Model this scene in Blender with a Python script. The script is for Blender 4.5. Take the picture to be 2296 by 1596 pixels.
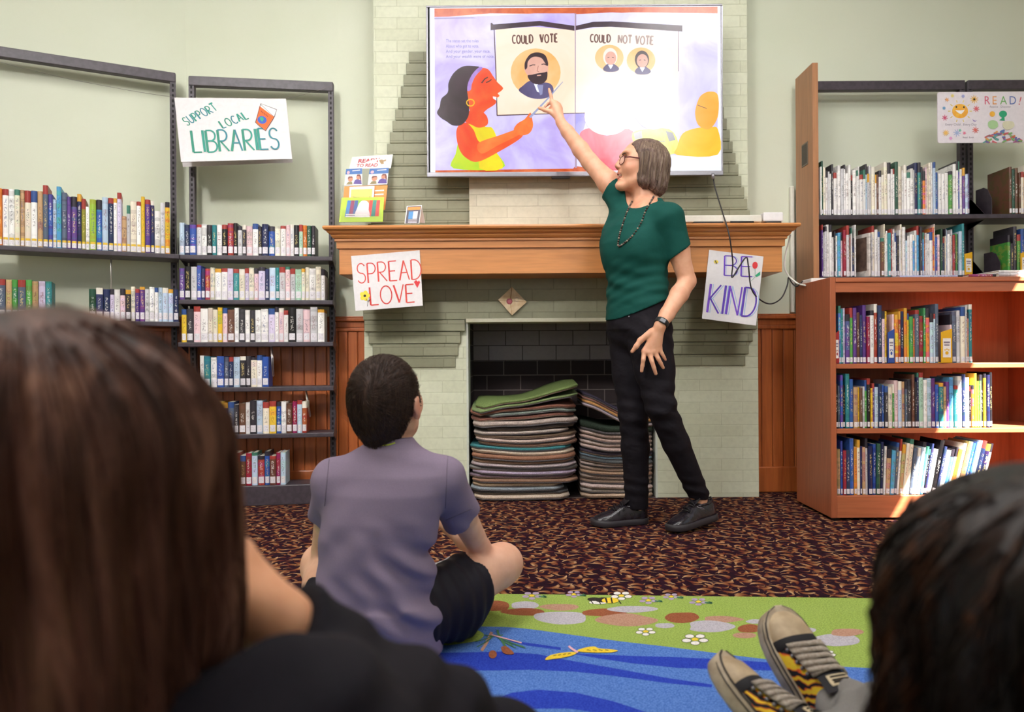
import bpy, bmesh, math, random
import numpy as np
import openvdb as vdb
from mathutils import Vector, Matrix

for _o in list(bpy.data.objects):
    bpy.data.objects.remove(_o, do_unlink=True)
SC = bpy.context.scene
COL = SC.collection
RND = random.Random(7)
PI = math.pi

# ------------------------------------------------------------------ camera
F, CX, CY, H, ROLL = 1600.0, 1148.0, 798.0, 0.73, 0.0062   # focal length in pixels of the 2296 x 1596 frame, eye height in metres
cam_data = bpy.data.cameras.new('camera')
cam = bpy.data.objects.new('camera', cam_data)
COL.objects.link(cam)
cam_data.sensor_fit = 'HORIZONTAL'
cam_data.sensor_width = 36.0
cam_data.lens = F * 36.0 / 2296.0
cam_data.clip_start = 0.02
cam_data.clip_end = 60
cam_data.dof.use_dof = True
cam_data.dof.focus_distance = 2.6
cam_data.dof.aperture_fstop = 3.2
cr, sr = math.cos(ROLL), math.sin(ROLL)
cam.matrix_world = Matrix(((cr, sr, 0, 0), (0, 0, -1, 0), (-sr, cr, 0, H), (0, 0, 0, 1)))
SC.camera = cam

# ------------------------------------------------------------------ view, world, daylight
SC.view_settings.view_transform = 'Standard'
SC.view_settings.look = 'None'
SC.view_settings.gamma = 1.0
SC.view_settings.use_curve_mapping = False
SC.view_settings.exposure = -0.12
world = bpy.data.worlds.new('sky')
SC.world = world
world.use_nodes = True
_bg = world.node_tree.nodes['Background']
_bg.inputs['Color'].default_value = (0.75, 0.86, 1.0, 1)
_bg.inputs['Strength'].default_value = 1.2

def lamp(name, kind, loc, rot, energy, color=(1, 1, 1), **kw):
    d = bpy.data.lights.new(name, kind)
    d.energy = energy
    d.color = color
    for k, v in kw.items():
        setattr(d, k, v)
    o = bpy.data.objects.new(name, d)
    COL.objects.link(o)
    o.location = loc
    o.rotation_euler = rot
    return o

SUN_DIR = Vector((-0.30, 0.36, -0.55)).normalized()
_sun = lamp('sun', 'SUN', (4, 0, 5), (0, 0, 0), 60.0, (1.0, 0.95, 0.86), angle=0.006)
_sun.rotation_euler = SUN_DIR.to_track_quat('-Z', 'Y').to_euler()
# daylight of the tall windows in the wall behind the camera
lamp('window_daylight', 'AREA', (0.0, -3.85, 1.75), (PI / 2, 0, 0), 14, (0.94, 0.97, 1.0), shape='RECTANGLE', size=4.6, size_y=1.9)
# the ceiling's light panels: their glow (the fixtures are built with the room)
CEIL = 3.40
PANELS = [(-0.62, 1.25, 1.0, 0.55, 25), (1.36, 1.45, 0.7, 0.5, 26), (-1.75, 1.5, 1.0, 0.6, 24), (0.3, 2.35, 1.1, 0.35, 19)]
for _x, _y, _w, _d, _e in PANELS:
    lamp('panel_light', 'AREA', (_x, _y, CEIL - 0.035), (0, 0, 0), _e, (1.0, 0.975, 0.955), shape='RECTANGLE', size=_w, size_y=_d)
# two unseen lamps added to light the fireplace wall and glare on the screen
ADDED_WASHERS = [((1.27, -0.33, 3.32), (0.75, 3.6, 1.3), 0.64, 14), ((-1.55, -0.45, 3.30), (-0.9, 3.6, 1.3), 0.60, 29)]
for _p, _a, _w, _e in ADDED_WASHERS:
    _l = lamp('added_washer_light', 'AREA', _p, (0, 0, 0), _e, (1.0, 0.975, 0.95), shape='SQUARE', size=_w, spread=math.radians(76))
    _l.rotation_euler = (Vector(_a) - Vector(_p)).to_track_quat('-Z', 'Y').to_euler()

# ------------------------------------------------------------------ pixel of the frame + depth -> point in the room
def at(px, py, Y):
    u, v = px - CX, CY - py
    return Vector(((u + ROLL * v) / F * Y, Y, H + (v - ROLL * u) / F * Y))

def onfloor(px, py, z=0.0):
    u, v = px - CX, CY - py
    Y = F * (z - H) / (v - ROLL * u)
    return Vector(((u + ROLL * v) / F * Y, Y, z))

# ------------------------------------------------------------------ colours and materials
def lin(h):
    if isinstance(h, str):
        h = h.lstrip('#')
        c = [int(h[i:i + 2], 16) / 255 for i in (0, 2, 4)]
    else:
        c = [x / 255 for x in h]
    return tuple(x / 12.92 if x <= 0.04045 else ((x + 0.055) / 1.055) ** 2.4 for x in c) + (1.0,)

class NT:
    """small helper around a material's node tree"""
    def __init__(s, name, color='#808080', rough=0.6, **kw):
        s.m = bpy.data.materials.new(name)
        s.m.use_nodes = True
        s.t = s.m.node_tree
        s.b = s.t.nodes['Principled BSDF']
        s.b.inputs['Base Color'].default_value = lin(color)
        s.b.inputs['Roughness'].default_value = rough
        for k, v in kw.items():
            s.b.inputs[k].default_value = v
    def n(s, typ, **kw):
        nd = s.t.nodes.new(typ)
        for k, v in kw.items():
            if k in nd.inputs:
                nd.inputs[k].default_value = v
            else:
                setattr(nd, k, v)
        return nd
    def l(s, a, b):
        s.t.links.new(a, b)
    def coord(s, kind='Object', scale=(1, 1, 1), rot=(0, 0, 0)):
        tc = s.n('ShaderNodeTexCoord')
        mp = s.n('ShaderNodeMapping')
        mp.inputs['Scale'].default_value = scale
        mp.inputs['Rotation'].default_value = rot
        s.l(tc.outputs[kind], mp.inputs['Vector'])
        return mp.outputs['Vector']
    def noise(s, vec, scale=5, detail=4, rough=0.55, dist=0.0):
        nd = s.n('ShaderNodeTexNoise')
        nd.inputs['Scale'].default_value = scale
        nd.inputs['Detail'].default_value = detail
        nd.inputs['Roughness'].default_value = rough
        nd.inputs['Distortion'].default_value = dist
        s.l(vec, nd.inputs['Vector'])
        return nd
    def ramp(s, fac, stops, interp='LINEAR'):
        r = s.n('ShaderNodeValToRGB')
        r.color_ramp.interpolation = interp
        e = r.color_ramp.elements
        while len(e) < len(stops):
            e.new(0.5)
        for i, (p, c) in enumerate(stops):
            e[i].position = p
            e[i].color = lin(c) if not isinstance(c, tuple) or len(c) != 4 else c
        s.l(fac, r.inputs['Fac'])
        return r.outputs['Color']
    def math(s, op, a, b=None, clamp=False):
        m = s.n('ShaderNodeMath', operation=op)
        m.use_clamp = clamp
        for i, x in enumerate((a, b)):
            if x is None:
                continue
            if isinstance(x, (int, float)):
                m.inputs[i].default_value = x
            else:
                s.l(x, m.inputs[i])
        return m.outputs[0]
    def mix(s, fac, a, b, blend='MIX'):
        m = s.n('ShaderNodeMix', data_type='RGBA', blend_type=blend)
        for sock, x in ((m.inputs[0], fac), (m.inputs[6], a), (m.inputs[7], b)):
            if isinstance(x, (int, float)):
                sock.default_value = x
            elif isinstance(x, (str, tuple)):
                sock.default_value = lin(x) if not (isinstance(x, tuple) and len(x) == 4) else x
            else:
                s.l(x, sock)
        return m.outputs[2]
    def color(s, out):
        s.l(out, s.b.inputs['Base Color'])
        return s
    def bump(s, height, strength=0.3, dist=0.01):
        b = s.n('ShaderNodeBump')
        b.inputs['Strength'].default_value = strength
        b.inputs['Distance'].default_value = dist
        s.l(height, b.inputs['Height'])
        s.l(b.outputs['Normal'], s.b.inputs['Normal'])
        return s

_flat = {}
def flat(color, rough=0.6, name='paint', **kw):
    """a plain material with a faint procedural grain"""
    key = (str(color), rough, name, tuple(sorted(kw.items())))
    if key not in _flat:
        t = NT(name, color, rough, **kw)
        v = t.coord()
        n = t.noise(v, 60, 3)
        c = t.ramp(n.outputs['Fac'], [(0.3, (0.93, 0.93, 0.93, 1)), (0.7, (1, 1, 1, 1))])
        t.color(t.mix(1.0, lin(color), c, 'MULTIPLY'))
        _flat[key] = t.m
    return _flat[key]

def two_tone(name, c1, c2, scale, rough=0.7, bump=0.2, bdist=0.004, stretch=(1, 1, 1), lo=0.4, hi=0.6, detail=4, **kw):
    t = NT(name, c1, rough, **kw)
    v = t.coord('Object', stretch)
    n = t.noise(v, scale, detail)
    t.color(t.ramp(n.outputs['Fac'], [(lo, c1), (hi, c2)]))
    if bump:
        t.bump(n.outputs['Fac'], bump, bdist)
    return t.m

def wood(name, c1, c2, c3, axis='X', rough=0.38, scale=9):
    st = {'X': (0.06, 1, 1), 'Y': (1, 0.06, 1), 'Z': (1, 1, 0.06)}[axis]
    t = NT(name, c1, rough)
    v = t.coord('Object', st)
    n = t.noise(v, scale, 6, 0.6, 1.2)
    n2 = t.noise(v, scale * 9, 3, 0.5)
    c = t.ramp(n.outputs['Fac'], [(0.25, c1), (0.5, c2), (0.75, c3)])
    g = t.ramp(n2.outputs['Fac'], [(0.35, (0.80, 0.80, 0.80, 1)), (0.6, (1, 1, 1, 1))])
    t.color(t.mix(0.7, c, g, 'MULTIPLY'))
    t.bump(n2.outputs['Fac'], 0.06, 0.002)
    return t.m

# ------------------------------------------------------------------ mesh builder
class MB:
    def __init__(s):
        s.v, s.f, s.mi, s.mats, s.sm = [], [], [], [], []
    def mat(s, m):
        if m not in s.mats:
            s.mats.append(m)
        return s.mats.index(m)
    def add(s, verts, faces, m, smooth=False):
        o = len(s.v)
        k = s.mat(m)
        s.v.extend([tuple(p) for p in verts])
        for f in faces:
            s.f.append([i + o for i in f])
            s.mi.append(k)
            s.sm.append(smooth)
        return s
    def box(s, lo, hi, m, M=None, bev=0.0):
        x0, y0, z0 = lo
        x1, y1, z1 = hi
        if bev:
            b = min(bev, (x1 - x0) / 2.01, (y1 - y0) / 2.01, (z1 - z0) / 2.01)
            bm = bmesh.new()
            bmesh.ops.create_cube(bm, size=1)
            for q in bm.verts:
                q.co = Vector(((x0 + x1) / 2 + q.co.x * (x1 - x0), (y0 + y1) / 2 + q.co.y * (y1 - y0), (z0 + z1) / 2 + q.co.z * (z1 - z0)))
            bmesh.ops.bevel(bm, geom=bm.edges[:], offset=b, segments=2, profile=0.5, affect='EDGES')
            vs = [q.co.copy() for q in bm.verts]
            bm.verts.index_update()
            fs = [[q.index for q in f.verts] for f in bm.faces]
            bm.free()
        else:
            vs = [Vector(p) for p in ((x0, y0, z0), (x1, y0, z0), (x1, y1, z0), (x0, y1, z0), (x0, y0, z1), (x1, y0, z1), (x1, y1, z1), (x0, y1, z1))]
            fs = [(0, 3, 2, 1), (4, 5, 6, 7), (0, 1, 5, 4), (1, 2, 6, 5), (2, 3, 7, 6), (3, 0, 4, 7)]
        if M is not None:
            vs = [M @ p for p in vs]
        return s.add(vs, fs, m)
    def prism(s, poly, depth, m, smooth=False):
        """closed polygon of 3D points extruded by the vector depth"""
        n = len(poly)
        d = Vector(depth)
        vs = [Vector(p) for p in poly] + [Vector(p) + d for p in poly]
        fs = [list(range(n))[::-1], list(range(n, 2 * n))] + [[i, (i + 1) % n, n + (i + 1) % n, n + i] for i in range(n)]
        return s.add(vs, fs, m, smooth)
    def poly(s, pts, m):
        return s.add(pts, [list(range(len(pts)))], m)
    def loft(s, rings, m, smooth=True, caps=True, closed=True):
        n = len(rings[0])
        vs = [p for r in rings for p in r]
        fs = []
        for i in range(len(rings) - 1):
            for j in range(n if closed else n - 1):
                k = (j + 1) % n
                fs.append([i * n + j, i * n + k, (i + 1) * n + k, (i + 1) * n + j])
        if caps:
            fs.append(list(range(n))[::-1])
            fs.append([(len(rings) - 1) * n + j for j in range(n)])
        return s.add(vs, fs, m, smooth)
    def tube(s, pts, r, m, n=8, caps=True):
        pts = [Vector(p) for p in pts]
        rs = r if isinstance(r, (list, tuple)) else [r] * len(pts)
        rings = []
        up = None
        for i, p in enumerate(pts):
            t = (pts[min(i + 1, len(pts) - 1)] - pts[max(i - 1, 0)]).normalized()
            if up is None:
                up = Vector((0, 0, 1)) if abs(t.z) < 0.9 else Vector((1, 0, 0))
            a = t.cross(up)
            if a.length < 1e-6:
                a = t.cross(Vector((0, 1, 0.1)))
            a.normalize()
            up = a.cross(t).normalized()
            rings.append([p + (a * math.cos(2 * PI * k / n) + up * math.sin(2 * PI * k / n)) * rs[i] for k in range(n)])
        return s.loft(rings, m, True, caps)
    def ball(s, c, r, m, seg=16, rings=10, M=None):
        c = Vector(c)
        rr = r if isinstance(r, (tuple, list)) else (r, r, r)
        R = []
        for i in range(1, rings):
            th = PI * i / rings
            R.append([Vector((math.sin(th) * math.cos(2 * PI * k / seg) * rr[0], math.sin(th) * math.sin(2 * PI * k / seg) * rr[1], -math.cos(th) * rr[2])) for k in range(seg)])
        vs = [p for q in R for p in q] + [Vector((0, 0, -rr[2])), Vector((0, 0, rr[2]))]
        fs = []
        for i in range(rings - 2):
            for j in range(seg):
                k = (j + 1) % seg
                fs.append([i * seg + j, i * seg + k, (i + 1) * seg + k, (i + 1) * seg + j])
        a, b = len(vs) - 2, len(vs) - 1
        for j in range(seg):
            k = (j + 1) % seg
            fs.append([a, k, j])
            fs.append([b, (rings - 2) * seg + j, (rings - 2) * seg + k])
        vs = [(M @ p if M is not None else p) + c for p in vs]
        return s.add(vs, fs, m, True)

WLOC = {}
def mk(name, mb, parent=None, origin=None, bevel=0.0, smooth=None):
    """link a builder as ONE mesh object; vertices come in room coordinates"""
    P = np.array(mb.v, dtype=np.float64).reshape(-1, 3)
    if parent is not None:
        org = WLOC[parent.name]
    elif origin is not None:
        org = Vector(origin)
    else:
        lo, hi = P.min(0), P.max(0)
        org = Vector(((lo[0] + hi[0]) / 2, (lo[1] + hi[1]) / 2, lo[2]))
    P = P - np.array(org)
    me = bpy.data.meshes.new(name)
    me.from_pydata(P.tolist(), [], mb.f)
    for m in mb.mats:
        me.materials.append(m)
    me.polygons.foreach_set('material_index', mb.mi)
    me.polygons.foreach_set('use_smooth', mb.sm)
    me.update()
    o = bpy.data.objects.new(name, me)
    COL.objects.link(o)
    if parent is not None:
        o.parent = parent
    else:
        o.location = org
    WLOC[o.name] = Vector(org)
    if bevel:
        b = o.modifiers.new('bevel', 'BEVEL')
        b.width = bevel
        b.segments = 2
        b.limit_method = 'ANGLE'
        b.angle_limit = math.radians(40)
    return o

def thing(name, label, cat, loc, group=None):
    o = bpy.data.objects.new(name, None)
    o.empty_display_size = 0.05
    COL.objects.link(o)
    o.location = loc
    WLOC[o.name] = Vector(loc)
    return tag(o, label, cat, group)

def tag(o, label, cat, group=None, kind=None):
    if label:
        o['label'] = label
    if cat:
        o['category'] = cat
    if group:
        o['group'] = group
    if kind:
        o['kind'] = kind
    return o

def struct(name, mb, **kw):
    o = mk(name, mb, **kw)
    o['kind'] = 'structure'
    return o

def box_obj(name, lo, hi, m, parent=None, bev=0.003):
    return mk(name, MB().box(lo, hi, m, bev=bev), parent)

# ------------------------------------------------------------------ flat drawing on a plane (posters, screens, rug)
def catmull(pts, n=8, closed=True):
    P = [Vector(p) for p in pts]
    out = []
    N = len(P)
    for i in range(N if closed else N - 1):
        if closed:
            a, b, c, d = P[(i - 1) % N], P[i], P[(i + 1) % N], P[(i + 2) % N]
        else:
            a, b, c, d = P[max(i - 1, 0)], P[i], P[i + 1], P[min(i + 2, N - 1)]
        for k in range(n):
            t = k / n
            out.append(0.5 * ((2 * b) + (c - a) * t + (2 * a - 5 * b + 4 * c - d) * t * t + (3 * b - a - 3 * c + d) * t ** 3))
    if not closed:
        out.append(P[-1])
    return out

def circ(cx, cy, rx, ry=None, n=28, a0=0.0):
    ry = rx if ry is None else ry
    return [(cx + rx * math.cos(a0 + 2 * PI * k / n), cy + ry * math.sin(a0 + 2 * PI * k / n)) for k in range(n)]

class Art:
    """layers of flat 2D shapes carried onto a surface by fn(x, y, lift)"""
    def __init__(s, fn, step=0.00005):
        s.fn, s.step, s.mb, s.k = fn, step, MB(), 1
    def lay(s):
        s.k += 1
        return s.k * s.step
    def poly(s, pts, m, smooth=0, lift=None):
        if smooth:
            pts = catmull([(p[0], p[1], 0) for p in pts], smooth)
        h = s.lay() if lift is None else lift
        q = [s.fn(p[0], p[1], h) for p in pts]
        s.mb.poly(q, m)
        return s
    def stroke(s, pts, w, m, smooth=0, lift=None):
        if smooth:
            pts = catmull([(p[0], p[1], 0) for p in pts], smooth, closed=False)
        pts = [Vector((p[0], p[1])) for p in pts]
        h = s.lay() if lift is None else lift
        L, R = [], []
        ws = w if isinstance(w, (list, tuple)) else None
        for i, p in enumerate(pts):
            t = pts[min(i + 1, len(pts) - 1)] - pts[max(i - 1, 0)]
            if t.length < 1e-9:
                t = Vector((1, 0))
            t.normalize()
            nrm = Vector((-t.y, t.x))
            hw = (ws[0] + (ws[1] - ws[0]) * i / max(1, len(pts) - 1)) / 2 if ws else w / 2
            L.append(p + nrm * hw)
            R.append(p - nrm * hw)
        vs = [s.fn(p.x, p.y, h) for p in L] + [s.fn(p.x, p.y, h) for p in R]
        n = len(pts)
        s.mb.add(vs, [[i, i + 1, n + i + 1, n + i] for i in range(n - 1)], m)
        return s
    def text(s, string, x, y, size, m, angle=0.0, xs=1.0, bold=0.0, lift=None, down=True, align='LEFT'):
        vs, fs, w = font_mesh(string, bold)
        h = s.lay() if lift is None else lift
        ca, sa = math.cos(angle), math.sin(angle)
        off = -w / 2 if align == 'CENTER' else 0.0
        q = []
        for p in vs:
            a, b = (p[0] + off) * size * xs, p[1] * size
            X, Y = a * ca - b * sa, a * sa + b * ca
            q.append(s.fn(x + X, y + (-Y if down else Y), h))
        s.mb.add(q, fs, m)
        return s

_fonts = {}
def font_mesh(string, bold=0.0):
    key = (string, bold)
    if key not in _fonts:
        c = bpy.data.curves.new('lettering', 'FONT')
        c.body = string
        c.size = 1.0
        c.offset = bold
        c.resolution_u = 3
        o = bpy.data.objects.new('lettering', c)
        COL.objects.link(o)
        bpy.context.view_layer.update()
        me = o.evaluated_get(bpy.context.evaluated_depsgraph_get()).to_mesh()
        vs = [tuple(v.co) for v in me.vertices]
        fs = [list(p.vertices) for p in me.polygons]
        w = max([v[0] for v in vs] or [0])
        bpy.data.objects.remove(o, do_unlink=True)
        bpy.data.curves.remove(c)
        _fonts[key] = (vs, fs, w)
    return _fonts[key]

# hand-lettered capitals: strokes in a box 1 high (y down from 0 to 1); (width, strokes)
def _arc(cx, cy, rx, ry, a0, a1, n=12):
    return [(cx + rx * math.cos(math.radians(a0 + (a1 - a0) * k / n)), cy + ry * math.sin(math.radians(a0 + (a1 - a0) * k / n))) for k in range(n + 1)]
GLYPH = {
    'A': (0.62, [[(0, 1), (0.31, 0)], [(0.31, 0), (0.62, 1)], [(0.12, 0.62), (0.5, 0.62)]]),
    'B': (0.55, [[(0, 0), (0, 1)], [(0, 0), (0.2, 0)] + _arc(0.25, 0.24, 0.27, 0.24, -90, 90) + [(0, 0.48)], [(0, 0.48), (0.2, 0.48)] + _arc(0.25, 0.74, 0.32, 0.26, -90, 90) + [(0, 1)]]),
    'C': (0.55, [_arc(0.34, 0.5, 0.34, 0.5, -50, -310)]),
    'D': (0.62, [[(0, 0), (0, 1)], [(0, 0), (0.15, 0)] + _arc(0.18, 0.5, 0.44, 0.5, -90, 90) + [(0, 1)]]),
    'E': (0.48, [[(0, 0), (0, 1)], [(0, 0), (0.48, 0)], [(0, 0.5), (0.38, 0.5)], [(0, 1), (0.48, 1)]]),
    'I': (0.06, [[(0.03, 0), (0.03, 1)]]),
    'K': (0.55, [[(0, 0), (0, 1)], [(0.5, 0), (0, 0.55)], [(0.06, 0.5), (0.55, 1)]]),
    'L': (0.48, [[(0, 0), (0, 1)], [(0, 1), (0.48, 1)]]),
    'N': (0.6, [[(0, 1), (0.02, 0)], [(0.02, 0), (0.56, 1)], [(0.56, 1), (0.6, 0)]]),
    'O': (0.68, [_arc(0.34, 0.5, 0.34, 0.5, 0, 360, 22)]),
    'P': (0.5, [[(0, 0), (0, 1)], [(0, 0), (0.2, 0)] + _arc(0.22, 0.27, 0.28, 0.27, -90, 90) + [(0, 0.54)]]),
    'R': (0.55, [[(0, 0), (0, 1)], [(0, 0), (0.2, 0)] + _arc(0.22, 0.26, 0.28, 0.26, -90, 90) + [(0, 0.52)], [(0.1, 0.52), (0.55, 1)]]),
    'S': (0.5, [_arc(0.26, 0.25, 0.24, 0.25, -25, -180, 8) + _arc(0.26, 0.27, 0.24, 0.23, 180, 110, 4) + _arc(0.25, 0.75, 0.25, 0.25, -70, 0, 4) + _arc(0.25, 0.75, 0.25, 0.25, 0, 155, 8)]),
    'T': (0.6, [[(0, 0), (0.6, 0)], [(0.3, 0), (0.3, 1)]]),
    'U': (0.55, [[(0, 0), (0, 0.65)] + _arc(0.275, 0.68, 0.275, 0.32, 180, 0) + [(0.55, 0)]]),
    'V': (0.58, [[(0, 0), (0.29, 1)], [(0.29, 1), (0.58, 0)]]),
}
def hand_word(art, word, x, y, h, mats, w, angle=0.0, gap=0.16, xs=1.0, slant=0.0, echo=None, jitter=0.0):
    """letter a word by hand: (x, y) is the top left corner, y down"""
    ca, sa = math.cos(angle), math.sin(angle)
    cur = 0.0
    R = random.Random(word)
    for ch in word:
        if ch == ' ':
            cur += 0.5
            continue
        gw, strokes = GLYPH[ch]
        dy = R.uniform(-jitter, jitter)
        for k, st in enumerate(strokes):
            def tr(p, ex=0.0):
                a = (cur + p[0] * xs + slant * (1 - p[1]) + ex) * h
                b = (p[1] + dy) * h
                return (x + a * ca - b * sa, y + a * sa + b * ca)
            m = mats[R.randrange(len(mats))]
            thick = w * (1.25 if len(st) == 2 and k == 0 else 0.85)
            if echo:
                art.stroke([tr(p, 0.09) for p in st], w * 0.35, echo)
            art.stroke([tr(p) for p in st], thick, m)
        cur += gw * xs + gap
    return cur * h
# ================================================================== materials of the room
def m_plaster():
    t = NT('sage_plaster', '#d4d6c0', 0.75)
    v = t.coord()
    n = t.noise(v, 1.3, 2)
    n2 = t.noise(v, 90, 3)
    t.color(t.ramp(n.outputs['Fac'], [(0.3, '#cfd4be'), (0.7, '#d8dcca')]))
    t.bump(n2.outputs['Fac'], 0.05, 0.002)
    return t.m

def m_brick(name, c1, c2, cm, bw=0.22, bh=0.0583, mortar=0.0022, rough=0.55, bump=0.5, bdist=0.004, z0=0.0, bias=0.0):
    """painted brick on surfaces seen from the front: x runs along the wall, z up"""
    t = NT(name, c1, rough)
    tc = t.n('ShaderNodeTexCoord')
    sep = t.n('ShaderNodeSeparateXYZ')
    t.l(tc.outputs['Object'], sep.inputs[0])
    geo = t.n('ShaderNodeNewGeometry')
    sg = t.n('ShaderNodeSeparateXYZ')
    t.l(geo.outputs['Position'], sg.inputs[0])
    xy = t.math('ADD', sg.outputs[0], sg.outputs[1])
    cmb = t.n('ShaderNodeCombineXYZ')
    t.l(xy, cmb.inputs[0])
    t.l(t.math('ADD', sg.outputs[2], -z0), cmb.inputs[1])
    b = t.n('ShaderNodeTexBrick')
    b.inputs['Scale'].default_value = 1.0
    b.inputs['Brick Width'].default_value = bw
    b.inputs['Row Height'].default_value = bh
    b.inputs['Mortar Size'].default_value = mortar
    b.inputs['Mortar Smooth'].default_value = 0.4
    b.inputs['Bias'].default_value = bias
    b.inputs['Color1'].default_value = lin(c1)
    b.inputs['Color2'].default_value = lin(c2)
    b.inputs['Mortar'].default_value = lin(cm)
    t.l(cmb.outputs[0], b.inputs['Vector'])
    n = t.noise(geo.outputs['Position'], 45, 4)
    g = t.ramp(n.outputs['Fac'], [(0.3, (0.9, 0.9, 0.9, 1)), (0.6, (1, 1, 1, 1))])
    t.color(t.mix(0.8, b.outputs['Color'], g, 'MULTIPLY'))
    inv = t.math('SUBTRACT', 1.0, b.outputs['Fac'])
    hgt = t.math('ADD', inv, t.math('MULTIPLY', n.outputs['Fac'], 0.25))
    t.bump(hgt, bump, bdist)
    return t.m

def m_carpet():
    t = NT('scroll_leaf_carpet', '#2c0f18', 0.95)
    t.b.inputs['Specular IOR Level'].default_value = 0.1
    v = t.coord('Object')
    fine = t.noise(v, 420, 2)
    wob = t.noise(v, 30, 2)
    def leaves(scale, rot, seed, bend, wide, long_):
        """comma-shaped leaves, one to a cell, each turned its own way"""
        mp = t.n('ShaderNodeMapping')
        mp.inputs['Scale'].default_value = (scale, scale, 1)
        mp.inputs['Rotation'].default_value = (0, 0, rot)
        mp.inputs['Location'].default_value = (seed, seed * 0.7, 0)
        t.l(v, mp.inputs['Vector'])
        vo = t.n('ShaderNodeTexVoronoi', feature='F1', voronoi_dimensions='2D')
        vo.inputs['Scale'].default_value = 1.0
        vo.inputs['Randomness'].default_value = 0.8
        t.l(mp.outputs[0], vo.inputs['Vector'])
        df = t.n('ShaderNodeVectorMath', operation='SUBTRACT')
        t.l(mp.outputs[0], df.inputs[0]); t.l(vo.outputs['Position'], df.inputs[1])
        rc = t.n('ShaderNodeSeparateColor')
        t.l(vo.outputs['Color'], rc.inputs[0])
        vr = t.n('ShaderNodeVectorRotate', rotation_type='Z_AXIS')
        t.l(df.outputs[0], vr.inputs['Vector'])
        t.l(t.math('MULTIPLY', rc.outputs[0], 6.283), vr.inputs['Angle'])
        xy = t.n('ShaderNodeSeparateXYZ')
        t.l(vr.outputs[0], xy.inputs[0])
        x, y = xy.outputs[0], xy.outputs[1]
        x2 = t.math('MULTIPLY', x, x)
        yy = t.math('ABSOLUTE', t.math('ADD', t.math('ADD', y, 0.08), t.math('MULTIPLY', x2, -bend)))
        w = t.math('MULTIPLY', t.math('SUBTRACT', 1.0, t.math('DIVIDE', x2, long_ * long_)), wide)
        d = t.math('SUBTRACT', w, yy)
        d = t.math('ADD', d, t.math('MULTIPLY', t.math('SUBTRACT', wob.outputs['Fac'], 0.5), 0.22))
        d = t.math('ADD', d, t.math('MULTIPLY', t.math('SUBTRACT', fine.outputs['Fac'], 0.5), 0.20))
        tone = t.math('ADD', t.math('ADD', t.math('MULTIPLY', x, 0.7), 0.42), t.math('MULTIPLY', d, 0.9))
        return d, tone, rc.outputs[1]
    d1, t1, r1 = leaves(19, 0.3, 1.0, 1.3, 0.200, 0.64)
    d2, t2, r2 = leaves(27, 1.1, 5.3, 1.5, 0.145, 0.62)
    stops = [(0.10, '#41161a'), (0.34, '#6b3423'), (0.60, '#8f603c'), (0.92, '#c9a680')]
    base = t.ramp(wob.outputs['Fac'], [(0.35, '#1e0a16'), (0.65, '#2b0f1e')])
    m2 = t.math('MULTIPLY', t.math('GREATER_THAN', d2, 0.02), 0.85)
    m1 = t.math('GREATER_THAN', d1, 0.02)
    c = t.mix(m2, base, t.ramp(t2, stops))
    c = t.mix(m1, c, t.ramp(t1, stops))
    t.color(c)
    t.bump(fine.outputs['Fac'], 0.5, 0.004)
    return t.m

M_PLASTER = m_plaster()
M_MINT = m_brick('pale_painted_brick', '#d2d5bd', '#cacdb3', '#c0c3a8', z0=0.02)
M_SAGE = m_brick('sage_painted_brick', '#93937a', '#8b8b72', '#7c7c64', z0=0.02)
M_CREAM = m_brick('cream_lit_brick', '#cfc9b4', '#c8c2ac', '#bcb6a0', bw=0.31, bh=0.0585, z0=0.02)  # cream brick, its lighter tone holds bounced light painted in
M_SOOT = m_brick('sooty_firebrick', '#2e2223', '#372a2a', '#877a76', bw=0.20, bh=0.088, mortar=0.003, rough=0.8)
M_SOOT_GREY = m_brick('grey_firebrick', '#aaa0a3', '#968c8f', '#4c4244', bw=0.20, bh=0.088, mortar=0.003, rough=0.8)  # grey courses, colour raised in place of light reaching them
M_CARPET = m_carpet()
M_CEIL = flat('#e6e4da', 0.8, 'ceiling_paint')
M_OAK = wood('honey_oak', '#c47f47', '#cf8b52', '#b8713a', 'X', 0.33, 10)
M_WAINS = wood('stained_fir', '#b05a2a', '#bd6834', '#9c4c22', 'Z', 0.35, 12)
M_CHERRY = wood('cherry_veneer', '#b0623f', '#ba6c48', '#a45838', 'X', 0.36, 10)
M_CHERRY_V = wood('cherry_veneer_upright', '#a65a3a', '#b06341', '#9c5133', 'Z', 0.36, 10)
M_PANELW = wood('oak_end_panel', '#a9744e', '#b17c55', '#9d6a45', 'Z', 0.4, 10)
M_METAL = two_tone('black_enamel', '#3c343c', '#463e46', 40, 0.42, 0.05, 0.001)
M_SLOT = flat('#120e10', 0.8, 'slot_shadow')

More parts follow.
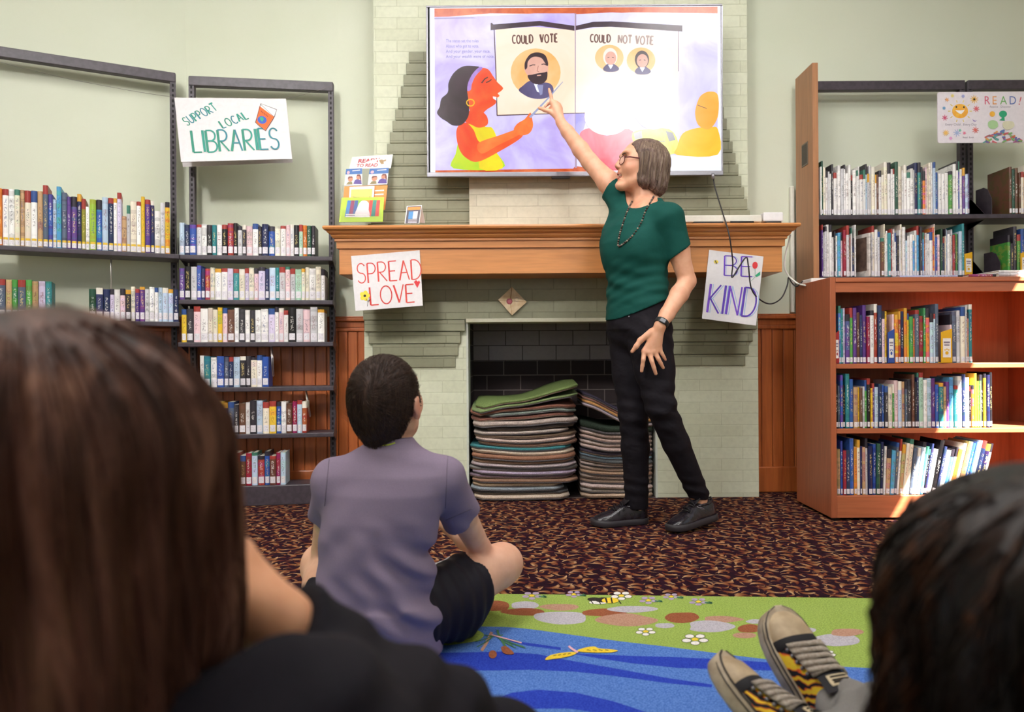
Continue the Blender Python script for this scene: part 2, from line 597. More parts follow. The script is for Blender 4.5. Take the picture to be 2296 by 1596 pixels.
# ================================================================== shell of the room
WALLPTS = [(3.3, 3.80), (-0.92, 3.80), (-1.68, 3.70), (-2.65, 3.23), (-3.3, 2.85)]
struct('floor', MB().box((-3.4, -4.1, -0.1), (3.4, 4.4, 0.0), M_CARPET), origin=(0, 0, 0))
struct('ceiling', MB().box((-3.4, -4.1, CEIL), (3.4, 4.4, CEIL + 0.1), M_CEIL))
FX0, FX1, FZ1 = -0.229, 0.737, 0.918       # opening of the firebox
mb = MB()
mb.box((FX1, 3.80, 0), (3.4, 3.9, CEIL), M_PLASTER)
mb.box((-0.92, 3.80, 0), (FX0, 3.9, CEIL), M_PLASTER)
mb.box((FX0, 3.80, FZ1), (FX1, 3.9, CEIL), M_PLASTER)
for (xa, ya), (xb, yb) in zip(WALLPTS[1:-1], WALLPTS[2:]):
    mb.prism([(xa, ya, 0), (xb, yb, 0), (xb, yb + 0.1, 0), (xa, ya + 0.1, 0)], (0, 0, CEIL), M_PLASTER)
struct('wall_back', mb)
struct('wall_left', MB().box((-3.4, -4.1, 0), (-3.3, 2.95, CEIL), M_PLASTER))
# right wall with the window the sun comes through
WY0, WY1, WZ0, WZ1 = 0.85, 2.02, 0.95, 3.22
mb = MB()
mb.box((3.3, -4.1, 0), (3.4, WY0, CEIL), M_PLASTER)
mb.box((3.3, WY1, 0), (3.4, 3.9, CEIL), M_PLASTER)
mb.box((3.3, WY0, 0), (3.4, WY1, WZ0), M_PLASTER)
mb.box((3.3, WY0, WZ1), (3.4, WY1, CEIL), M_PLASTER)
struct('wall_right', mb)
mb = MB()
M_TRIMW = flat('#e4e2d6', 0.5, 'white_trim')
for lo, hi in (((3.29, WY0 - 0.05, WZ0 - 0.05), (3.41, WY0, WZ1 + 0.05)), ((3.29, WY1, WZ0 - 0.05), (3.41, WY1 + 0.05, WZ1 + 0.05)), ((3.29, WY0, WZ0 - 0.05), (3.41, WY1, WZ0)), ((3.29, WY0, WZ1), (3.41, WY1, WZ1 + 0.05))):
    mb.box(lo, hi, M_TRIMW, bev=0.004)
struct('window_1', mb)
# the wall behind the camera, with its band of tall windows
mb = MB()
mb.box((-3.4, -4.1, 0), (3.4, -4.0, 0.75), M_PLASTER)
mb.box((-3.4, -4.1, 2.75), (3.4, -4.0, CEIL), M_PLASTER)
for a, b in ((-3.4, -2.35), (-0.85, -0.75), (0.75, 0.85), (2.35, 3.4)):
    mb.box((a, -4.1, 0.75), (b, -4.0, 2.75), M_PLASTER)
struct('wall_rear', mb)
for i, (a, b) in enumerate(((-2.35, -0.85), (-0.75, 0.75), (0.85, 2.35))):
    mb = MB()
    for lo, hi in (((a, -4.02, 0.75), (a + 0.05, -3.96, 2.75)), ((b - 0.05, -4.02, 0.75), (b, -3.96, 2.75)), ((a, -4.02, 0.75), (b, -3.96, 0.8)), ((a, -4.02, 2.7), (b, -3.96, 2.75)), ((a, -4.01, 1.72), (b, -3.97, 1.76))):
        mb.box(lo, hi, M_TRIMW, bev=0.004)
    struct('window_%d' % (i + 2), mb)

M_DIFF = NT('lamp_diffuser', '#ffffff', 0.5)
M_DIFF.b.inputs['Emission Color'].default_value = (1, 0.97, 0.92, 1)
M_DIFF.b.inputs['Emission Strength'].default_value = 3.0
M_DIFF = M_DIFF.m
for i, (x, y, w, d, e) in enumerate(PANELS):
    t = thing('ceiling_light', ['flat white ceiling light panel above the rug toward the left', 'small flat ceiling light panel nearest the right shelves', 'flat ceiling light panel near the left wall', 'long narrow ceiling light panel nearest the fireplace wall'][i], 'ceiling light', (x, y, CEIL))
    mb = MB()
    for lo, hi in (((x - w / 2 - .03, y - d / 2 - .03, CEIL - .03), (x + w / 2 + .03, y - d / 2, CEIL)), ((x - w / 2 - .03, y + d / 2, CEIL - .03), (x + w / 2 + .03, y + d / 2 + .03, CEIL)), ((x - w / 2 - .03, y - d / 2, CEIL - .03), (x - w / 2, y + d / 2, CEIL)), ((x + w / 2, y - d / 2, CEIL - .03), (x + w / 2 + .03, y + d / 2, CEIL))):
        mb.box(lo, hi, M_TRIMW)
    mk('frame', mb, t)
    mk('diffuser', MB().box((x - w / 2, y - d / 2, CEIL - 0.02), (x + w / 2, y + d / 2, CEIL - 0.004), M_DIFF), t)

for (p_, a_, w_, e_), lb_ in zip(ADDED_WASHERS, ('added square ceiling lamp on the right, tilted toward the television', 'added square ceiling lamp on the left, tilted toward the shelves')):
    t = thing('added_wall_lamp', lb_, 'ceiling lamp', (p_[0], p_[1], CEIL))  # added lamp bodies around the two unseen wall lights
    q_ = (Vector(a_) - Vector(p_)).to_track_quat('-Z', 'Y').to_matrix().to_4x4()
    q_.translation = Vector(p_)
    h_ = w_ / 2
    mb = MB()
    for lo, hi in (((-h_ - .02, -h_ - .02, -0.01), (-h_, h_ + .02, .06)), ((h_, -h_ - .02, -0.01), (h_ + .02, h_ + .02, .06)), ((-h_, -h_ - .02, -0.01), (h_, -h_, .06)), ((-h_, h_, -0.01), (h_, h_ + .02, .06)), ((-h_, -h_, .012), (h_, h_, .06))):
        mb.box(lo, hi, M_TRIMW, M=q_)
    mk('housing', mb, t)
    mk('diffuser', MB().box((-h_, -h_, .003), (h_, h_, .010), M_DIFF, M=q_), t)
    mk('stem', MB().tube([p_, (p_[0], p_[1], CEIL)], 0.012, M_TRIMW, 8), t)

# ---- wainscot along the walls
def wainscot(a, b, name_i):
    a, b = Vector((a[0], a[1], 0)), Vector((b[0], b[1], 0))
    d = (b - a)
    L = d.length
    d.normalize()
    nrm = Vector((d.y, -d.x, 0))
    if nrm.y > 0:
        nrm = -nrm
    M = Matrix(((d.x, nrm.x, 0, a.x), (d.y, nrm.y, 0, a.y), (0, 0, 1, 0), (0, 0, 0, 1)))
    mb = MB()
    n = max(1, round(L / 0.0575))
    w = L / n
    for i in range(n):
        mb.box((i * w + 0.0015, -0.02, 0.13), ((i + 1) * w - 0.0015, 0.014, 0.88), M_WAINS, M=M, bev=0.004)
    mb.box((0, -0.02, 0), (L, 0.022, 0.135), M_WAINS, M=M, bev=0.006)
    mb.box((0, -0.02, 0.13), (L, 0.004, 0.88), M_WAINS, M=M)
    for z0, z1, t in ((0.865, 0.885, 0.024), (0.885, 0.918, 0.018), (0.918, 0.936, 0.036), (0.936, 0.945, 0.028)):
        mb.box((0, -0.02, z0), (L, t, z1), M_WAINS, M=M, bev=0.004)
    return struct('trim_%d' % name_i, mb)
wainscot((1.265, 3.80), (3.29, 3.80), 1)
wainscot((-0.925, 3.80), (-0.765, 3.80), 2)
wainscot((-1.68, 3.70), (-0.925, 3.80), 3)
wainscot((-2.65, 3.23), (-1.68, 3.70), 4)
# white pipe casing down the wall beside the tall shelf
struct('trim_5', MB().box((1.478, 3.772, 0.95), (1.500, 3.80, 1.62), M_TRIMW, bev=0.006))

# ================================================================== fireplace
fp = thing('fireplace', 'broad painted brick fireplace with a black firebox full of carpet mats', 'fireplace', (0.25, 3.66, 0))
BX0, BX1 = -0.757, 1.262
mb = MB()
mb.box((BX0, 3.66, 0), (FX0, 3.80, 1.2), M_MINT)
mb.box((FX1, 3.66, 0), (BX1, 3.80, 1.2), M_MINT)
mb.box((FX0, 3.66, FZ1), (FX1, 3.80, 1.2), M_MINT)
mb.box((-0.70, 3.66, 1.2), (1.215, 3.80, CEIL), M_MINT)
mk('chimney_breast', mb, fp)
mb = MB()
rows = 16
cxp = 0.250
for i in range(rows):        # the stepped courses above the mantel, each a little wider than the one over it
    zt = 2.281 - i * 0.0583
    hw = 0.765 + i * 0.0142
    if zt - 0.0583 < 1.33:
        zb = 1.30
    else:
        zb = zt - 0.0583
    mb.box((cxp - hw, 3.630 - i * 0.0006, zb + 0.0008), (cxp + hw, 3.665, zt - 0.0008), M_SAGE, bev=0.003)
mk('stepped_brickwork', mb, fp)
mk('centre_panel', MB().box((-0.2105, 3.585, 1.30), (0.7105, 3.64, 2.2), M_CREAM, bev=0.002), fp)
mb = MB()
def corb(pxs, y0, y1, Y, m=None):
    for xa, xb in pxs:
        mb.box((xa, Y, y0), (xb, 3.665, y1), m or M_SAGE, bev=0.003)
Zr = lambda y: 0.73 + (798 - y) / 1600 * 3.64
xr = lambda p: (p - 1148) / 1600 * 3.64
mir = lambda p: 2515 - p
corb([(xr(815), xr(mir(815)))], Zr(716) + .001, 1.2, 3.636)
for k, (ya, yb, la, lb, Y) in enumerate(((742, 716, 818, 1043, 3.628), (769, 742, 827, 1033, 3.636), (797, 769, 835, 1027, 3.643), (823, 797, 842, 1021, 3.650))):
    corb([(xr(la), xr(lb)), (xr(mir(lb)), xr(mir(la)))], Zr(ya) + .001, Zr(yb) - .001, Y)
mk('corbelled_brickwork', mb, fp)
mk('lintel', MB().box((FX0 - 0.005, 3.630, FZ1 - 0.016), (FX1 + 0.005, 3.80, FZ1 + 0.004), flat('#cfccb4', 0.5, 'painted_steel'), bev=0.003), fp)
mb = MB()
Yb = 4.25
mb.box((FX0 - 0.0, Yb, 0), (FX1, Yb + 0.08, 0.46), M_SOOT)
mb.box((FX0 - 0.0, Yb, 0.46), (FX1, Yb + 0.08, 0.70), M_SOOT)
mb.box((FX0 - 0.0, Yb - 0.012, 0.70), (FX1, Yb + 0.08, 1.0), M_SOOT_GREY)
mb.box((FX0 - 0.08, 3.80, 0), (FX0, Yb + .08, 1.0), M_SOOT)
mb.box((FX1, 3.80, 0), (FX1 + 0.08, Yb + .08, 1.0), M_SOOT)
mb.box((FX0 - 0.08, 3.80, FZ1 + 0.005), (FX1 + 0.08, Yb + .08, 1.0), M_SOOT)
mb.box((FX0, 3.66, -0.02), (FX1, Yb, 0.004), M_SOOT)
mk('firebox', mb, fp)
for xj in (FX0, FX1):
    mk('jamb', MB().box((xj - 0.005, 3.655, 0), (xj + 0.005, 3.82, FZ1), flat('#c9cfc4', 0.5, 'pale_jamb_paint')), fp)

# ---- mantel
mantel = thing('mantelpiece', 'long honey oak mantelpiece with stepped crown moulding above the firebox', 'mantel', (0.23, 3.41, 1.124))
MX0, MX1, MYF, MZ0, MZ1 = -0.823, 1.294, 3.41, 1.124, 1.345
mk('frieze', MB().box((MX0, MYF, MZ0), (MX1, 3.66, 1.252), M_OAK, bev=0.002), mantel)
prof = [(0.0, 1.246), (0.012, 1.247), (0.013, 1.278), (0.022, 1.280), (0.022, 1.290), (0.030, 1.294), (0.038, 1.302), (0.041, 1.309), (0.048, 1.311), (0.056, 1.316), (0.062, 1.324), (0.064, 1.327), (0.076, 1.329), (0.080, 1.337), (0.076, 1.3445)]
rings = []
for d, z in prof:
    o = d * 0.75
    rings.append([Vector((MX0 - o, 3.66, z)), Vector((MX0 - o, MYF - d, z)), Vector((MX1 + o, MYF - d, z)), Vector((MX1 + o, 3.66, z))])
mb = MB()
mb.loft(rings, M_OAK, smooth=False, caps=False, closed=False)
d, z = prof[-1]
o = d * 0.75
mb.poly([(MX0 - o, 3.66, z), (MX0 - o, MYF - d, z), (MX1 + o, MYF - d, z), (MX1 + o, 3.66, z)], M_OAK)
mk('crown_moulding', mb, mantel)
mk('top_board', MB().box((MX0 - 0.05, MYF - 0.072, 1.335), (MX1 + 0.05, 3.655, 1.3455), M_OAK), mantel)
# ================================================================== television
TVY = 3.49
tv = thing('television', 'large wall-mounted flat television showing an open picture book', 'television', at(1292, 398, TVY + 0.02))
tl, tr_, bl_, br_ = at(960, 13, TVY), at(1624, 9, TVY), at(962, 398, TVY), at(1624, 394, TVY)
X0, X1, Z0, Z1 = -0.410, 1.038, 1.6075, 2.4445
M_BEZ = flat('#8d8b93', 0.35, 'brushed_bezel', Metallic=0.6)
M_BACK = flat('#1b1a1c', 0.6, 'black_plastic')
mk('housing', MB().box((X0 + 0.01, TVY + 0.004, Z0 + 0.01), (X1 - 0.01, TVY + 0.055, Z1 - 0.01), M_BACK, bev=0.004), tv)
mb = MB()
b = 0.009
mb.box((X0, TVY - 0.004, Z0), (X1, TVY + 0.02, Z0 + 0.022), M_BEZ, bev=0.002)
mb.box((X0, TVY - 0.004, Z1 - b), (X1, TVY + 0.02, Z1), M_BEZ, bev=0.002)
mb.box((X0, TVY - 0.004, Z0 + 0.022), (X0 + b, TVY + 0.02, Z1 - b), M_BEZ, bev=0.002)
mb.box((X1 - b, TVY - 0.004, Z0 + 0.022), (X1, TVY + 0.02, Z1 - b), M_BEZ, bev=0.002)
mk('bezel', mb, tv)
mk('mounting_plate', MB().box((0.0, TVY + 0.05, 1.75), (0.63, 3.592, 2.25), M_BACK), tv)
mk('sensor_bar', MB().box((0.20, TVY + 0.0, Z0 - 0.008), (0.29, TVY + 0.03, Z0 + 0.001), M_BACK, bev=0.002), tv)

SCR = 1.22
def glow(name, c1, c2=None, scale=6.0, k=1.0, detail=4):
    """a colour of the lit screen; glass over it reflects the room"""
    t = NT(name, '#050505', 0.22)
    t.b.inputs['Specular IOR Level'].default_value = 0.5
    if c2:
        v = t.coord('Object')
        n = t.noise(v, scale, detail, 0.55, 0.6)
        col = t.ramp(n.outputs['Fac'], [(0.35, c1), (0.65, c2)])
        t.l(col, t.b.inputs['Emission Color'])
    else:
        t.b.inputs['Emission Color'].default_value = lin(c1)
    t.b.inputs['Emission Strength'].default_value = SCR * k
    return t.m
G_LAV = glow('screen_lavender', '#b7a2ea', '#ddd6fb', 4)
G_LAV2 = glow('screen_pale_lavender', '#c9c2f2', '#e9e6ff', 4)
G_WHITE = glow('screen_white', '#eef0ff')
G_TABLE = glow('screen_wood', '#c2481d', '#e0703a', 12)
G_PARCH = glow('screen_parchment', '#f6dcc0', '#fbead6', 3)
G_DARK = glow('screen_dark_violet', '#33202e', '#46303f', 8)
G_LINE = glow('screen_line', '#4a3038')
G_LETTER = glow('screen_letter', '#6b4a44')
G_LETTER2 = glow('screen_letter_glare', '#a38a84')  # paler copy of the letter colour, with the glare painted in
G_GREY = glow('screen_text', '#8d84b2')
G_ORANGE = glow('screen_halo_orange', '#f6b264', '#f9c88c', 5)
G_PORT = glow('screen_portrait_skin', '#d99a8a', '#e6b2a0', 8)
G_SUIT = glow('screen_suit', '#4b4069', '#5d5580', 8)
G_HAIR = glow('screen_hair', '#2d1a20', '#3b2430', 8)
G_RED = glow('screen_skin_red', '#e63a0e', '#f2662a', 6)
G_RED2 = glow('screen_skin_orange', '#ee4f16', '#f78a3c', 6)
G_BAND = glow('screen_band', '#9a6fc8', '#b893dc', 12)
G_GOLD = glow('screen_gold', '#f2b81e')
G_DRESS = glow('screen_dress', '#e2cb12', '#f2e11a', 7)
G_LIME = glow('screen_lime', '#9fd62a', '#c3dc22', 5)
G_PINK = glow('screen_pink', '#ee3a55', '#f48a9c', 4)
G_SHIRT2 = glow('screen_shirt', '#d8e04a', '#eef08a', 8)
G_GREY2 = glow('screen_cuff', '#9c9aa0')
G_YEL = glow('screen_orange_yellow', '#f4a526', '#f8c95a', 4)
G_YEL2 = glow('screen_yellow', '#f3b812', '#f8d23c', 4)
G_PALE = glow('screen_pale_face', '#f3d8d6', '#f8e6e2', 5)
G_PEN = glow('screen_pointer', '#9aa2c4')
PL = TVY - 0.0003
art = Art(lambda x, y, h: at(x, y, PL) + Vector((0, -h, 0)))
R_ = lambda x0, y0, x1, y1: [(x0, y0), (x1, y0), (x1, y1), (x0, y1)]
art.poly([(963.5, 17), (1620.5, 13), (1620.5, 385), (965, 389)], G_WHITE)
art.poly([(974, 19), (1609, 15), (1609, 30), (1420, 28), (1300, 32), (1100, 30), (974, 40)], G_TABLE)
art.poly([(976, 376), (1290, 372), (1340, 376), (1340, 388), (976, 390)], G_TABLE)
art.poly([(974, 38), (1090, 36), (1200, 30), (1288, 30), (1290, 372), (1285, 378), (976, 382)], G_LAV)
art.poly([(1290, 32), (1370, 28), (1430, 30), (1609, 32), (1609, 347), (1452, 349), (1330, 378), (1290, 372)], G_LAV2)
art.poly([(974, 40), (1060, 39), (1070, 41), (974, 43)], G_GREY)
# the open book's gutter
art.poly([(1288.5, 30), (1292, 30), (1293.5, 376), (1289, 376)], glow('screen_gutter', '#a78fa8'))
art.poly([(1290, 253), (1318, 254), (1306, 300), (1290, 350)], glow('screen_violet_shade', '#9a92e0', '#c3bdf2', 5))
# wall chart
art.poly([(1111, 66), (1200, 60), (1289, 68), (1289, 254), (1115, 258)], G_PARCH)
art.poly([(1291, 68), (1360, 60), (1430, 64), (1522, 71), (1520, 252), (1291, 253)], glow('screen_parchment_right', '#f7e6d6', '#faeee4', 3))
art.stroke([(1107.5, 60), (1112, 160), (1114.5, 259)], 2.2, G_LINE)
art.stroke([(1114, 259), (1200, 256), (1328, 253)], [2.6, 1.4], G_LINE)
art.stroke([(1521, 70), (1521, 160)], 2, glow('screen_line_glare', '#a5909c'))  # right edge of the chart, paled in colour by glare
art.poly([(1100, 52), (1103, 51), (1106, 55), (1170, 50), (1210, 47), (1288, 58), (1288, 69), (1210, 58), (1170, 61), (1100, 68)], G_DARK)
art.poly([(1291, 58), (1330, 49), (1370, 48), (1440, 52), (1530, 57), (1530, 71), (1440, 65), (1370, 60), (1330, 61), (1291, 68)], G_DARK)
hand_word(art, 'COULD', 1149, 80, 18, [G_LETTER], 3.6, angle=-0.02, xs=0.64, gap=0.17, jitter=0.05)
hand_word(art, 'VOTE', 1211, 78, 18, [G_LETTER], 3.6, angle=-0.02, xs=0.70, gap=0.17, jitter=0.05)
hand_word(art, 'COULD', 1324, 78, 17, [G_LETTER], 3.4, angle=0.02, xs=0.66, gap=0.18, jitter=0.05)
hand_word(art, 'NOT', 1387, 79, 17, [G_LETTER2], 3.4, angle=0.03, xs=0.74, gap=0.17, jitter=0.05)
hand_word(art, 'VOTE', 1426, 81, 18, [G_LETTER2], 3.6, angle=0.05, xs=0.74, gap=0.15, jitter=0.05)
for k, s in enumerate(('The states set the rules', 'About who got to vote.', 'And your gender, your race,', 'And your wealth were of note.')):
    art.text(s, 1000, 95 + k * 11.7, 9.6, G_GREY, angle=0.0, xs=0.9 if k > 1 else 0.8, bold=0.006)
# portrait of the bearded man
art.poly(circ(1201, 163, 56, 54), G_ORANGE)
art.poly([(1163, 202), (1172, 193), (1187, 182), (1200, 186), (1228, 186), (1240, 196), (1238, 214), (1215, 222), (1190, 220), (1172, 211)], G_SUIT, 5)
art.poly([(1196, 186), (1206, 190), (1216, 210), (1204, 206)], G_WHITE)
art.poly([(1204, 191), (1218, 191), (1216, 212), (1211, 214)], glow('screen_cravat', '#8d8fb8'))
art.poly([(1177, 160), (1178, 138), (1190, 122), (1210, 119), (1224, 128), (1229, 142), (1227, 168), (1215, 183), (1196, 182)], G_PORT, 5)
art.poly([(1177, 156), (1177, 140), (1188, 123), (1205, 118), (1222, 124), (1229, 142), (1226, 148), (1214, 131), (1196, 128), (1184, 138), (1182, 152)], G_HAIR, 5)
art.poly([(1183, 170), (1193, 168), (1206, 165), (1220, 163), (1227, 162), (1226, 178), (1216, 188), (1200, 189), (1188, 181)], G_HAIR, 5)
art.stroke([(1187, 149), (1194, 146), (1200, 146)], 2, G_HAIR)
art.stroke([(1214, 145), (1220, 144), (1226, 147)], 2, G_HAIR)
art.stroke([(1207, 148), (1204, 160), (1209, 162)], 1.4, glow('screen_nose', '#b06a60'))
art.stroke([(1204, 170), (1213, 169)], 2.2, G_PORT)
# two small portraits
for cx, cy, hair in ((1366, 130, glow('screen_white_hair', '#f0e2d8')), (1437, 136, G_HAIR)):
    art.poly(circ(cx, cy, 32, 29), G_ORANGE)
    art.poly(circ(cx + 2, cy - 2, 16, 20), hair)
    art.poly(circ(cx + 3, cy + 1, 12.5, 15), G_PORT)
    art.poly([(cx - 14, cy + 24), (cx - 4, cy + 14), (cx + 3, cy + 19), (cx + 10, cy + 14), (cx + 22, cy + 24), (cx + 14, cy + 31), (cx - 8, cy + 31)], G_SUIT, 3)
    art.poly([(cx - 3, cy + 16), (cx + 9, cy + 16), (cx + 3, cy + 26)], G_WHITE)
    art.stroke([(cx - 4, cy), (cx, cy - 1)], 1.5, G_LINE)
    art.stroke([(cx + 6, cy - 1), (cx + 10, cy)], 1.5, G_LINE)
# listeners of the picture, glare put into their washed-out colours on the right-hand page
art.poly([(1300, 300), (1325, 288), (1360, 305), (1410, 290), (1440, 330), (1425, 376), (1340, 378), (1312, 330)], G_PINK, 5)
art.poly(circ(1362, 262, 52, 42), G_PALE)
art.poly([(1418, 298), (1450, 290), (1500, 290), (1520, 318), (1512, 345), (1455, 350), (1425, 330)], G_SHIRT2, 3)
art.poly([(1420, 300), (1438, 293), (1440, 310), (1424, 314)], G_GREY2)
art.poly([(1492, 294), (1508, 298), (1514, 314), (1500, 318)], G_GREY2)
art.stroke([(1455, 318), (1490, 317)], 1.6, G_GREY2)
art.poly(circ(1465, 245, 44, 46), glow('screen_pale_hair', '#e4d8dc', '#f0e8ea', 5))
art.poly([(1518, 330), (1530, 300), (1560, 288), (1590, 286), (1609, 290), (1609, 347), (1518, 348)], G_YEL2, 4)
art.poly([(1563, 230), (1572, 214), (1590, 206), (1609, 214), (1609, 262), (1590, 290), (1566, 282), (1558, 256)], G_YEL, 5)
art.stroke([(1563, 236), (1584, 244)], 1.2, G_LINE)
# the woman with the pointer
art.poly([(1017, 378), (1022, 345), (1028, 318), (1038, 300), (1075, 300), (1115, 345), (1126, 378)], G_LIME, 4)
art.poly([(1075, 378), (1082, 320), (1098, 330), (1115, 345), (1127, 378)], G_DRESS, 3)
art.poly([(1047, 280), (1062, 278), (1090, 285), (1104, 288), (1113, 315), (1090, 340), (1065, 330)], G_DRESS, 4)
art.poly([(1042, 266), (1062, 240), (1078, 248), (1092, 262), (1093, 280), (1074, 287), (1056, 280), (1046, 276)], G_RED, 5)
art.poly([(1023, 300), (1030, 280), (1046, 276), (1062, 292), (1078, 320), (1122, 304), (1160, 290), (1170, 296), (1168, 310), (1120, 340), (1072, 363), (1046, 355), (1030, 335)], G_RED, 6)
art.poly([(1072, 322), (1120, 304), (1160, 291), (1168, 300), (1118, 326), (1080, 345)], G_RED2, 5)
art.poly([(1152, 292), (1160, 278), (1176, 268), (1186, 256), (1190, 254), (1193, 266), (1195, 284), (1186, 300), (1166, 304)], G_RED2, 5)
art.poly([(1047, 200), (1056, 172), (1074, 154), (1094, 156), (1106, 172), (1116, 186), (1128, 198), (1122, 206), (1116, 210), (1120, 216), (1112, 222), (1112, 232), (1102, 240), (1092, 246), (1076, 258), (1054, 248), (1048, 222)], G_RED, 4)
art.poly([(1105, 217), (1113, 218), (1113, 226), (1106, 222)], G_WHITE)
art.stroke([(1080, 187), (1087, 178), (1094, 174)], 2.4, G_HAIR)
art.stroke([(1090, 186), (1097, 183), (1102, 179)], 2.2, G_HAIR)
art.poly([(980, 254), (986, 240), (990, 222), (1004, 208), (1006, 186), (1018, 164), (1038, 150), (1062, 149), (1076, 153), (1058, 170), (1048, 196), (1050, 222), (1052, 240), (1050, 262), (1036, 280), (1016, 282), (1000, 272), (990, 266)], G_HAIR, 5)
art.poly([(1048, 204), (1050, 186), (1060, 166), (1074, 152), (1082, 154), (1066, 172), (1058, 190), (1056, 202)], G_BAND, 4)
art.stroke(circ(1055, 231, 8.5, 7.5, 20) + [(1063.5, 231)], 2.4, G_GOLD)
art.stroke([(1188, 264), (1230, 220), (1262, 184)], [5, 1.5], G_PEN)
mk('screen', art.mb, tv)

# ---- cable that hangs from the television's corner
def curve_obj(name, pts, r, m, parent=None, smooth=6):
    return mk(name, MB().tube(catmull(pts, smooth, closed=False), r, m, 8), parent)
M_CORD = flat('#2a282b', 0.45, 'black_cord')
M_WCORD = flat('#e6e3dc', 0.45, 'white_cord')
c = thing('television_cable', 'thin black cable hanging from the television and looping over the BE KIND poster', 'cable', at(1598, 400, 3.49))
curve_obj('cord', [at(1599, 396, 3.497), at(1603, 420, 3.48), at(1618, 470, 3.40), at(1632, 515, 3.295), at(1639, 552, 3.29), at(1643, 590, 3.335), at(1641, 622, 3.345), at(1656, 600, 3.34), at(1673, 577, 3.335), at(1678, 596, 3.34), at(1685, 648, 3.36), at(1706, 673, 3.42), at(1729, 681, 3.46), at(1752, 668, 3.48), at(1765, 640, 3.48), at(1768, 622, 3.48), at(1775, 633, 3.46), at(1786, 642, 3.42), at(1800, 630, 3.40)], 0.0034, M_CORD, c)
mk('plug', MB().tube([at(1598.5, 389, 3.484), at(1599, 401, 3.484)], 0.008, M_BEZ, 12), c)
c = curve_obj('white_cable', [at(1772, 527, 3.40), at(1768, 545, 3.42), at(1761, 572, 3.44), at(1759, 598, 3.45), at(1766, 615, 3.45), at(1776, 626, 3.44), at(1790, 636, 3.42), at(1806, 640, 3.36)], 0.0042, M_WCORD)
tag(c, 'white cable hanging down between the mantelpiece end and the low bookcase', 'cable')

# ================================================================== posters
M_PAPER = flat('#dedadc', 0.7, 'poster_paper')
M_TEALS = [flat(x, 0.6, 'green_marker') for x in ('#2f8a74', '#2a9080', '#2f7f8e')]
M_REDS = [flat(x, 0.6, 'red_marker') for x in ('#cf3a34', '#d64a40')]
M_PURP = [flat(x, 0.6, 'purple_marker') for x in ('#6a3fc0', '#7648c4', '#5b3ab0')]
M_BLUEL = flat('#8fb2dc', 0.6, 'pale_blue_marker')
K_BLACK = flat('#2b2626', 0.6, 'black_marker')
K_YEL = flat('#ecd23e', 0.6, 'yellow_marker')
K_GREEN = flat('#2fa276', 0.6, 'green_pencil')
K_RED = flat('#d9343a', 0.6, 'red_pencil')
K_ORANGE = flat('#ec6420', 0.6, 'orange_pencil')
K_BLUE = flat('#3558b8', 0.6, 'blue_pencil')
K_WHITE = flat('#f2f0ee', 0.6, 'white_paper')
K_PINK = flat('#e58ab0', 0.6, 'pink_ink')
K_LILAC = flat('#9a86c8', 0.6, 'lilac_ink')

def sheet(name, label, cat, corners, Ys, m, thick=0.0035, group=None):
    """a card given by its four pixel corners (tl, tr, br, bl) at depths Ys; returns object and a mapping (u, v in 0..1, lift) -> point"""
    P = [at(c[0], c[1], y) for c, y in zip(corners, Ys)]
    n = (P[1] - P[0]).cross(P[3] - P[0]).normalized()
    if n.y > 0:
        n = -n
    mb = MB()
    mb.prism(P, -n * thick, m)
    o = tag(mk(name, mb), label, cat, group)
    def fn(u, v, h):
        return P[0] * (1 - u) * (1 - v) + P[1] * u * (1 - v) + P[2] * u * v + P[3] * (1 - u) * v + n * (h + 0.0002)
    return o, fn

# SUPPORT LOCAL LIBRARIES: a folded card on a string
cs = [(391, 219), (641, 221), (655, 356), (406, 363)]
o, fn = sheet('hand_lettered_poster', 'white folded poster reading SUPPORT LOCAL LIBRARIES hung on a string', 'poster', cs, [3.46, 3.50, 3.44, 3.40], M_PAPER)
W_, H_ = 264.0, 144.0
a = Art(lambda x, y, h: fn(x / 290.0, y / 200.0, h))      # coordinates of the close-up crop / 7.917
q = 1 / 7.917
# letter positions measured on the close-up, made relative to the card
hand_word(a, 'SUPPORT', 13, 66, 26, M_TEALS, 3.6, angle=-0.53, xs=0.72, gap=0.16, jitter=0.06)
hand_word(a, 'LOCAL', 108, 76, 25, M_TEALS, 3.9, angle=-0.44, xs=0.8, gap=0.20, jitter=0.05)
hand_word(a, 'LIBRARIES', 34, 104, 68, M_TEALS, 5.4, angle=-0.02, xs=0.66, gap=0.095, jitter=0.02)
a.poly([(226, 22), (262, 40), (256, 62), (219, 34)], K_WHITE)
a.poly([(219, 26), (254, 62), (228, 106), (204, 80)], K_ORANGE)
a.stroke([(204, 80), (223, 18), (263, 38), (255, 62), (228, 108), (204, 80)], 1.6, K_BLACK)
a.stroke([(222, 20), (254, 62)], 1.2, K_BLACK)
a.poly(circ(222, 72, 12, 13), K_BLUE)
a.poly([(216, 64), (224, 62), (227, 70), (222, 78), (218, 73)], K_GREEN)
for k in range(3):
    a.stroke([(222 + k * 6, 42 + k * 6), (226 + k * 6, 50 + k * 6)], 1.5, K_BLACK)
mk('lettering', a.mb, o)
mb = MB()
Pb = [at(391, 219, 3.465), at(641, 221, 3.505), at(656, 364, 3.56), at(410, 374, 3.53)]
mb.prism(Pb, (0, 0.003, 0), M_PAPER)
mk('back_leaf', mb, o)
s1 = tag(curve_obj('hanging_string', [at(-40, 128, 3.2), at(60, 155, 3.24), at(200, 186, 3.33), at(391, 217.5, 3.463), at(520, 219, 3.485), at(641, 219.5, 3.503), at(700, 206, 3.6), at(746, 192, 3.70)], 0.0007, flat('#77706a', 0.8, 'twine')), 'thin string across the two black shelf frames holding the folded poster', 'string')

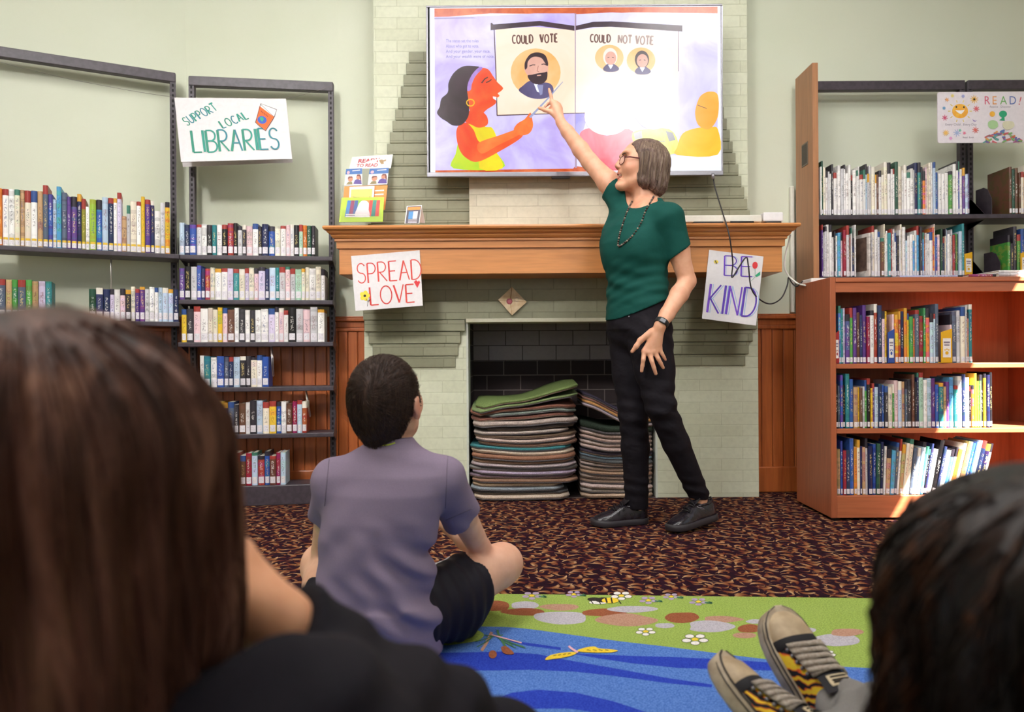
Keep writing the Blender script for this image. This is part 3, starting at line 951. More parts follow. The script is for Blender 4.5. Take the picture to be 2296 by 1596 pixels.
cs = [(787, 574), (941, 561), (948, 685), (797, 697)]
o, fn = sheet('hand_lettered_poster', 'tilted white poster reading SPREAD LOVE taped to the left of the mantelpiece', 'poster', cs, [3.405, 3.405, 3.39, 3.39], M_PAPER, 0.002)
a = Art(lambda x, y, h: fn(x / 154.0, y / 124.0, h))
hand_word(a, 'SPREAD', 11, 20, 44, M_REDS, 2.9, angle=0.0, xs=0.80, gap=0.13, jitter=0.03)
hand_word(a, 'LOVE', 36, 74, 40, M_REDS, 3.2, angle=0.0, xs=0.95, gap=0.13, jitter=0.04)
a.poly([(137, 70), (142, 66), (146, 70), (149, 67), (151, 72), (144, 84)], K_RED)
for k in range(5):
    t = 2 * PI * k / 5
    a.poly(circ(24 + 7 * math.cos(t), 92 + 7 * math.sin(t), 5, 5, 12), K_YEL)
a.poly(circ(24, 92, 3, 3, 10), K_BLACK)
a.stroke([(26, 98), (30, 106), (28, 116)], 1, K_BLACK)
a.stroke([(31, 104), (36, 100), (31, 107)], 1.2, K_BLACK)
mk('lettering', a.mb, o)

cs = [(1590, 560), (1712, 575), (1695, 730), (1574, 714)]
o, fn = sheet('hand_lettered_poster', 'tilted white poster reading BE KIND taped to the right of the mantelpiece', 'poster', cs, [3.40, 3.40, 3.385, 3.385], M_PAPER, 0.002)
a = Art(lambda x, y, h: fn(x / 122.0, y / 155.0, h))
hand_word(a, 'BE', 36, 9, 44, M_PURP, 2.9, angle=-0.08, xs=1.15, gap=0.22, echo=M_BLUEL)
hand_word(a, 'KIND', 8, 76, 64, M_PURP, 4.2, angle=-0.03, xs=0.72, gap=0.11, echo=M_BLUEL, slant=0.06)
a.poly(circ(105, 22, 6, 8, 16), K_RED)
a.stroke([(106, 30), (108, 48), (100, 58)], 0.8, K_GREEN)
a.poly([(108, 44), (118, 34), (119, 42), (111, 48)], K_GREEN)
a.poly(circ(18, 25, 5, 4, 12), K_YEL)
a.stroke([(15, 22), (20, 29)], 2, K_BLACK)
mk('lettering', a.mb, o)

# READ! sign hung from the tall shelf
Ys = 3.50
L0, R0, T0, B0 = at(2102, 205, Ys).x, at(2330, 205, Ys).x, at(2200, 206, Ys).z, at(2200, 320, Ys).z
mb = MB()
rr = 0.010
pl = []
for cx_, cz_, a0 in ((R0 - rr, T0 - rr, 0), (L0 + rr, T0 - rr, 90), (L0 + rr, B0 + rr, 180), (R0 - rr, B0 + rr, 270)):
    for k in range(5):
        th = math.radians(a0 + 90 * k / 4)
        pl.append((cx_ + rr * math.cos(th), Ys, cz_ + rr * math.sin(th)))
mb.prism(pl, (0, 0.004, 0), flat('#e6dfe6', 0.4, 'laminated_card'))
o = tag(mk('reading_sign', mb), 'white laminated READ! sign with a smiling sun, hung from the tall right shelf', 'sign')
a = Art(lambda x, y, h: at(2090 + x * 206 / 2192, 190 + y * 150 / 1596, Ys) + Vector((0, -h - 0.0004, 0)))
for ch, x, m, w in (('R', 1235, '#d8607c', 1), ('E', 1425, '#e8a060', 1), ('A', 1620, '#78b468', 1), ('D', 1830, '#5d74b4', 1), ('!', 2040, '#d86070', 1)):
    a.text(ch, x, 470, 285, flat(m, 0.5, 'sign_ink'), xs=0.86, angle=-0.25 if ch == '!' else 0.02)
K_GREY = flat('#8f8496', 0.5, 'grey_ink')
a.text('Rejoice . Discover', 1370, 548, 72, K_GREY, xs=0.95)
a.text('Every Child . Every Day', 310, 975, 78, K_GREY, xs=1.0)
a.text('Read  Book', 730, 1275, 56, K_GREY)
K_SUN = two_tone('sun_yellow', '#eda83a', '#f2bd45', 40, 0.5, 0)
a.poly(circ(665, 630, 190, 172, 36), K_SUN)
a.poly(circ(575, 530, 20, 24, 12), K_BLACK)
a.poly(circ(755, 535, 20, 24, 12), K_BLACK)
a.poly([(545, 600), (600, 612), (665, 612), (730, 606), (775, 590), (745, 650), (690, 700), (630, 680), (580, 640)], K_WHITE)
def burst(x, y, r, m, n=8, w=26):
    h_ = a.lay()
    for k in range(n):
        t = 2 * PI * k / n + 0.2
        a.stroke([(x, y), (x + r * math.cos(t), y + r * math.sin(t))], [w, w * 0.5], m, lift=h_ + k * 2e-6)
for x, y, r, cc, n in ((1000, 350, 100, '#ecb64a', 10), (1050, 575, 78, '#dd6a72', 8), (300, 790, 72, '#d2587c', 7), (1030, 1080, 82, '#de7068', 8), (325, 1150, 76, '#eec06a', 10), (590, 1150, 96, '#a8b8de', 8), (765, 1155, 40, '#e07898', 6), (350, 360, 52, '#eaa66a', 6), (480, 265, 44, '#e6d484', 8), (280, 560, 40, '#74a8d4', 8), (735, 275, 44, '#aab0e4', 7), (440, 1280, 44, '#e4a0d0', 7), (660, 1090, 36, '#7cc4b0', 5)):
    burst(x, y, r, flat(cc, 0.5, 'sign_ink'), n)
a.poly(circ(1000, 350, 26, 26, 12), K_BLACK)
for k in range(10):
    t = 2 * PI * k / 10
    a.stroke([(665 + 225 * math.cos(t), 630 + 215 * math.sin(t)), (665 + 285 * math.cos(t), 630 + 270 * math.sin(t))], 16, K_YEL, lift=a.step * 3)
a.poly([(955, 815), (985, 850), (1030, 860), (1065, 850), (1020, 885), (975, 870)], K_LILAC)
a.poly(circ(1430, 700, 66, 66, 20), K_SUN)
a.poly(circ(1685, 700, 95, 80, 20), K_GREEN)
a.poly([(1660, 740), (1715, 740), (1725, 860), (1590, 850), (1650, 810)], K_GREEN)
a.poly([(1330, 900), (1420, 850), (1540, 880), (1560, 1000), (1440, 1060), (1340, 1010)], flat('#a8cc98', 0.5, 'sign_ink'), 3)
a.poly([(1680, 900), (1800, 870), (1930, 890), (1950, 1000), (1800, 1080), (1690, 1020)], flat('#d8d4b8', 0.5, 'sign_ink'), 3)
R4 = random.Random(4)
for k in range(46):
    x = R4.uniform(1240, 2100)
    top = 1080 + abs(x - 1650) * 0.42
    y = R4.uniform(top, 1390)
    t = R4.uniform(-0.7, 0.7)
    w, hh = R4.uniform(60, 130), R4.uniform(26, 52)
    pts = [(x + (i * w * math.cos(t) - j * hh * math.sin(t)) / 2, min(1400, y + (i * w * math.sin(t) + j * hh * math.cos(t)) / 2)) for i, j in ((-1, -1), (1, -1), (1, 1), (-1, 1))]
    a.poly(pts, flat(R4.choice(['#c9606a', '#c86a58', '#5f78b4', '#5a9a9a', '#a85a86', '#d89a60', '#7a5f9c', '#7fae68']), 0.5, 'sign_ink'))
mk('printed_design', a.mb, o)

# little kraft envelope above the firebox
cs = [(1148, 643), (1181, 677), (1148, 707), (1117, 672)]
o, fn = sheet('kraft_envelope', 'small tan envelope with a red wax seal hung diamond-wise above the firebox', 'envelope', cs, [3.62, 3.62, 3.61, 3.61], two_tone('kraft_paper', '#cdb18a', '#dac6a4', 30, 0.7, 0.1), 0.004)
a = Art(lambda x, y, h: fn(x, y, h))
K_TAN = flat('#b08d62', 0.7, 'paper_edge')
for pts in ([(0, 0), (0.42, 0.58)], [(1, 0), (0.42, 0.58)], [(0.03, 1), (0.40, 0.62)], [(0.42, 0.58), (1, 1)]):
    a.stroke(pts, 0.022, K_TAN)
a.stroke(circ(0.6, 0.28, 0.10, 0.10, 14), 0.012, K_GREY)
mk('flap_edges', a.mb, o)
mk('wax_seal', MB().ball(fn(0.42, 0.62, 0.002), (0.015, 0.005, 0.015), flat('#b5626c', 0.4, 'sealing_wax'), 14, 8), o)
mk('hanging_thread', MB().tube([fn(0.02, 0.02, 0.0015), fn(0.22, 0.30, 0.003), fn(0.42, 0.58, 0.0035)], 0.0018, K_TAN, 6), o)

# ================================================================== things on the mantel
MT = 1.3458
M_ACR = NT('clear_acrylic', '#f4f6f6', 0.05)
M_ACR.b.inputs['Transmission Weight'].default_value = 0.92
M_ACR.b.inputs['IOR'].default_value = 1.05
M_ACR.b.inputs['Alpha'].default_value = 0.35
M_ACR = M_ACR.m
def slab(pix, Y0, Y1, m, thick=0.003):
    """leaning rectangular sheet: pixel corners tl, tr, br, bl; top at depth Y1, bottom at depth Y0"""
    P = [at(pix[0][0], pix[0][1], Y1), at(pix[1][0], pix[1][1], Y1), at(pix[2][0], pix[2][1], Y0), at(pix[3][0], pix[3][1], Y0)]
    n = (P[1] - P[0]).cross(P[3] - P[0]).normalized()
    if n.y > 0:
        n = -n
    mb = MB().prism(P, -n * thick, m)
    fn = lambda u, v, h: P[0] * (1 - u) * (1 - v) + P[1] * u * (1 - v) + P[2] * u * v + P[3] * (1 - u) * v + n * (h + 0.0003)
    return mb, fn
rack = thing('brochure_holder', 'clear tiered brochure holder with a READY TO READ header on the mantelpiece', 'brochure holder', at(815, 503, 3.45))
mb, fn = slab([(790, 352), (881, 346), (866, 498), (770, 500)], 3.56, 3.60, M_ACR, 0.003)
mk('back_panel', mb, rack)
mb, fn = slab([(790, 352), (881, 346), (876, 377), (783, 378)], 3.588, 3.60, K_WHITE, 0.002)
hd = mk('header_card', mb, rack)
a = Art(fn)
a.text('READY', 0.17, 0.52, 0.42, flat('#b5343c', 0.5, 'header_ink'), xs=0.40, bold=0.04, angle=0)
a.text('TO READ', 0.16, 0.86, 0.34, flat('#b5343c', 0.5, 'header_ink'), xs=0.36, bold=0.03)
a.poly([(0.68, 0.38), (0.74, 0.34), (0.80, 0.40), (0.85, 0.34), (0.86, 0.46), (0.80, 0.52), (0.82, 0.66), (0.76, 0.7), (0.72, 0.58)], flat('#a8875e', 0.5, 'header_ink'))
mk('header_lettering', a.mb, hd)
for k, (ya, yb, Ya) in enumerate(((430, 416, 3.545), (463, 442, 3.50), (500, 470, 3.455))):
    mb = MB().box((at(768 - k * 2, 480, Ya).x, Ya - 0.003, max(MT, at(800, ya, Ya).z)), (at(868 - k * 6, 480, Ya).x, Ya, at(800, yb, Ya).z), M_ACR)
    mk('pocket_front', mb, rack)
mk('base', MB().box((at(765, 500, 3.45).x, 3.452, MT), (at(866, 500, 3.5).x, 3.57, MT + 0.003), M_ACR), rack)
def brochure(name, label, pix, Y0, Y1, m, draw, group='brochures in the clear holder'):
    mb, fn = slab(pix, Y0, Y1, m, 0.0025)
    o = tag(mk(name, mb), label, 'brochure', group)
    a = Art(fn)
    draw(a)
    mk('printed_cover', a.mb, o)
    return o
SK = [flat(c, 0.5, 'print_ink') for c in ('#3f6fb4', '#c98a6c', '#5a4496', '#7a3c34', '#e8dcd4', '#ef8f3c')]
def d_blue(a):
    a.poly(R_(0.0, 0.0, 1, 0.34), SK[0])
    a.poly(circ(0.16, 0.22, 0.09, 0.09, 14), flat('#e9a8b4', 0.5, 'print_ink'))
    a.stroke([(0.4, 0.13), (0.88, 0.11)], 0.05, K_WHITE)
    a.poly(circ(0.32, 0.62, 0.15, 0.16, 14), SK[1])
    a.poly([(0.16, 0.56), (0.2, 0.46), (0.4, 0.46), (0.46, 0.54), (0.3, 0.54), (0.18, 0.62)], SK[3])
    a.poly([(0.1, 0.95), (0.2, 0.78), (0.42, 0.78), (0.46, 0.95)], flat('#8a7c50', 0.5, 'print_ink'))
    a.poly([(0.5, 0.92), (0.58, 0.70), (0.72, 0.62), (0.94, 0.72), (0.98, 0.95)], SK[2])
    a.poly(circ(0.78, 0.52, 0.13, 0.15, 14), SK[1])
    a.poly([(0.66, 0.46), (0.72, 0.36), (0.88, 0.37), (0.94, 0.5), (0.96, 0.8), (0.88, 0.66), (0.84, 0.45)], SK[3])
brochure('brochure', 'blue-topped brochure in the upper left pocket of the clear holder', [(776, 379), (812, 377), (812, 415), (772, 416)], 3.552, 3.565, K_WHITE, d_blue)
brochure('brochure', 'blue-topped brochure in the upper right pocket of the clear holder', [(829, 378), (872, 376), (868, 413), (824, 415)], 3.552, 3.565, K_WHITE, d_blue)
def d_or(a):
    a.poly(R_(0, 0, 1, 1), SK[5])
    for k in range(4):
        a.stroke([(0.72, 0.22 + 0.16 * k), (0.93, 0.21 + 0.16 * k)], 0.05, K_WHITE)
brochure('brochure', 'orange brochure with white lines in the middle pocket of the clear holder', [(772, 418), (869, 415), (863, 470), (768, 472)], 3.515, 3.535, SK[5], d_or)
def d_yel(a):
    a.poly(R_(0.07, 0.12, 0.92, 1.0), flat('#f1cd68', 0.5, 'print_ink'))
    a.stroke([(0.5, 0.9), (0.55, 0.5), (0.62, 0.8), (0.7, 0.75)], 0.03, K_TAN, 4)
    a.stroke([(0.84, 0.45), (0.8, 0.9)], 0.03, K_TAN)
    a.stroke([(0.15, 0.45), (0.45, 0.5)], 0.03, K_TAN)
brochure('brochure', 'small yellow card with a white border in front of the orange brochure', [(784, 419), (840, 417), (836, 468), (781, 470)], 3.506, 3.522, K_WHITE, d_yel)
def d_gr(a):
    cols = ['#3b7fc4', '#8c2f56', '#3e5f9c', '#8cc63a', '#f08a34', '#f08a34', '#d8403a', '#2f8a80', '#d8403a']
    for k, cc in enumerate(cols):
        x = 0.13 + 0.086 * k
        a.poly([(x + 0.02, 0.12), (x + 0.1, 0.12), (x + 0.085, 0.78), (x - 0.01, 0.78)], flat(cc, 0.5, 'print_ink'), lift=0.0006)
    a.poly([(0.36, 0.78), (0.40, 0.4), (0.46, 0.18), (0.56, 0.14), (0.65, 0.24), (0.66, 0.5), (0.68, 0.78)], flat('#ece2e6', 0.5, 'print_ink'), 4, lift=0.0012)
    a.stroke([(0.14, 0.70), (0.64, 0.71)], 0.05, K_WHITE, lift=0.0016)
    a.stroke([(0.14, 0.78), (0.70, 0.79)], 0.05, K_WHITE, lift=0.0016)
brochure('brochure', 'lime green card with striped picture in the front pocket of the clear holder', [(766, 443), (861, 442), (858, 497), (760, 498)], 3.46, 3.485, flat('#b5d832', 0.5, 'lime_card'), d_gr)
# little tent leaflet
tl_ = thing('folded_leaflet', 'small dark folded leaflet with a blue square standing alone on the mantelpiece', 'leaflet', at(928, 503, 3.47))
mb, fn = slab([(912, 462), (946, 460), (940, 501), (907, 501)], 3.46, 3.475, K_WHITE, 0.0015)
mk('front_leaf', mb, tl_)
a = Art(fn)
a.poly(R_(0.06, 0.03, 0.96, 1.0), flat('#54505c', 0.5, 'print_ink'))
a.poly(R_(0.10, 0.08, 0.92, 0.24), SK[5])
a.poly(R_(0.2, 0.32, 0.5, 0.74), flat('#4a8ecc', 0.5, 'print_ink'))
a.poly(R_(0.5, 0.32, 0.8, 0.74), flat('#ddd6dc', 0.5, 'print_ink'))
for k in range(3):
    a.stroke([(0.22, 0.80 + 0.07 * k), (0.82, 0.80 + 0.07 * k)], 0.03, flat('#ddd6dc', 0.5, 'print_ink'))
mk('printed_cover', a.mb, tl_)
mb, fn = slab([(912, 462), (946, 460), (953, 500), (914, 500)], 3.515, 3.478, K_WHITE, 0.0015)
mk('back_leaf', mb, tl_)
# white bar and clutter at the right end
mb = MB().box((0.73, 3.37, MT + 0.010), (1.185, 3.41, MT + 0.044), flat('#dcd8cc', 0.5, 'cream_plastic'), bev=0.006)
bar = tag(mk('plastic_rail', mb), 'long cream bar lying along the right half of the mantelpiece', 'bar')
mk('foot', MB().box((0.86, 3.366, MT), (1.0, 3.414, MT + 0.0125), M_BACK, bev=0.002), bar)
mb = MB().box((1.195, 3.38, MT + 0.014), (1.29, 3.43, MT + 0.058), flat('#e4e2e4', 0.35, 'white_plastic'), bev=0.006)
wb = tag(mk('cable_box', mb), 'small white box on black feet at the right end of the mantelpiece', 'box')
mk('foot', MB().box((1.205, 3.376, MT), (1.28, 3.425, MT + 0.015), M_BACK, bev=0.004), wb)
tag(mk('marker_pen', MB().tube([(1.03, 3.352, MT + 0.006), (1.14, 3.357, MT + 0.006)], 0.006, M_BACK, 10)), 'black marker pen lying in front of the cream bar on the mantelpiece', 'pen')

# ================================================================== metal shelving
def slotted_post(mb, x0, x1, y0, y1, z0, z1, M):
    mb.box((x0, y0, z0), (x1, y1, z1), M_METAL, M=M, bev=0.002)
    n = int((z1 - z0 - 0.06) / 0.026)
    xm = (x0 + x1) / 2
    for i in range(n):
        z = z0 + 0.04 + i * 0.026
        mb.box((xm - 0.0045, y0 - 0.0006, z), (xm + 0.0045, y0 + 0.002, z + 0.014), M_SLOT, M=M)

def shelf_unit(name, label, org, yaw, L, top, shelves, depth, base=True, posts=(0, 1), z0=0.0, rail_h=0.048, parts=None):
    """a bay in its own frame: x along the bay from the left post, y towards the wall, z up; org is the left post"""
    t = thing(name, label, 'bookshelf', org)
    M = Matrix.Translation(Vector(org)) @ Matrix.Rotation(yaw, 4, 'Z')
    mb = MB().box((-0.012, -0.018, top - rail_h), (L + 0.012, 0.02, top), M_METAL, M=M, bev=0.003)
    mk('top_rail', mb, t)
    for k in posts:
        x = k * L
        mb = MB()
        slotted_post(mb, x - 0.014, x + 0.014, -0.014, 0.018, z0, top - 0.004, M)
        mk('upright', mb, t)
    for z in shelves:
        mb = MB()
        mb.box((-0.025, -depth, z - 0.022), (L + 0.022, -0.012, z), M_METAL, M=M, bev=0.003)
        mk('shelf_board', mb, t)
        for x in (-0.022, L + 0.018):
            mb = MB()
            mb.prism([M @ Vector(p) for p in ((x, -depth + 0.03, z - 0.020), (x, -0.02, z - 0.055), (x, -0.02, z + 0.10), (x, -0.05, z + 0.10), (x, -depth + 0.03, z + 0.004))], M.to_3x3() @ Vector((0.0025, 0, 0)), M_METAL)
            mk('shelf_bracket', mb, t)
    if base:
        mb = MB().box((-0.012, -depth, 0.001), (L + 0.012, -depth + 0.02, base), M_METAL, M=M, bev=0.003)
        mb.box((-0.012, -depth + 0.001, base - 0.02), (L + 0.012, -0.012, base + 0.002), M_METAL, M=M, bev=0.003)
        mk('base_plinth', mb, t)
    return t, M
MID_ORG, MID_YAW, MID_L = Vector((-1.618, 3.628, 0)), math.atan2(3.72 - 3.628, 1.618 - 0.935), 0.689
MID_Z = [1.232, 1.014, 0.806, 0.585, 0.354]
mid, MID_M = shelf_unit('metal_bookshelf', 'tall narrow black metal bookshelf left of the fireplace', MID_ORG, MID_YAW, MID_L, 2.158, MID_Z, 0.165, base=0.098)
LEFT_R = Vector((-1.703, 3.60, 0))
LEFT_YAW, LEFT_L = math.atan2(0.438, 0.899), 0.95
LEFT_ORG = LEFT_R - Vector((math.cos(LEFT_YAW), math.sin(LEFT_YAW), 0)) * LEFT_L
LEFT_Z = [1.232, 0.905, 0.60, 0.354]
left, LEFT_M = shelf_unit('metal_bookshelf', 'wide black metal bookshelf at the far left, angled toward the listeners', LEFT_ORG, LEFT_YAW, LEFT_L, 2.165, LEFT_Z, 0.175, base=0.098)
RT_ORG, RT_L = Vector((1.545, 3.715, 0)), 0.80
rt, RT_M = shelf_unit('metal_bookshelf', 'tall black metal bookshelf with a wooden end panel behind the low bookcase', RT_ORG, 0.0, RT_L, 2.145, [1.418, 1.112], 0.185, base=0.098)
mk('end_panel', MB().box((1.494, 3.53, 0.0), (1.523, 3.742, 2.172), M_PANELW, bev=0.002), rt)
mb = MB().box((1.491, 3.585, 1.685), (1.4945, 3.66, 1.80), flat('#6a5a4c', 0.4, 'card_frame'), bev=0.001)
cf = mk('label_holder', mb, rt)
mk('holder_card', MB().box((1.4902, 3.592, 1.693), (1.4912, 3.653, 1.792), flat('#4a443f', 0.6, 'dark_card')), cf)
RT2_ORG, RT2_L = Vector((2.385, 3.715, 0)), 0.80
rt2, RT2_M = shelf_unit('metal_bookshelf', 'black metal bookshelf bay at the far right edge behind the READ! sign', RT2_ORG, 0.0, RT2_L, 2.145, [1.418, 1.112], 0.185, base=0.098)

# black sheet-metal and wire bookends
def plate_end(M, x, z, label, lean=0.0, dep=0.12, h=0.15):
    mb = MB()
    Q = M @ Matrix.Translation((x, -0.03, z)) @ Matrix.Rotation(lean, 4, 'Y')
    mb.prism([Q @ Vector(p) for p in ((0, 0, 0), (0, -dep, 0), (0, -dep, h * .55), (0, -dep * .75, h * .9), (0, -dep * .5, h), (0, 0, h))], (Q.to_3x3() @ Vector((0.0025, 0, 0))), M_METAL)
    o = tag(mk('bookend', mb), label, 'bookend')
    mk('foot_plate', MB().box((0, -dep, 0.0), (0.06, 0, 0.002), M_METAL, M=M @ Matrix.Translation((x, -0.03, z))), o)
    return o
plate_end(LEFT_M, LEFT_L + 0.005, 1.233, 'black sheet-metal bookend closing the top row of the far left shelf')
plate_end(RT2_M, 0.015, 1.419, 'black sheet-metal bookend at the start of the upper right row')
plate_end(RT2_M, 0.055, 1.113, 'black sheet-metal bookend on the lower shelf under the READ! sign', h=0.13)
M_WIRE = flat('#d8d4d0', 0.3, 'chromed_wire', Metallic=0.8)
def wire_end(M, x0, z0, x1, z1, label):
    mb = MB()
    for y in (-0.135, -0.10):
        mb.tube([M @ Vector((x0, y, z0)), M @ Vector((x1, y, z1))], 0.0022, M_WIRE, 6)
    mb.tube([M @ Vector((x1, -0.135, z1)), M @ Vector((x1, -0.118, z1 - 0.004)), M @ Vector((x1, -0.10, z1))], 0.0022, M_WIRE, 6)
    tag(mk('wire_bookend', mb), label, 'bookend')
    return mb
wire_end(MID_M, 0.405, 0.784, 0.412, 0.640, 'wire book support hanging straight down on the fourth shelf of the narrow black bookshelf')
wire_end(MID_M, 0.570, 0.563, 0.590, 0.435, 'wire book support leaning beside the fifth row of the narrow black bookshelf')
wire_end(LEFT_M, LEFT_L - 0.27, 1.208, LEFT_L - 0.27, 1.06, 'wire book support hanging under the top shelf of the far left bookshelf')

# ================================================================== low wooden bookcase on the right
bc = thing('wooden_bookcase', 'low cherry-wood bookcase with three rows of picture books at the right', 'bookcase', (1.95, 3.30, 0))
QX0, QX1, QY0, QY1, QT = 1.392, 2.60, 3.12, 3.50, 1.066
mk('side_panel', MB().box((QX0, QY0, 0.012), (QX0 + 0.026, QY1, QT), M_CHERRY_V, bev=0.003), bc)
mk('side_panel', MB().box((2.42, QY0 + 0.01, 0.012), (2.446, QY1, QT - 0.03), M_CHERRY_V, bev=0.003), bc)
mk('side_panel', MB().box((QX1 - 0.026, QY0, 0.012), (QX1, QY1, QT), M_CHERRY_V, bev=0.003), bc)
mk('top_board', MB().box((QX0 + 0.026, QY0 - 0.001, QT - 0.022), (QX1 - 0.026, QY1, QT - 0.002), M_CHERRY, bev=0.003), bc)
mk('apron', MB().box((QX0 + 0.026, QY0 + 0.006, QT - 0.066), (QX1 - 0.026, QY0 + 0.028, QT - 0.022), M_CHERRY, bev=0.002), bc)
BC_Z = [0.6865, 0.402, 0.108]
for z in BC_Z[:2]:
    for xa, xb in ((QX0 + 0.026, 2.42), (2.446, QX1 - 0.026)):
        mk('shelf_board', MB().box((xa, QY0 + 0.008, z - 0.021), (xb, QY1 - 0.02, z), M_CHERRY, bev=0.002), bc)
mk('bottom_shelf', MB().box((QX0 + 0.026, QY0 + 0.012, 0.085), (QX1 - 0.026, QY1 - 0.02, 0.108), M_CHERRY, bev=0.002), bc)
mk('kick_board', MB().box((QX0 + 0.026, QY0 + 0.004, 0.012), (QX1 - 0.026, QY0 + 0.024, 0.107), M_CHERRY, bev=0.002), bc)
mk('back_panel', MB().box((QX0 + 0.026, QY1 - 0.02, 0.02), (QX1 - 0.026, QY1 - 0.008, QT - 0.01), M_CHERRY_V), bc)
for x in (QX0 + 0.02, 2.0, QX1 - 0.05):
    for y in (QY0 + 0.04, QY1 - 0.05):
        mk('glide', MB().box((x, y, 0.0), (x + 0.03, y + 0.03, 0.014), M_BACK), bc)
# white power strip lying on top
ps = tag(mk('power_strip', MB().box((1.41, 3.36, QT + 0.001), (1.50, 3.47, QT + 0.022), flat('#e9e6e2', 0.4, 'white_plastic'), bev=0.005)), 'white power strip lying on the back left corner of the low bookcase', 'power strip')
mk('socket', MB().box((1.44, 3.40, QT + 0.021), (1.47, 3.43, QT + 0.0235), M_BACK), ps)
# ================================================================== books
def m_book():
    t = NT('book_cover', '#ffffff', 0.38)
    oi = t.n('ShaderNodeObjectInfo')
    tc = t.n('ShaderNodeTexCoord')
    sp = t.n('ShaderNodeSeparateXYZ')
    t.l(tc.outputs['Generated'], sp.inputs[0])
    so = t.n('ShaderNodeSeparateXYZ')
    t.l(tc.outputs['Object'], so.inputs[0])
    rnd = oi.outputs['Random']
    # title lettering: short strokes up the middle of the spine
    cmb = t.n('ShaderNodeCombineXYZ')
    t.l(t.math('MULTIPLY', so.outputs[0], 230), cmb.inputs[0])
    t.l(t.math('MULTIPLY', so.outputs[2], 150), cmb.inputs[1])
    t.l(t.math('MULTIPLY', rnd, 90), cmb.inputs[2])
    nz = t.noise(cmb.outputs[0], 1.0, 2, 0.5)
    ink = t.math('GREATER_THAN', nz.outputs['Fac'], 0.54)
    midx = t.math('LESS_THAN', t.math('ABSOLUTE', t.math('SUBTRACT', sp.outputs[0], 0.5)), 0.22)
    r2 = t.math('FRACT', t.math('MULTIPLY', rnd, 17.3))
    r3 = t.math('FRACT', t.math('MULTIPLY', rnd, 41.7))
    r4 = t.math('FRACT', t.math('MULTIPLY', rnd, 77.1))
    zlo = t.math('ADD', 0.28, t.math('MULTIPLY', r2, 0.14))
    zhi = t.math('ADD', 0.66, t.math('MULTIPLY', r3, 0.22))
    win = t.math('MULTIPLY', t.math('GREATER_THAN', sp.outputs[2], zlo), t.math('LESS_THAN', sp.outputs[2], zhi))
    ink = t.math('MULTIPLY', t.math('MULTIPLY', ink, midx), win)
    # author's band near the top of some spines
    band = t.math('MULTIPLY', t.math('GREATER_THAN', sp.outputs[2], t.math('ADD', 0.78, t.math('MULTIPLY', r3, 0.14))), t.math('GREATER_THAN', r4, 0.62))
    # picture printed over the cover
    v = t.n('ShaderNodeCombineXYZ')
    t.l(t.math('MULTIPLY', so.outputs[1], 26), v.inputs[0])
    t.l(t.math('MULTIPLY', so.outputs[2], 34), v.inputs[1])
    t.l(t.math('MULTIPLY', rnd, 50), v.inputs[2])
    pn = t.noise(v.outputs[0], 1.0, 3)
    hue = t.n('ShaderNodeHueSaturation')
    hue.inputs['Saturation'].default_value = 1.0
    t.l(oi.outputs['Color'], hue.inputs['Color'])
    t.l(t.math('ADD', 0.36, t.math('MULTIPLY', r2, 0.28)), hue.inputs['Hue'])
    t.l(t.math('ADD', 0.45, t.math('MULTIPLY', r4, 0.7)), hue.inputs['Value'])
    base = t.mix(t.math('MULTIPLY', t.math('GREATER_THAN', pn.outputs['Fac'], 0.53), 0.55), oi.outputs['Color'], hue.outputs['Color'])
    bandcol = t.ramp(r2, [(0.0, '#2f2a34'), (0.25, '#a03a34'), (0.45, '#31518f'), (0.6, '#e8e2d6'), (0.75, '#3f7a68'), (0.9, '#d9a23a')], 'CONSTANT')
    base = t.mix(band, base, bandcol)
    lum = t.n('ShaderNodeRGBToBW')
    t.l(oi.outputs['Color'], lum.inputs[0])
    light = t.math('GREATER_THAN', lum.outputs[0], 0.30)
    inkd = t.ramp(r3, [(0.0, '#2d2530'), (0.35, '#7a2f3a'), (0.6, '#2e4a86'), (0.8, '#3b3b3b')], 'CONSTANT')
    inkl = t.ramp(r4, [(0.0, '#f2efe8'), (0.5, '#f0d684'), (0.75, '#f2efe8')], 'CONSTANT')
    inkc = t.mix(light, inkl, inkd)
    t.color(t.mix(t.math('MULTIPLY', ink, 0.55), base, inkc))
    return t.m
M_BOOK = m_book()
M_PAGES = two_tone('book_pages', '#e9e2d2', '#d8cfbc', 300, 0.8, 0.1, 0.0005, stretch=(1, 0.02, 0.02))
def m_label():
    t = NT('spine_sticker', '#e2dee4', 0.45)
    tc = t.n('ShaderNodeTexCoord')
    so = t.n('ShaderNodeSeparateXYZ')
    t.l(tc.outputs['Object'], so.inputs[0])
    oi = t.n('ShaderNodeObjectInfo')
    cmb = t.n('ShaderNodeCombineXYZ')
    t.l(t.math('MULTIPLY', so.outputs[0], 400), cmb.inputs[0])
    t.l(t.math('MULTIPLY', so.outputs[2], 330), cmb.inputs[1])
    t.l(t.math('MULTIPLY', oi.outputs['Random'], 60), cmb.inputs[2])
    nz = t.noise(cmb.outputs[0], 1.0, 1)
    sp = t.n('ShaderNodeSeparateXYZ')
    t.l(tc.outputs['Generated'], sp.inputs[0])
    w = t.math('MULTIPLY', t.math('LESS_THAN', t.math('ABSOLUTE', t.math('SUBTRACT', sp.outputs[2], 0.5)), 0.3), t.math('LESS_THAN', t.math('ABSOLUTE', t.math('SUBTRACT', sp.outputs[0], 0.5)), 0.36))
    ink = t.math('MULTIPLY', t.math('GREATER_THAN', nz.outputs['Fac'], 0.6), w)
    t.color(t.mix(t.math('MULTIPLY', ink, 0.6), '#e2dee4', '#6a6570'))
    return t.m
M_LABEL = m_label()
M_TAPE = flat('#e9c23a', 0.45, 'yellow_tape')

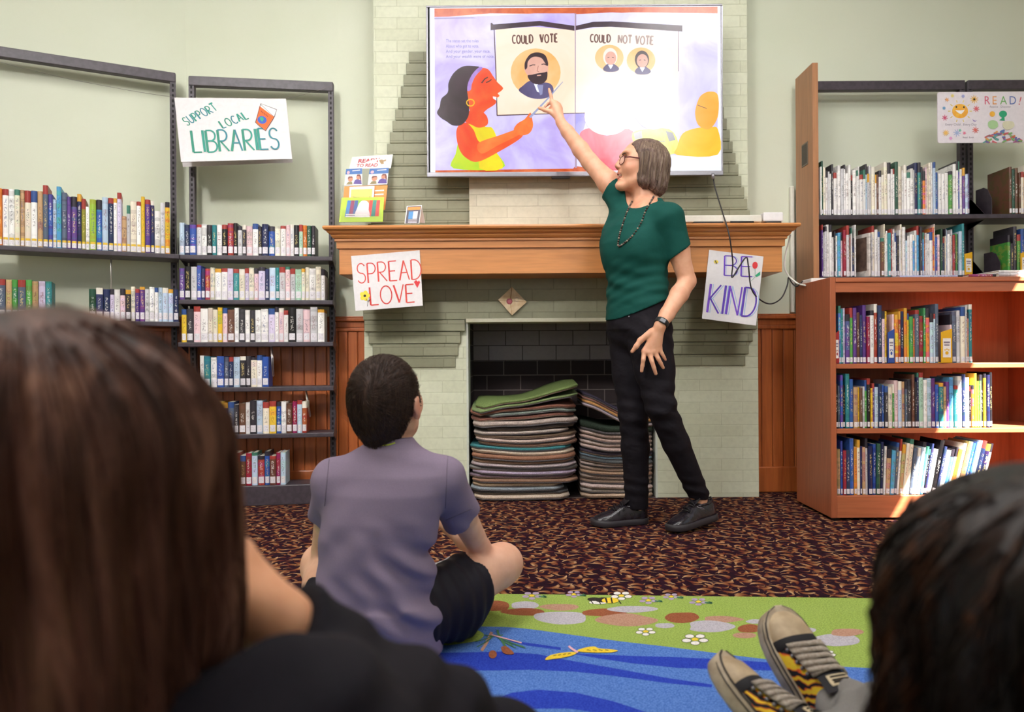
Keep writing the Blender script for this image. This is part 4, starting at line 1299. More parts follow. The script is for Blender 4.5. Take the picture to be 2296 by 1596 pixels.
HUES = {'white': '#efecea', 'cream': '#e8dec8', 'pale grey': '#c9c8cc', 'pale blue': '#b8cfe6', 'pale lilac': '#cfc2e0', 'pale pink': '#eac6cc', 'charcoal': '#38343c', 'black': '#1b181d', 'navy': '#232d5c', 'royal blue': '#2c56b0', 'sky blue': '#4fa2d8', 'teal': '#2c8a92', 'dark green': '#255440', 'grass green': '#4fa244', 'lime': '#9fc43a', 'yellow': '#efc22c', 'orange': '#e6802a', 'brick red': '#b23c30', 'crimson': '#a41f3c', 'pink': '#dc6c90', 'purple': '#5c3588', 'brown': '#6b4230', 'tan': '#c29a6c', 'olive': '#9a9a34', 'slate': '#56627a', 'mint': '#a8d2bc'}
ONES = 'first second third fourth fifth sixth seventh eighth ninth tenth eleventh twelfth thirteenth fourteenth fifteenth sixteenth seventeenth eighteenth nineteenth'.split()
TENS = {20: ('twentieth', 'twenty'), 30: ('thirtieth', 'thirty'), 40: ('fortieth', 'forty'), 50: ('fiftieth', 'fifty'), 60: ('sixtieth', 'sixty')}
def nth(k):
    if k < 20:
        return ONES[k - 1]
    a, b_ = TENS[k // 10 * 10]
    return a if k % 10 == 0 else b_ + '-' + ONES[k % 10 - 1]

def book(name, t, h, d, color, mat, label, group, sticker=(0.010, 0.042), tape=None, hard=True):
    """one book in its own frame: spine towards -y, foot at z = 0, centred on x"""
    r = min(t * 0.28, 0.006)
    bt = 0.0022 if hard else 0.0008
    ov = 0.003 if hard else 0.0004
    prof = [(-t / 2, d), (-t / 2, 0.004)] + [(-t / 2 + t * k / 5, 0.004 - r * math.sin(PI * k / 5)) for k in range(1, 5)] + [(t / 2, 0.004), (t / 2, d)]
    inn = [(-t / 2 + bt, d), (-t / 2 + bt, 0.004 + bt)] + [(-t / 2 + bt + (t - 2 * bt) * k / 5, 0.004 + bt * 0.6 - r * 0.8 * math.sin(PI * k / 5)) for k in range(1, 5)] + [(t / 2 - bt, 0.004 + bt), (t / 2 - bt, d)]
    n = len(prof)
    ring = prof + inn[::-1]
    mb = MB()
    N = len(ring)
    vs = [(p[0], p[1], 0) for p in ring] + [(p[0], p[1], h) for p in ring]
    fs = [[i, (i + 1) % N, N + (i + 1) % N, N + i] for i in range(N)]
    for i in range(n - 1):
        a, b_, c, e = i, i + 1, N - 2 - i, N - 1 - i
        fs.append([e, c, b_, a])
        fs.append([N + a, N + b_, N + c, N + e])
    mb.add(vs, fs, M_BOOK)
    o = mk(name, mb, origin=(0, 0, 0))
    o.color = lin(color)
    tag(o, label, 'book', group)
    mb = MB().box((-t / 2 + bt, 0.005, ov), (t / 2 - bt, d - ov, h - ov), M_PAGES)
    mk('page_block', mb, o)
    if sticker:
        z0, z1 = sticker
        e = 0.0005
        pr = [(-t / 2 + t * q, 0.004 - r * math.sin(PI * q) - e - 0.0004) for q in (0.09, 0.2, 0.4, 0.6, 0.8, 0.91)]
        mb = MB()
        def strip(za, zb, m):
            q = len(pr)
            mb.add([(p[0], p[1], za) for p in pr] + [(p[0], p[1], zb) for p in pr], [[i, i + 1, q + i + 1, q + i] for i in range(q - 1)], m)
        strip(z0, z1, M_LABEL)
        mk('spine_label', mb, o)
        if tape:
            mb = MB()
            strip(tape[0], tape[1], M_TAPE)
            mk('tape_band', mb, o)
    o.matrix_world = mat
    return o

def pick(R, pal):
    tot = sum(w for _, w in pal)
    x = R.uniform(0, tot)
    for c, w in pal:
        x -= w
        if x <= 0:
            return c
    return pal[-1][0]

def book_row(M, x0, x1, z, y, n, hr, dr, pal, noun, kind, where, group, seed, sticker=(0.010, 0.042), tape=None, lean=lambda k, n: 0.0, wv=0.5, hard=0.6, yj=0.006, colors=None, gaps={}, tops=None):
    """n books between x0 and x1 on the shelf z of frame M; gaps {index: width} leaves slots; returns the slots' centres"""
    R = random.Random(seed)
    ws = [1.0 + R.uniform(-wv, wv) for _ in range(n)]
    span = x1 - x0 - sum(gaps.values())
    k0 = span / sum(ws)
    x = x0
    slots = []
    for i in range(n):
        if i in gaps:
            slots.append(x + gaps[i] / 2)
            x += gaps[i]
        t = ws[i] * k0
        cname = colors[i] if colors else pick(R, pal)
        col = np.array([int(HUES[cname][j:j + 2], 16) for j in (1, 3, 5)]) + R.uniform(-10, 10)
        col = col * 0.90 + 0.10 * col.mean()
        col = tuple(np.clip(col, 8, 245))
        h = tops[i] if tops else R.uniform(*hr)
        d = R.uniform(*dr)
        an = lean(i, n)
        tt = t * 0.935
        size = 'thick ' if ws[i] > 1 + wv * 0.45 else ('slim ' if ws[i] < 1 - wv * 0.45 else '')
        Q = M @ Matrix.Translation((x + t / 2 - (tt / 2 * (1 - math.cos(an))), y + R.uniform(-yj, yj * 0.3), z + 0.0008 + abs(math.sin(an)) * tt / 2)) @ Matrix.Rotation(an, 4, 'Y')
        label = f'{size}{cname} {noun}, {nth(i + 1)} from the left, {where}'
        book(kind, tt, h, d, col, Q, label, group, sticker, tape, R.random() < hard)
        x += t / max(0.3, math.cos(an)) if an else t
    return slots

PAL_MID = [('white', 7), ('cream', 3), ('pale grey', 3), ('pale blue', 2), ('pale lilac', 2), ('mint', 1), ('charcoal', 1.6), ('black', 1.2), ('navy', 1.5), ('royal blue', 0.8), ('teal', 1.2), ('dark green', 0.8), ('brick red', 0.8), ('crimson', 0.8), ('pale pink', 2), ('orange', 0.6), ('brown', 0.8), ('slate', 1), ('purple', 0.5)]
PAL_DARK = [('white', 3), ('navy', 3), ('brick red', 2), ('crimson', 2), ('charcoal', 2), ('slate', 1.5), ('teal', 1.5), ('brown', 2), ('pale blue', 1.5), ('yellow', 0.7), ('cream', 1.5), ('royal blue', 1.5)]
PAL_PIC = [('white', 15), ('cream', 4), ('pale grey', 2.5), ('pale blue', 1.5), ('navy', 1.6), ('royal blue', 1.5), ('sky blue', 1.2), ('teal', 0.8), ('black', 1), ('charcoal', 1.2), ('brick red', 1), ('crimson', 0.9), ('orange', 1.3), ('yellow', 1.1), ('grass green', 0.7), ('dark green', 0.6), ('tan', 0.8), ('purple', 0.6), ('pale pink', 0.8), ('brown', 0.7)]
PAL_CASE = [('white', 2.2), ('pale blue', 1), ('pale lilac', 0.8), ('mint', 0.7), ('slate', 1), ('cream', 1.5), ('pale grey', 1.5), ('black', 2.2), ('charcoal', 2.2), ('navy', 2), ('royal blue', 1.8), ('sky blue', 1.6), ('teal', 1.2), ('brick red', 1.2), ('crimson', 1.2), ('yellow', 1.6), ('orange', 1), ('grass green', 0.9), ('purple', 1), ('pale pink', 0.9), ('brown', 0.9), ('tan', 0.8)]
PAL_BLUE = [('royal blue', 3), ('navy', 2), ('sky blue', 2), ('pale blue', 2), ('white', 2), ('black', 1), ('tan', 1.5), ('cream', 2), ('slate', 1), ('pale grey', 2), ('dark green', 0.8), ('orange', 0.6), ('yellow', 0.8), ('crimson', 0.6), ('brown', 0.6)]

ym = -0.158
G_MID = 'chapter books on the narrow black bookshelf'
w_ = lambda r: r + ' row of the narrow black bookshelf'
CB = 'chapter_book'
book_row(MID_M, -0.018, 0.625, MID_Z[0], ym, 27, (0.142, 0.158), (0.10, 0.125), PAL_MID, 'chapter book', CB, w_('top'), G_MID, 11, hard=0.7, wv=0.28)
book_row(MID_M, -0.018, 0.672, MID_Z[1], ym, 28, (0.150, 0.166), (0.10, 0.125), PAL_MID, 'chapter book', CB, w_('second'), G_MID, 12, hard=0.7, wv=0.3)
book_row(MID_M, -0.010, 0.668, MID_Z[2], ym, 24, (0.155, 0.175), (0.10, 0.125), PAL_MID + [('yellow', 1), ('orange', 1)], 'chapter book', CB, w_('third'), G_MID, 13, hard=0.7, wv=0.35)
book_row(MID_M, 0.075, 0.398, MID_Z[3], ym, 12, (0.145, 0.157), (0.10, 0.125), PAL_DARK, 'chapter book', CB, w_('fourth'), G_MID, 14, hard=0.8, wv=0.35)
book_row(MID_M, 0.150, 0.580, MID_Z[4], ym, 16, (0.145, 0.165), (0.10, 0.125), PAL_DARK, 'chapter book', CB, w_('fifth'), G_MID, 15, hard=0.9, wv=0.25)
book_row(MID_M, 0.205, 0.478, 0.1005, ym, 10, (0.142, 0.168), (0.10, 0.125), PAL_DARK + [('lime', 1), ('pale pink', 1), ('pale blue', 2)], 'chapter book', CB, w_('bottom'), G_MID, 16, wv=0.3, yj=0.012)

LC = ['orange', 'white', 'white', 'cream', 'tan', 'cream', 'white', 'tan', 'slate', 'royal blue', 'pale blue', 'sky blue', 'slate', 'purple', 'purple', 'navy', 'olive', 'white', 'lime', 'royal blue', 'pale blue', 'navy', 'white', 'pale lilac', 'tan', 'pale grey', 'cream', 'white', 'yellow', 'purple', 'navy', 'white', 'pale grey', 'yellow']
LT = [0.205, 0.205, 0.206, 0.206, 0.207, 0.206, 0.207, 0.208, 0.232, 0.20, 0.182, 0.232, 0.212, 0.198, 0.20, 0.212, 0.195, 0.165, 0.195, 0.197, 0.208, 0.208, 0.208, 0.232, 0.140, 0.185, 0.203, 0.203, 0.225, 0.215, 0.21, 0.172, 0.208, 0.212]
book_row(LEFT_M, 0.248, 0.932, LEFT_Z[0], -0.166, 34, (0.19, 0.24), (0.12, 0.14), None, 'hardcover', 'hardcover_book', 'top row of the far left bookshelf', 'hardcovers on the far left bookshelf', 21, sticker=(0.004, 0.026), tape=(0.026, 0.036), colors=LC, tops=[x * (1.22 - 0.0015 * k) for k, x in enumerate(LT)], wv=0.3, hard=0.9)
book_row(LEFT_M, 0.245, 0.448, LEFT_Z[1], -0.166, 8, (0.172, 0.178), (0.11, 0.13), [('brick red', 2), ('grass green', 1), ('teal', 1), ('pale lilac', 2), ('tan', 2), ('slate', 1.5)], 'hardcover', 'hardcover_book', 'left group, second far-left shelf', 'hardcovers on the far left bookshelf', 22, wv=0.15)
book_row(LEFT_M, 0.592, 0.968, LEFT_Z[1], -0.166, 17, (0.145, 0.165), (0.10, 0.12), PAL_MID + [('orange', 1), ('purple', 1)], 'hardcover', 'hardcover_book', 'right group, second far-left shelf', 'hardcovers on the far left bookshelf', 23, wv=0.3)

G_TALL = 'picture books on the tall right bookshelf'
PB = 'picture_book'
sl = book_row(RT_M, -0.012, 0.728, 1.4185, -0.178, 60, (0.195, 0.268), (0.135, 0.165), PAL_PIC, 'picture book', PB, 'upper row of the tall right bookshelf', G_TALL, 31, sticker=(0.005, 0.026), wv=0.5, hard=0.6, yj=0.008)
sl2 = book_row(RT_M, -0.005, 0.700, 1.1125, -0.178, 63, (0.19, 0.262), (0.135, 0.165), PAL_PIC, 'picture book', PB, 'lower row of the tall right bookshelf', G_TALL, 32, sticker=(0.005, 0.026), wv=0.5, hard=0.6, yj=0.008, gaps={16: 0.075})
book_row(RT2_M, 0.085, 0.205, 1.4185, -0.178, 8, (0.20, 0.265), (0.13, 0.165), [('orange', 5), ('charcoal', 3), ('brown', 3), ('crimson', 2), ('cream', 2), ('dark green', 1)], 'picture book', PB, 'row beneath the READ! sign', G_TALL, 33, sticker=(0.005, 0.026))
book_row(RT2_M, 0.075, 0.205, 1.1125, -0.178, 8, (0.15, 0.25), (0.13, 0.165), [('teal', 2), ('grass green', 2), ('royal blue', 2), ('white', 3), ('charcoal', 2), ('lime', 1)], 'picture book', PB, 'lowest visible row under the READ! sign', G_TALL, 34, sticker=(0.005, 0.026))
# the dark book turned towards the room
Q = RT_M @ Matrix.Translation((sl2[0] + 0.03, -0.185, 1.1132)) @ Matrix.Rotation(0.26, 4, 'Z')
b_ = book(PB, 0.012, 0.215, 0.165, (214, 206, 200), Q, 'picture book turned to show its dark brown cover, lower row of the tall right bookshelf', G_TALL, None)
mb = MB().box((-0.0068, 0.018, 0.03), (-0.0061, 0.150, 0.197), two_tone('sepia_cover', '#4a3a34', '#6b564c', 22, 0.4, 0))
mk('cover_picture', mb, b_)

G_CASE = 'picture books in the low wooden bookcase'
BM = Matrix.Translation((0, QY0, 0))
s3 = book_row(BM, 1.437, 2.03, 0.687, 0.022, 37, (0.195, 0.262), (0.16, 0.20), PAL_CASE, 'picture book', PB, 'top row of the wooden bookcase', G_CASE, 41, sticker=(0.006, 0.027), wv=0.5, gaps={15: 0.026, 30: 0.050}, yj=0.006)
book_row(BM, 1.420, 2.115, 0.4025, 0.022, 50, (0.175, 0.245), (0.15, 0.19), PAL_CASE, 'picture book', PB, 'middle row of the wooden bookcase', G_CASE, 42, sticker=(0.006, 0.027), wv=0.45)
book_row(BM, 1.420, 2.06, 0.1085, 0.022, 44, (0.19, 0.25), (0.15, 0.19), PAL_BLUE, 'picture book', PB, 'bottom row of the wooden bookcase', G_CASE, 43, sticker=(0.006, 0.027), wv=0.45, lean=lambda k, n: 0.0 if k < 12 else min(0.24, 0.010 * (k - 11)), hard=0.8)

# shelf markers: coloured plates with a card, standing between the books
def marker(M, x, y, z, w, h, color, label, yaw):
    m = flat(color, 0.45, 'marker_plastic')
    Q = M @ Matrix.Translation((x, y, z + 0.001)) @ Matrix.Rotation(yaw, 4, 'Z')
    mb = MB().prism([Q @ Vector(p) for p in ((-w / 2, 0, 0), (w / 2, 0, 0), (w / 2, 0, h), (-w / 2, 0, h * 0.90))], Q.to_3x3() @ Vector((0, 0.003, 0)), m)
    mb.box((-w / 2, 0, 0), (w / 2, 0.07, 0.003), m, M=Q)
    o = tag(mk('shelf_marker', mb), label, 'shelf marker', 'coloured shelf markers')
    a = Art(lambda u, v, hh: Q @ Vector(((u - 0.5) * w, -hh - 0.0003, v * h)))
    a.poly(R_(0.14, 0.16, 0.86, 0.72), K_WHITE)
    a.stroke([(0.22, 0.60), (0.78, 0.60)], 0.05, K_GREY)
    a.stroke([(0.26, 0.52), (0.74, 0.52)], 0.04, K_GREY)
    a.poly(circ(0.5, 0.29, 0.16, 0.05, 12), m)
    for k in (-1, 0, 1):
        a.poly(circ(0.5 + 0.17 * k, 0.38 + 0.02 * (k == 0), 0.06, 0.025, 8), m)
    mk('card', a.mb, o)
marker(BM, 1.428, 0.014, 0.687, 0.020, 0.145, '#a8282c', 'red shelf marker at the left end of the wooden bookcase\'s top row', 0.1)
marker(BM, s3[0], 0.010, 0.687, 0.034, 0.150, '#2c4fa0', 'blue shelf marker in the middle of the wooden bookcase\'s top row', 0.25)
marker(BM, s3[1], 0.008, 0.687, 0.056, 0.150, '#e9b41e', 'yellow shelf marker with a paw print in the wooden bookcase\'s top row', 0.2)
marker(RT_M, 0.725, -0.172, 1.1125, 0.050, 0.12, '#e9b41e', 'yellow shelf marker at the right end of the tall bookshelf\'s lower row', 0.3)
marker(RT2_M, 0.150, -0.196, 1.1125, 0.05, 0.12, '#ecb82a', 'yellow shelf marker on the lowest visible row under the READ! sign', 0.1)
# books lying flat on top of the bookcase
def flat_book(x0, x1, y0, y1, z, t, color, label):
    w, d = x1 - x0, y1 - y0
    Q = Matrix.Translation(((x0 + x1) / 2 - w / 2, y0, z + t / 2)) @ Matrix.Rotation(PI / 2, 4, 'Y') @ Matrix.Rotation(0, 4, 'Z')
    Q = Matrix.Translation((x0, y0, z + t / 2)) @ Matrix(((0, 0, 1, 0), (0, 1, 0, 0), (-1, 0, 0, 0), (0, 0, 0, 1)))
    book('picture_book', t, w, d, color, Q, label, 'books lying on the bookcase top', None)
flat_book(1.72, 2.0, 3.16, 3.36, QT + 0.0005, 0.010, (176, 178, 214), 'lilac-blue picture book lying flat on the middle of the bookcase top')
flat_book(2.02, 2.14, 3.15, 3.33, QT + 0.0005, 0.012, (150, 60, 80), 'small dark red book lying flat on the bookcase top')
flat_book(2.145, 2.42, 3.14, 3.36, QT + 0.0005, 0.016, (222, 216, 220), 'white picture book lying flat, lower of the two at the bookcase top\'s right')
flat_book(2.15, 2.43, 3.145, 3.35, QT + 0.0172, 0.012, (236, 232, 232), 'white picture book lying flat, upper of the two at the bookcase top\'s right')
# ================================================================== play rug
def m_pile(name, c1, c2, sc=260, rough=0.95, bump=0.6, big=None):
    t = NT(name, c1, rough)
    t.b.inputs['Specular IOR Level'].default_value = 0.08
    v = t.coord()
    n = t.noise(v, sc, 2, 0.6)
    c = t.ramp(n.outputs['Fac'], [(0.36, c1), (0.62, c2)])
    if big:
        n2 = t.noise(v, 9, 3)
        c = t.mix(t.math('MULTIPLY', n2.outputs['Fac'], 0.35), c, big)
    t.color(c)
    t.bump(n.outputs['Fac'], bump, 0.003)
    return t.m
U_GREEN = m_pile('green_pile', '#778f42', '#9eb656', 230, big='#a8b96c')
U_BLUE = m_pile('blue_pile', '#3f63ae', '#6188cc', 260)
U_DEEP = m_pile('deep_blue_pile', '#2537a0', '#344cb6', 260)
U_BROWN = m_pile('brown_pile', '#854c33', '#9b5f43', 260)
U_PINKB = m_pile('dusty_pink_pile', '#a57c68', '#b9927e', 260)
U_GREYB = m_pile('pale_grey_pile', '#a5a0aa', '#bebac2', 260)
U_WHITE = m_pile('white_pile', '#d8d4d0', '#ece8e4', 260)
U_BLACK = m_pile('black_pile', '#2a2624', '#3a3430', 260)
U_YELL = m_pile('yellow_pile', '#dcb92c', '#ecd04a', 260)
U_LILAC = m_pile('lilac_pile', '#9a88a4', '#b4a2bc', 260)
U_DKGR = m_pile('dark_green_pile', '#3c6a4c', '#54805c', 260)
U_ROSE = m_pile('rose_pile', '#d8a0b0', '#e4b8c4', 260)
RZ = 0.009
pts = [onfloor(560, 1324.5, RZ), onfloor(2400, 1346, RZ)]
d = (pts[1] - pts[0]).normalized()
nr = Vector((d.y, -d.x, 0))
A0 = pts[0] - d * 0.25
B0_ = pts[1] + d * 0.35
rug_c = [A0, B0_, B0_ + nr * 1.95, A0 + nr * 1.95]
mb = MB().prism([Vector((p.x, p.y, 0.0005)) for p in rug_c], (0, 0, RZ - 0.0005), U_GREEN)
rug = tag(mk('play_rug', mb), 'green and blue children\'s play rug with a river, stones and flowers', 'rug')
q = 1 / 2.3917
a = Art(lambda x, y, h: onfloor(1040 + x * q, 1280 + y * q, RZ) + Vector((0, 0, h)), 0.00002)
river = catmull([(-1150, 250, 0), (-500, 290, 0), (130, 298, 0), (300, 306, 0), (500, 331, 0), (800, 372, 0), (1100, 407, 0), (1400, 446, 0), (1700, 482, 0), (2000, 510, 0), (2300, 528, 0), (2900, 570, 0)], 6, closed=False)
a.poly([(p.x, p.y) for p in river] + [(3600, 1500), (-2600, 1500)], U_BLUE)
a.poly([(-900, 450), (-200, 440), (0, 436), (200, 432), (400, 446), (560, 478), (800, 520), (1100, 575), (1330, 608), (1330, 625), (1100, 602), (800, 562), (600, 540), (350, 530), (150, 534), (0, 532), (-500, 520), (-900, 530)], U_DEEP)
a.poly([(560, 440), (700, 446), (900, 455), (1150, 462), (1400, 474), (1700, 494), (2000, 530), (2000, 560), (1700, 535), (1400, 527), (1150, 520), (900, 495), (720, 468)], U_DEEP)
a.poly([(220, 372), (340, 384), (520, 410), (520, 424), (340, 400)], U_DEEP)
a.poly([(150, 690), (260, 652), (400, 636), (600, 652), (800, 698), (1020, 770), (1250, 880), (1000, 830), (760, 765), (560, 738), (360, 738), (200, 760)], U_DEEP)
a.poly([(1560, 606), (1700, 612), (1900, 640), (1900, 668), (1700, 640), (1560, 630)], U_DEEP)
a.poly([(-700, 640), (-300, 600), (-60, 640), (120, 740), (-100, 720), (-400, 680)], U_DEEP)
a.poly([(1900, 700), (2400, 640), (3000, 720), (2600, 790), (2200, 760)], U_DEEP)
Rg = random.Random(3)
def stone(cx, cy, rx, ry, m, irr=0.18):
    n = 8
    a.poly([(cx + rx * (1 + Rg.uniform(-irr, irr)) * math.cos(2 * PI * k / n), cy + ry * (1 + Rg.uniform(-irr, irr)) * math.sin(2 * PI * k / n)) for k in range(n)], m, 4)
for cx, cy, rx, ry, m in ((180, 188, 70, 30, U_BROWN), (325, 185, 74, 20, U_GREYB), (325, 220, 112, 22, U_BROWN), (515, 193, 98, 17, U_PINKB), (515, 248, 150, 35, U_GREYB), (740, 225, 118, 21, U_BROWN), (905, 205, 120, 18, U_GREYB), (875, 263, 165, 33, U_PINKB), (1165, 250, 92, 32, U_BROWN), (1078, 293, 55, 14, U_GREYB), (1385, 260, 104, 20, U_PINKB), (1320, 300, 124, 30, U_GREYB), (1555, 272, 42, 12, U_GREYB), (1530, 310, 64, 22, U_BROWN), (1510, 345, 62, 15, U_PINKB), (1995, 372, 132, 37, U_GREYB), (2050, 330, 92, 21, U_PINKB), (1850, 318, 40, 12, U_GREYB), (2330, 380, 110, 30, U_BROWN), (2420, 430, 90, 26, U_PINKB)):
    stone(cx, cy, rx, ry, m)
def flower(cx, cy, r, pm, cm, outline=None, n=5, sq=0.42):
    for k in range(n):
        t = 2 * PI * k / n + 0.3
        x, y = cx + r * math.cos(t), cy + r * sq * math.sin(t)
        if outline:
            a.poly(circ(x, y, r * 0.57, r * sq * 0.58, 14), outline, lift=a.step * (a.k + 1))
    a.lay()
    for k in range(n):
        t = 2 * PI * k / n + 0.3
        a.poly(circ(cx + r * math.cos(t), cy + r * sq * math.sin(t), r * 0.50, r * sq * 0.48, 14), pm, lift=a.step * (a.k + 1))
    a.lay()
    a.poly(circ(cx, cy, r * 0.38, r * sq * 0.4, 10), cm)
for cx, cy, r in ((975, 325, 36), (1240, 367, 48), (845, 133, 38), (1945, 447, 34)):
    flower(cx, cy, r, U_WHITE, U_YELL, U_BLACK)
for cx, cy, r in ((365, 133, 36), (990, 158, 34), (1112, 138, 30), (1258, 166, 34), (590, 126, 30)):
    flower(cx, cy, r, U_LILAC, U_YELL)
    a.stroke([(cx + r, cy + 4), (cx + 2.2 * r, cy + 8), (cx + 1.6 * r, cy)], 7, U_DKGR, 3)
# bee
a.poly(circ(720, 170, 48, 10, 16), U_WHITE)
a.poly(circ(700, 153, 38, 10, 16), U_BLACK)
a.poly(circ(745, 157, 40, 14, 18), U_BLACK)
a.poly(circ(785, 160, 46, 15, 18), U_YELL)
a.stroke([(760, 146), (768, 172)], 9, U_BLACK)
a.stroke([(790, 146), (796, 174)], 8, U_BLACK)
for x in (680, 720, 830):
    a.stroke([(x, 160), (x + 14, 178)], 5, U_BLACK)
# pine sprig with cones
a.poly([(-120, 350), (40, 318), (105, 338), (90, 368), (30, 385), (-120, 400)], U_GREEN, 4)
a.stroke([(150, 330), (120, 390), (95, 430)], 16, U_PINKB, 4)
for x1, y1 in ((60, 380), (70, 410), (300, 380), (320, 408), (260, 400), (110, 345), (210, 345), (330, 415), (90, 400), (280, 415)):
    a.stroke([(165, 345), ((165 + x1) / 2, (345 + y1) / 2 + 6), (x1, y1)], 5, U_DKGR, 3)
a.stroke([(180, 318), (190, 350), (225, 410)], 12, U_DKGR, 3)
a.stroke([(150, 345), (250, 372), (310, 388)], 6, U_ROSE, 3)
a.poly(circ(155, 450, 22, 22, 14), U_BROWN)
a.poly([(200, 412), (225, 406), (258, 430), (268, 448), (235, 450), (210, 440)], U_BROWN, 3)
# dragonfly
a.poly([(606, 440), (560, 438), (480, 450), (445, 466), (438, 480), (470, 476), (520, 470), (580, 456)], U_YELL, 4)
a.poly([(606, 432), (650, 414), (700, 408), (725, 418), (800, 424), (826, 432), (780, 440), (680, 440)], U_YELL, 4)
a.stroke([(562, 406), (585, 424), (612, 440)], 11, U_ROSE, 3)
for k in range(4):
    a.stroke([(480 + 26 * k, 458 - 3 * k), (496 + 26 * k, 454 - 3 * k)], 3, U_BLACK)
    a.stroke([(660 + 32 * k, 426), (680 + 32 * k, 430)], 3, U_BLACK)
mk('woven_picture', a.mb, rug)

# ================================================================== stacks of carpet mats in the fireplace
def carpet_mat(x0, x1, y0, y1, zf, th, m, back, label, group, r=0.045):
    nx, ny = 22, 8
    def grid(dz, out=0.0):
        G = []
        for j in range(ny + 1):
            v = j / ny
            y = y0 - out + (y1 - y0 + 2 * out) * v
            dd = min(y - y0 + out, y1 + out - y)
            ins = r - math.sqrt(max(0, r * r - (r - dd) ** 2)) if dd < r else 0.0
            row = []
            for i in range(nx + 1):
                u = i / nx
                x = x0 - out + ins + (x1 - x0 + 2 * out - 2 * ins) * u
                row.append(Vector((x, y, zf(x, y) + dz)))
            G.append(row)
        return G
    def solid(za, zb, bulge, m):
        mb = MB()
        T, B_, Mi = grid(zb), grid(za), grid((za + zb) / 2, bulge)
        idx = lambda j, i: j * (nx + 1) + i
        Nn = (nx + 1) * (ny + 1)
        vs = [p for row in T for p in row] + [p for row in B_ for p in row]
        fs = []
        for j in range(ny):
            for i in range(nx):
                fs.append([idx(j, i), idx(j, i + 1), idx(j + 1, i + 1), idx(j + 1, i)])
                fs.append([Nn + idx(j, i), Nn + idx(j + 1, i), Nn + idx(j + 1, i + 1), Nn + idx(j, i + 1)])
        loop = [(0, i) for i in range(nx)] + [(j, nx) for j in range(ny)] + [(ny, i) for i in range(nx, 0, -1)] + [(j, 0) for j in range(ny, 0, -1)]
        o = len(vs)
        vs += [Mi[j][i] for j, i in loop]
        L = len(loop)
        for k in range(L):
            k2 = (k + 1) % L
            a_, b_ = idx(*loop[k]), idx(*loop[k2])
            fs.append([a_, o + k, o + k2, b_])
            fs.append([o + k, Nn + a_, Nn + b_, o + k2])
        mb.add(vs, fs, m, True)
        return mb
    o = tag(mk('carpet_mat', solid(th * 0.28, th, 0.004, m)), label, 'carpet mat', group)
    mk('backing', solid(0, th * 0.28, 0.0, back), o)
    return o
MC = {}
def pile(h):
    if h not in MC:
        c = np.array([int(h[i:i + 2], 16) for i in (1, 3, 5)])
        MC[h] = m_pile('carpet_pile', tuple(np.minimum(255, (c * 0.85 + c.mean() * 0.15) * 0.86)), tuple(np.minimum(250, (c * 0.85 + c.mean() * 0.15) * 1.24)), 330, bump=0.9)
    return MC[h]
M_JUTE = two_tone('jute_backing', '#5c4a40', '#7a6656', 200, 0.9, 0.3)
M_FELT = two_tone('grey_backing', '#4a4548', '#625c5e', 200, 0.9, 0.3)
def sstep(a, b, x):
    t = min(1, max(0, (x - a) / (b - a)))
    return t * t * (3 - 2 * t)
# bottom to top: colour, name, thickness, x0, x1, front
LEFT_MATS = [('#b8a592', 'beige', .024, -.21, .29, 3.600), ('#565658', 'dark grey', .020, -.22, .30, 3.605), ('#7f8890', 'blue-grey', .020, -.215, .27, 3.602), ('#b79a7c', 'tan', .022, -.22, .255, 3.598), ('#8d6a55', 'brown', .018, -.222, .33, 3.606), ('#7c6a78', 'plum-brown', .020, -.22, .335, 3.60), ('#a392aa', 'lavender', .020, -.205, .33, 3.597), ('#81807c', 'grey-green', .020, -.222, .335, 3.604), ('#b0a0a4', 'lilac-beige', .018, -.222, .335, 3.60), ('#a8876c', 'tan-brown', .020, -.222, .335, 3.603), ('#94664f', 'red-brown', .030, -.22, .336, 3.598), ('#bfae9a', 'pale beige', .022, -.218, .335, 3.60), ('#3a7a80', 'teal', .020, -.223, .31, 3.606), ('#8f6a58', 'chestnut', .020, -.19, .33, 3.600), ('#bda49a', 'pinkish beige', .020, -.185, .325, 3.596), ('#6d5948', 'dark brown', .018, -.20, .33, 3.602), ('#a99a92', 'stone', .018, -.205, .31, 3.600), ('#5f5654', 'taupe', .020, -.15, .335, 3.594), ('#a99890', 'warm grey', .030, -.215, .34, 3.590), ('#85564a', 'rust', .020, -.222, .34, 3.592), ('#77827a', 'grey-green', .018, -.15, .345, 3.586), ('#8c5a4a', 'rust-brown', .018, -.223, .335, 3.590), ('#6f8052', 'moss green', .018, -.223, .335, 3.588), ('#6c8048', 'bright green', .020, -.205, .347, 3.580)]
z = 0.005
n = len(LEFT_MATS)
RM = random.Random(12)
WAVES = []
def slump(x, y, ws):
    return sum(0.0022 * (1 + math.sin(k_ * x + p_ + 2.0 * y)) for k_, p_ in ws)
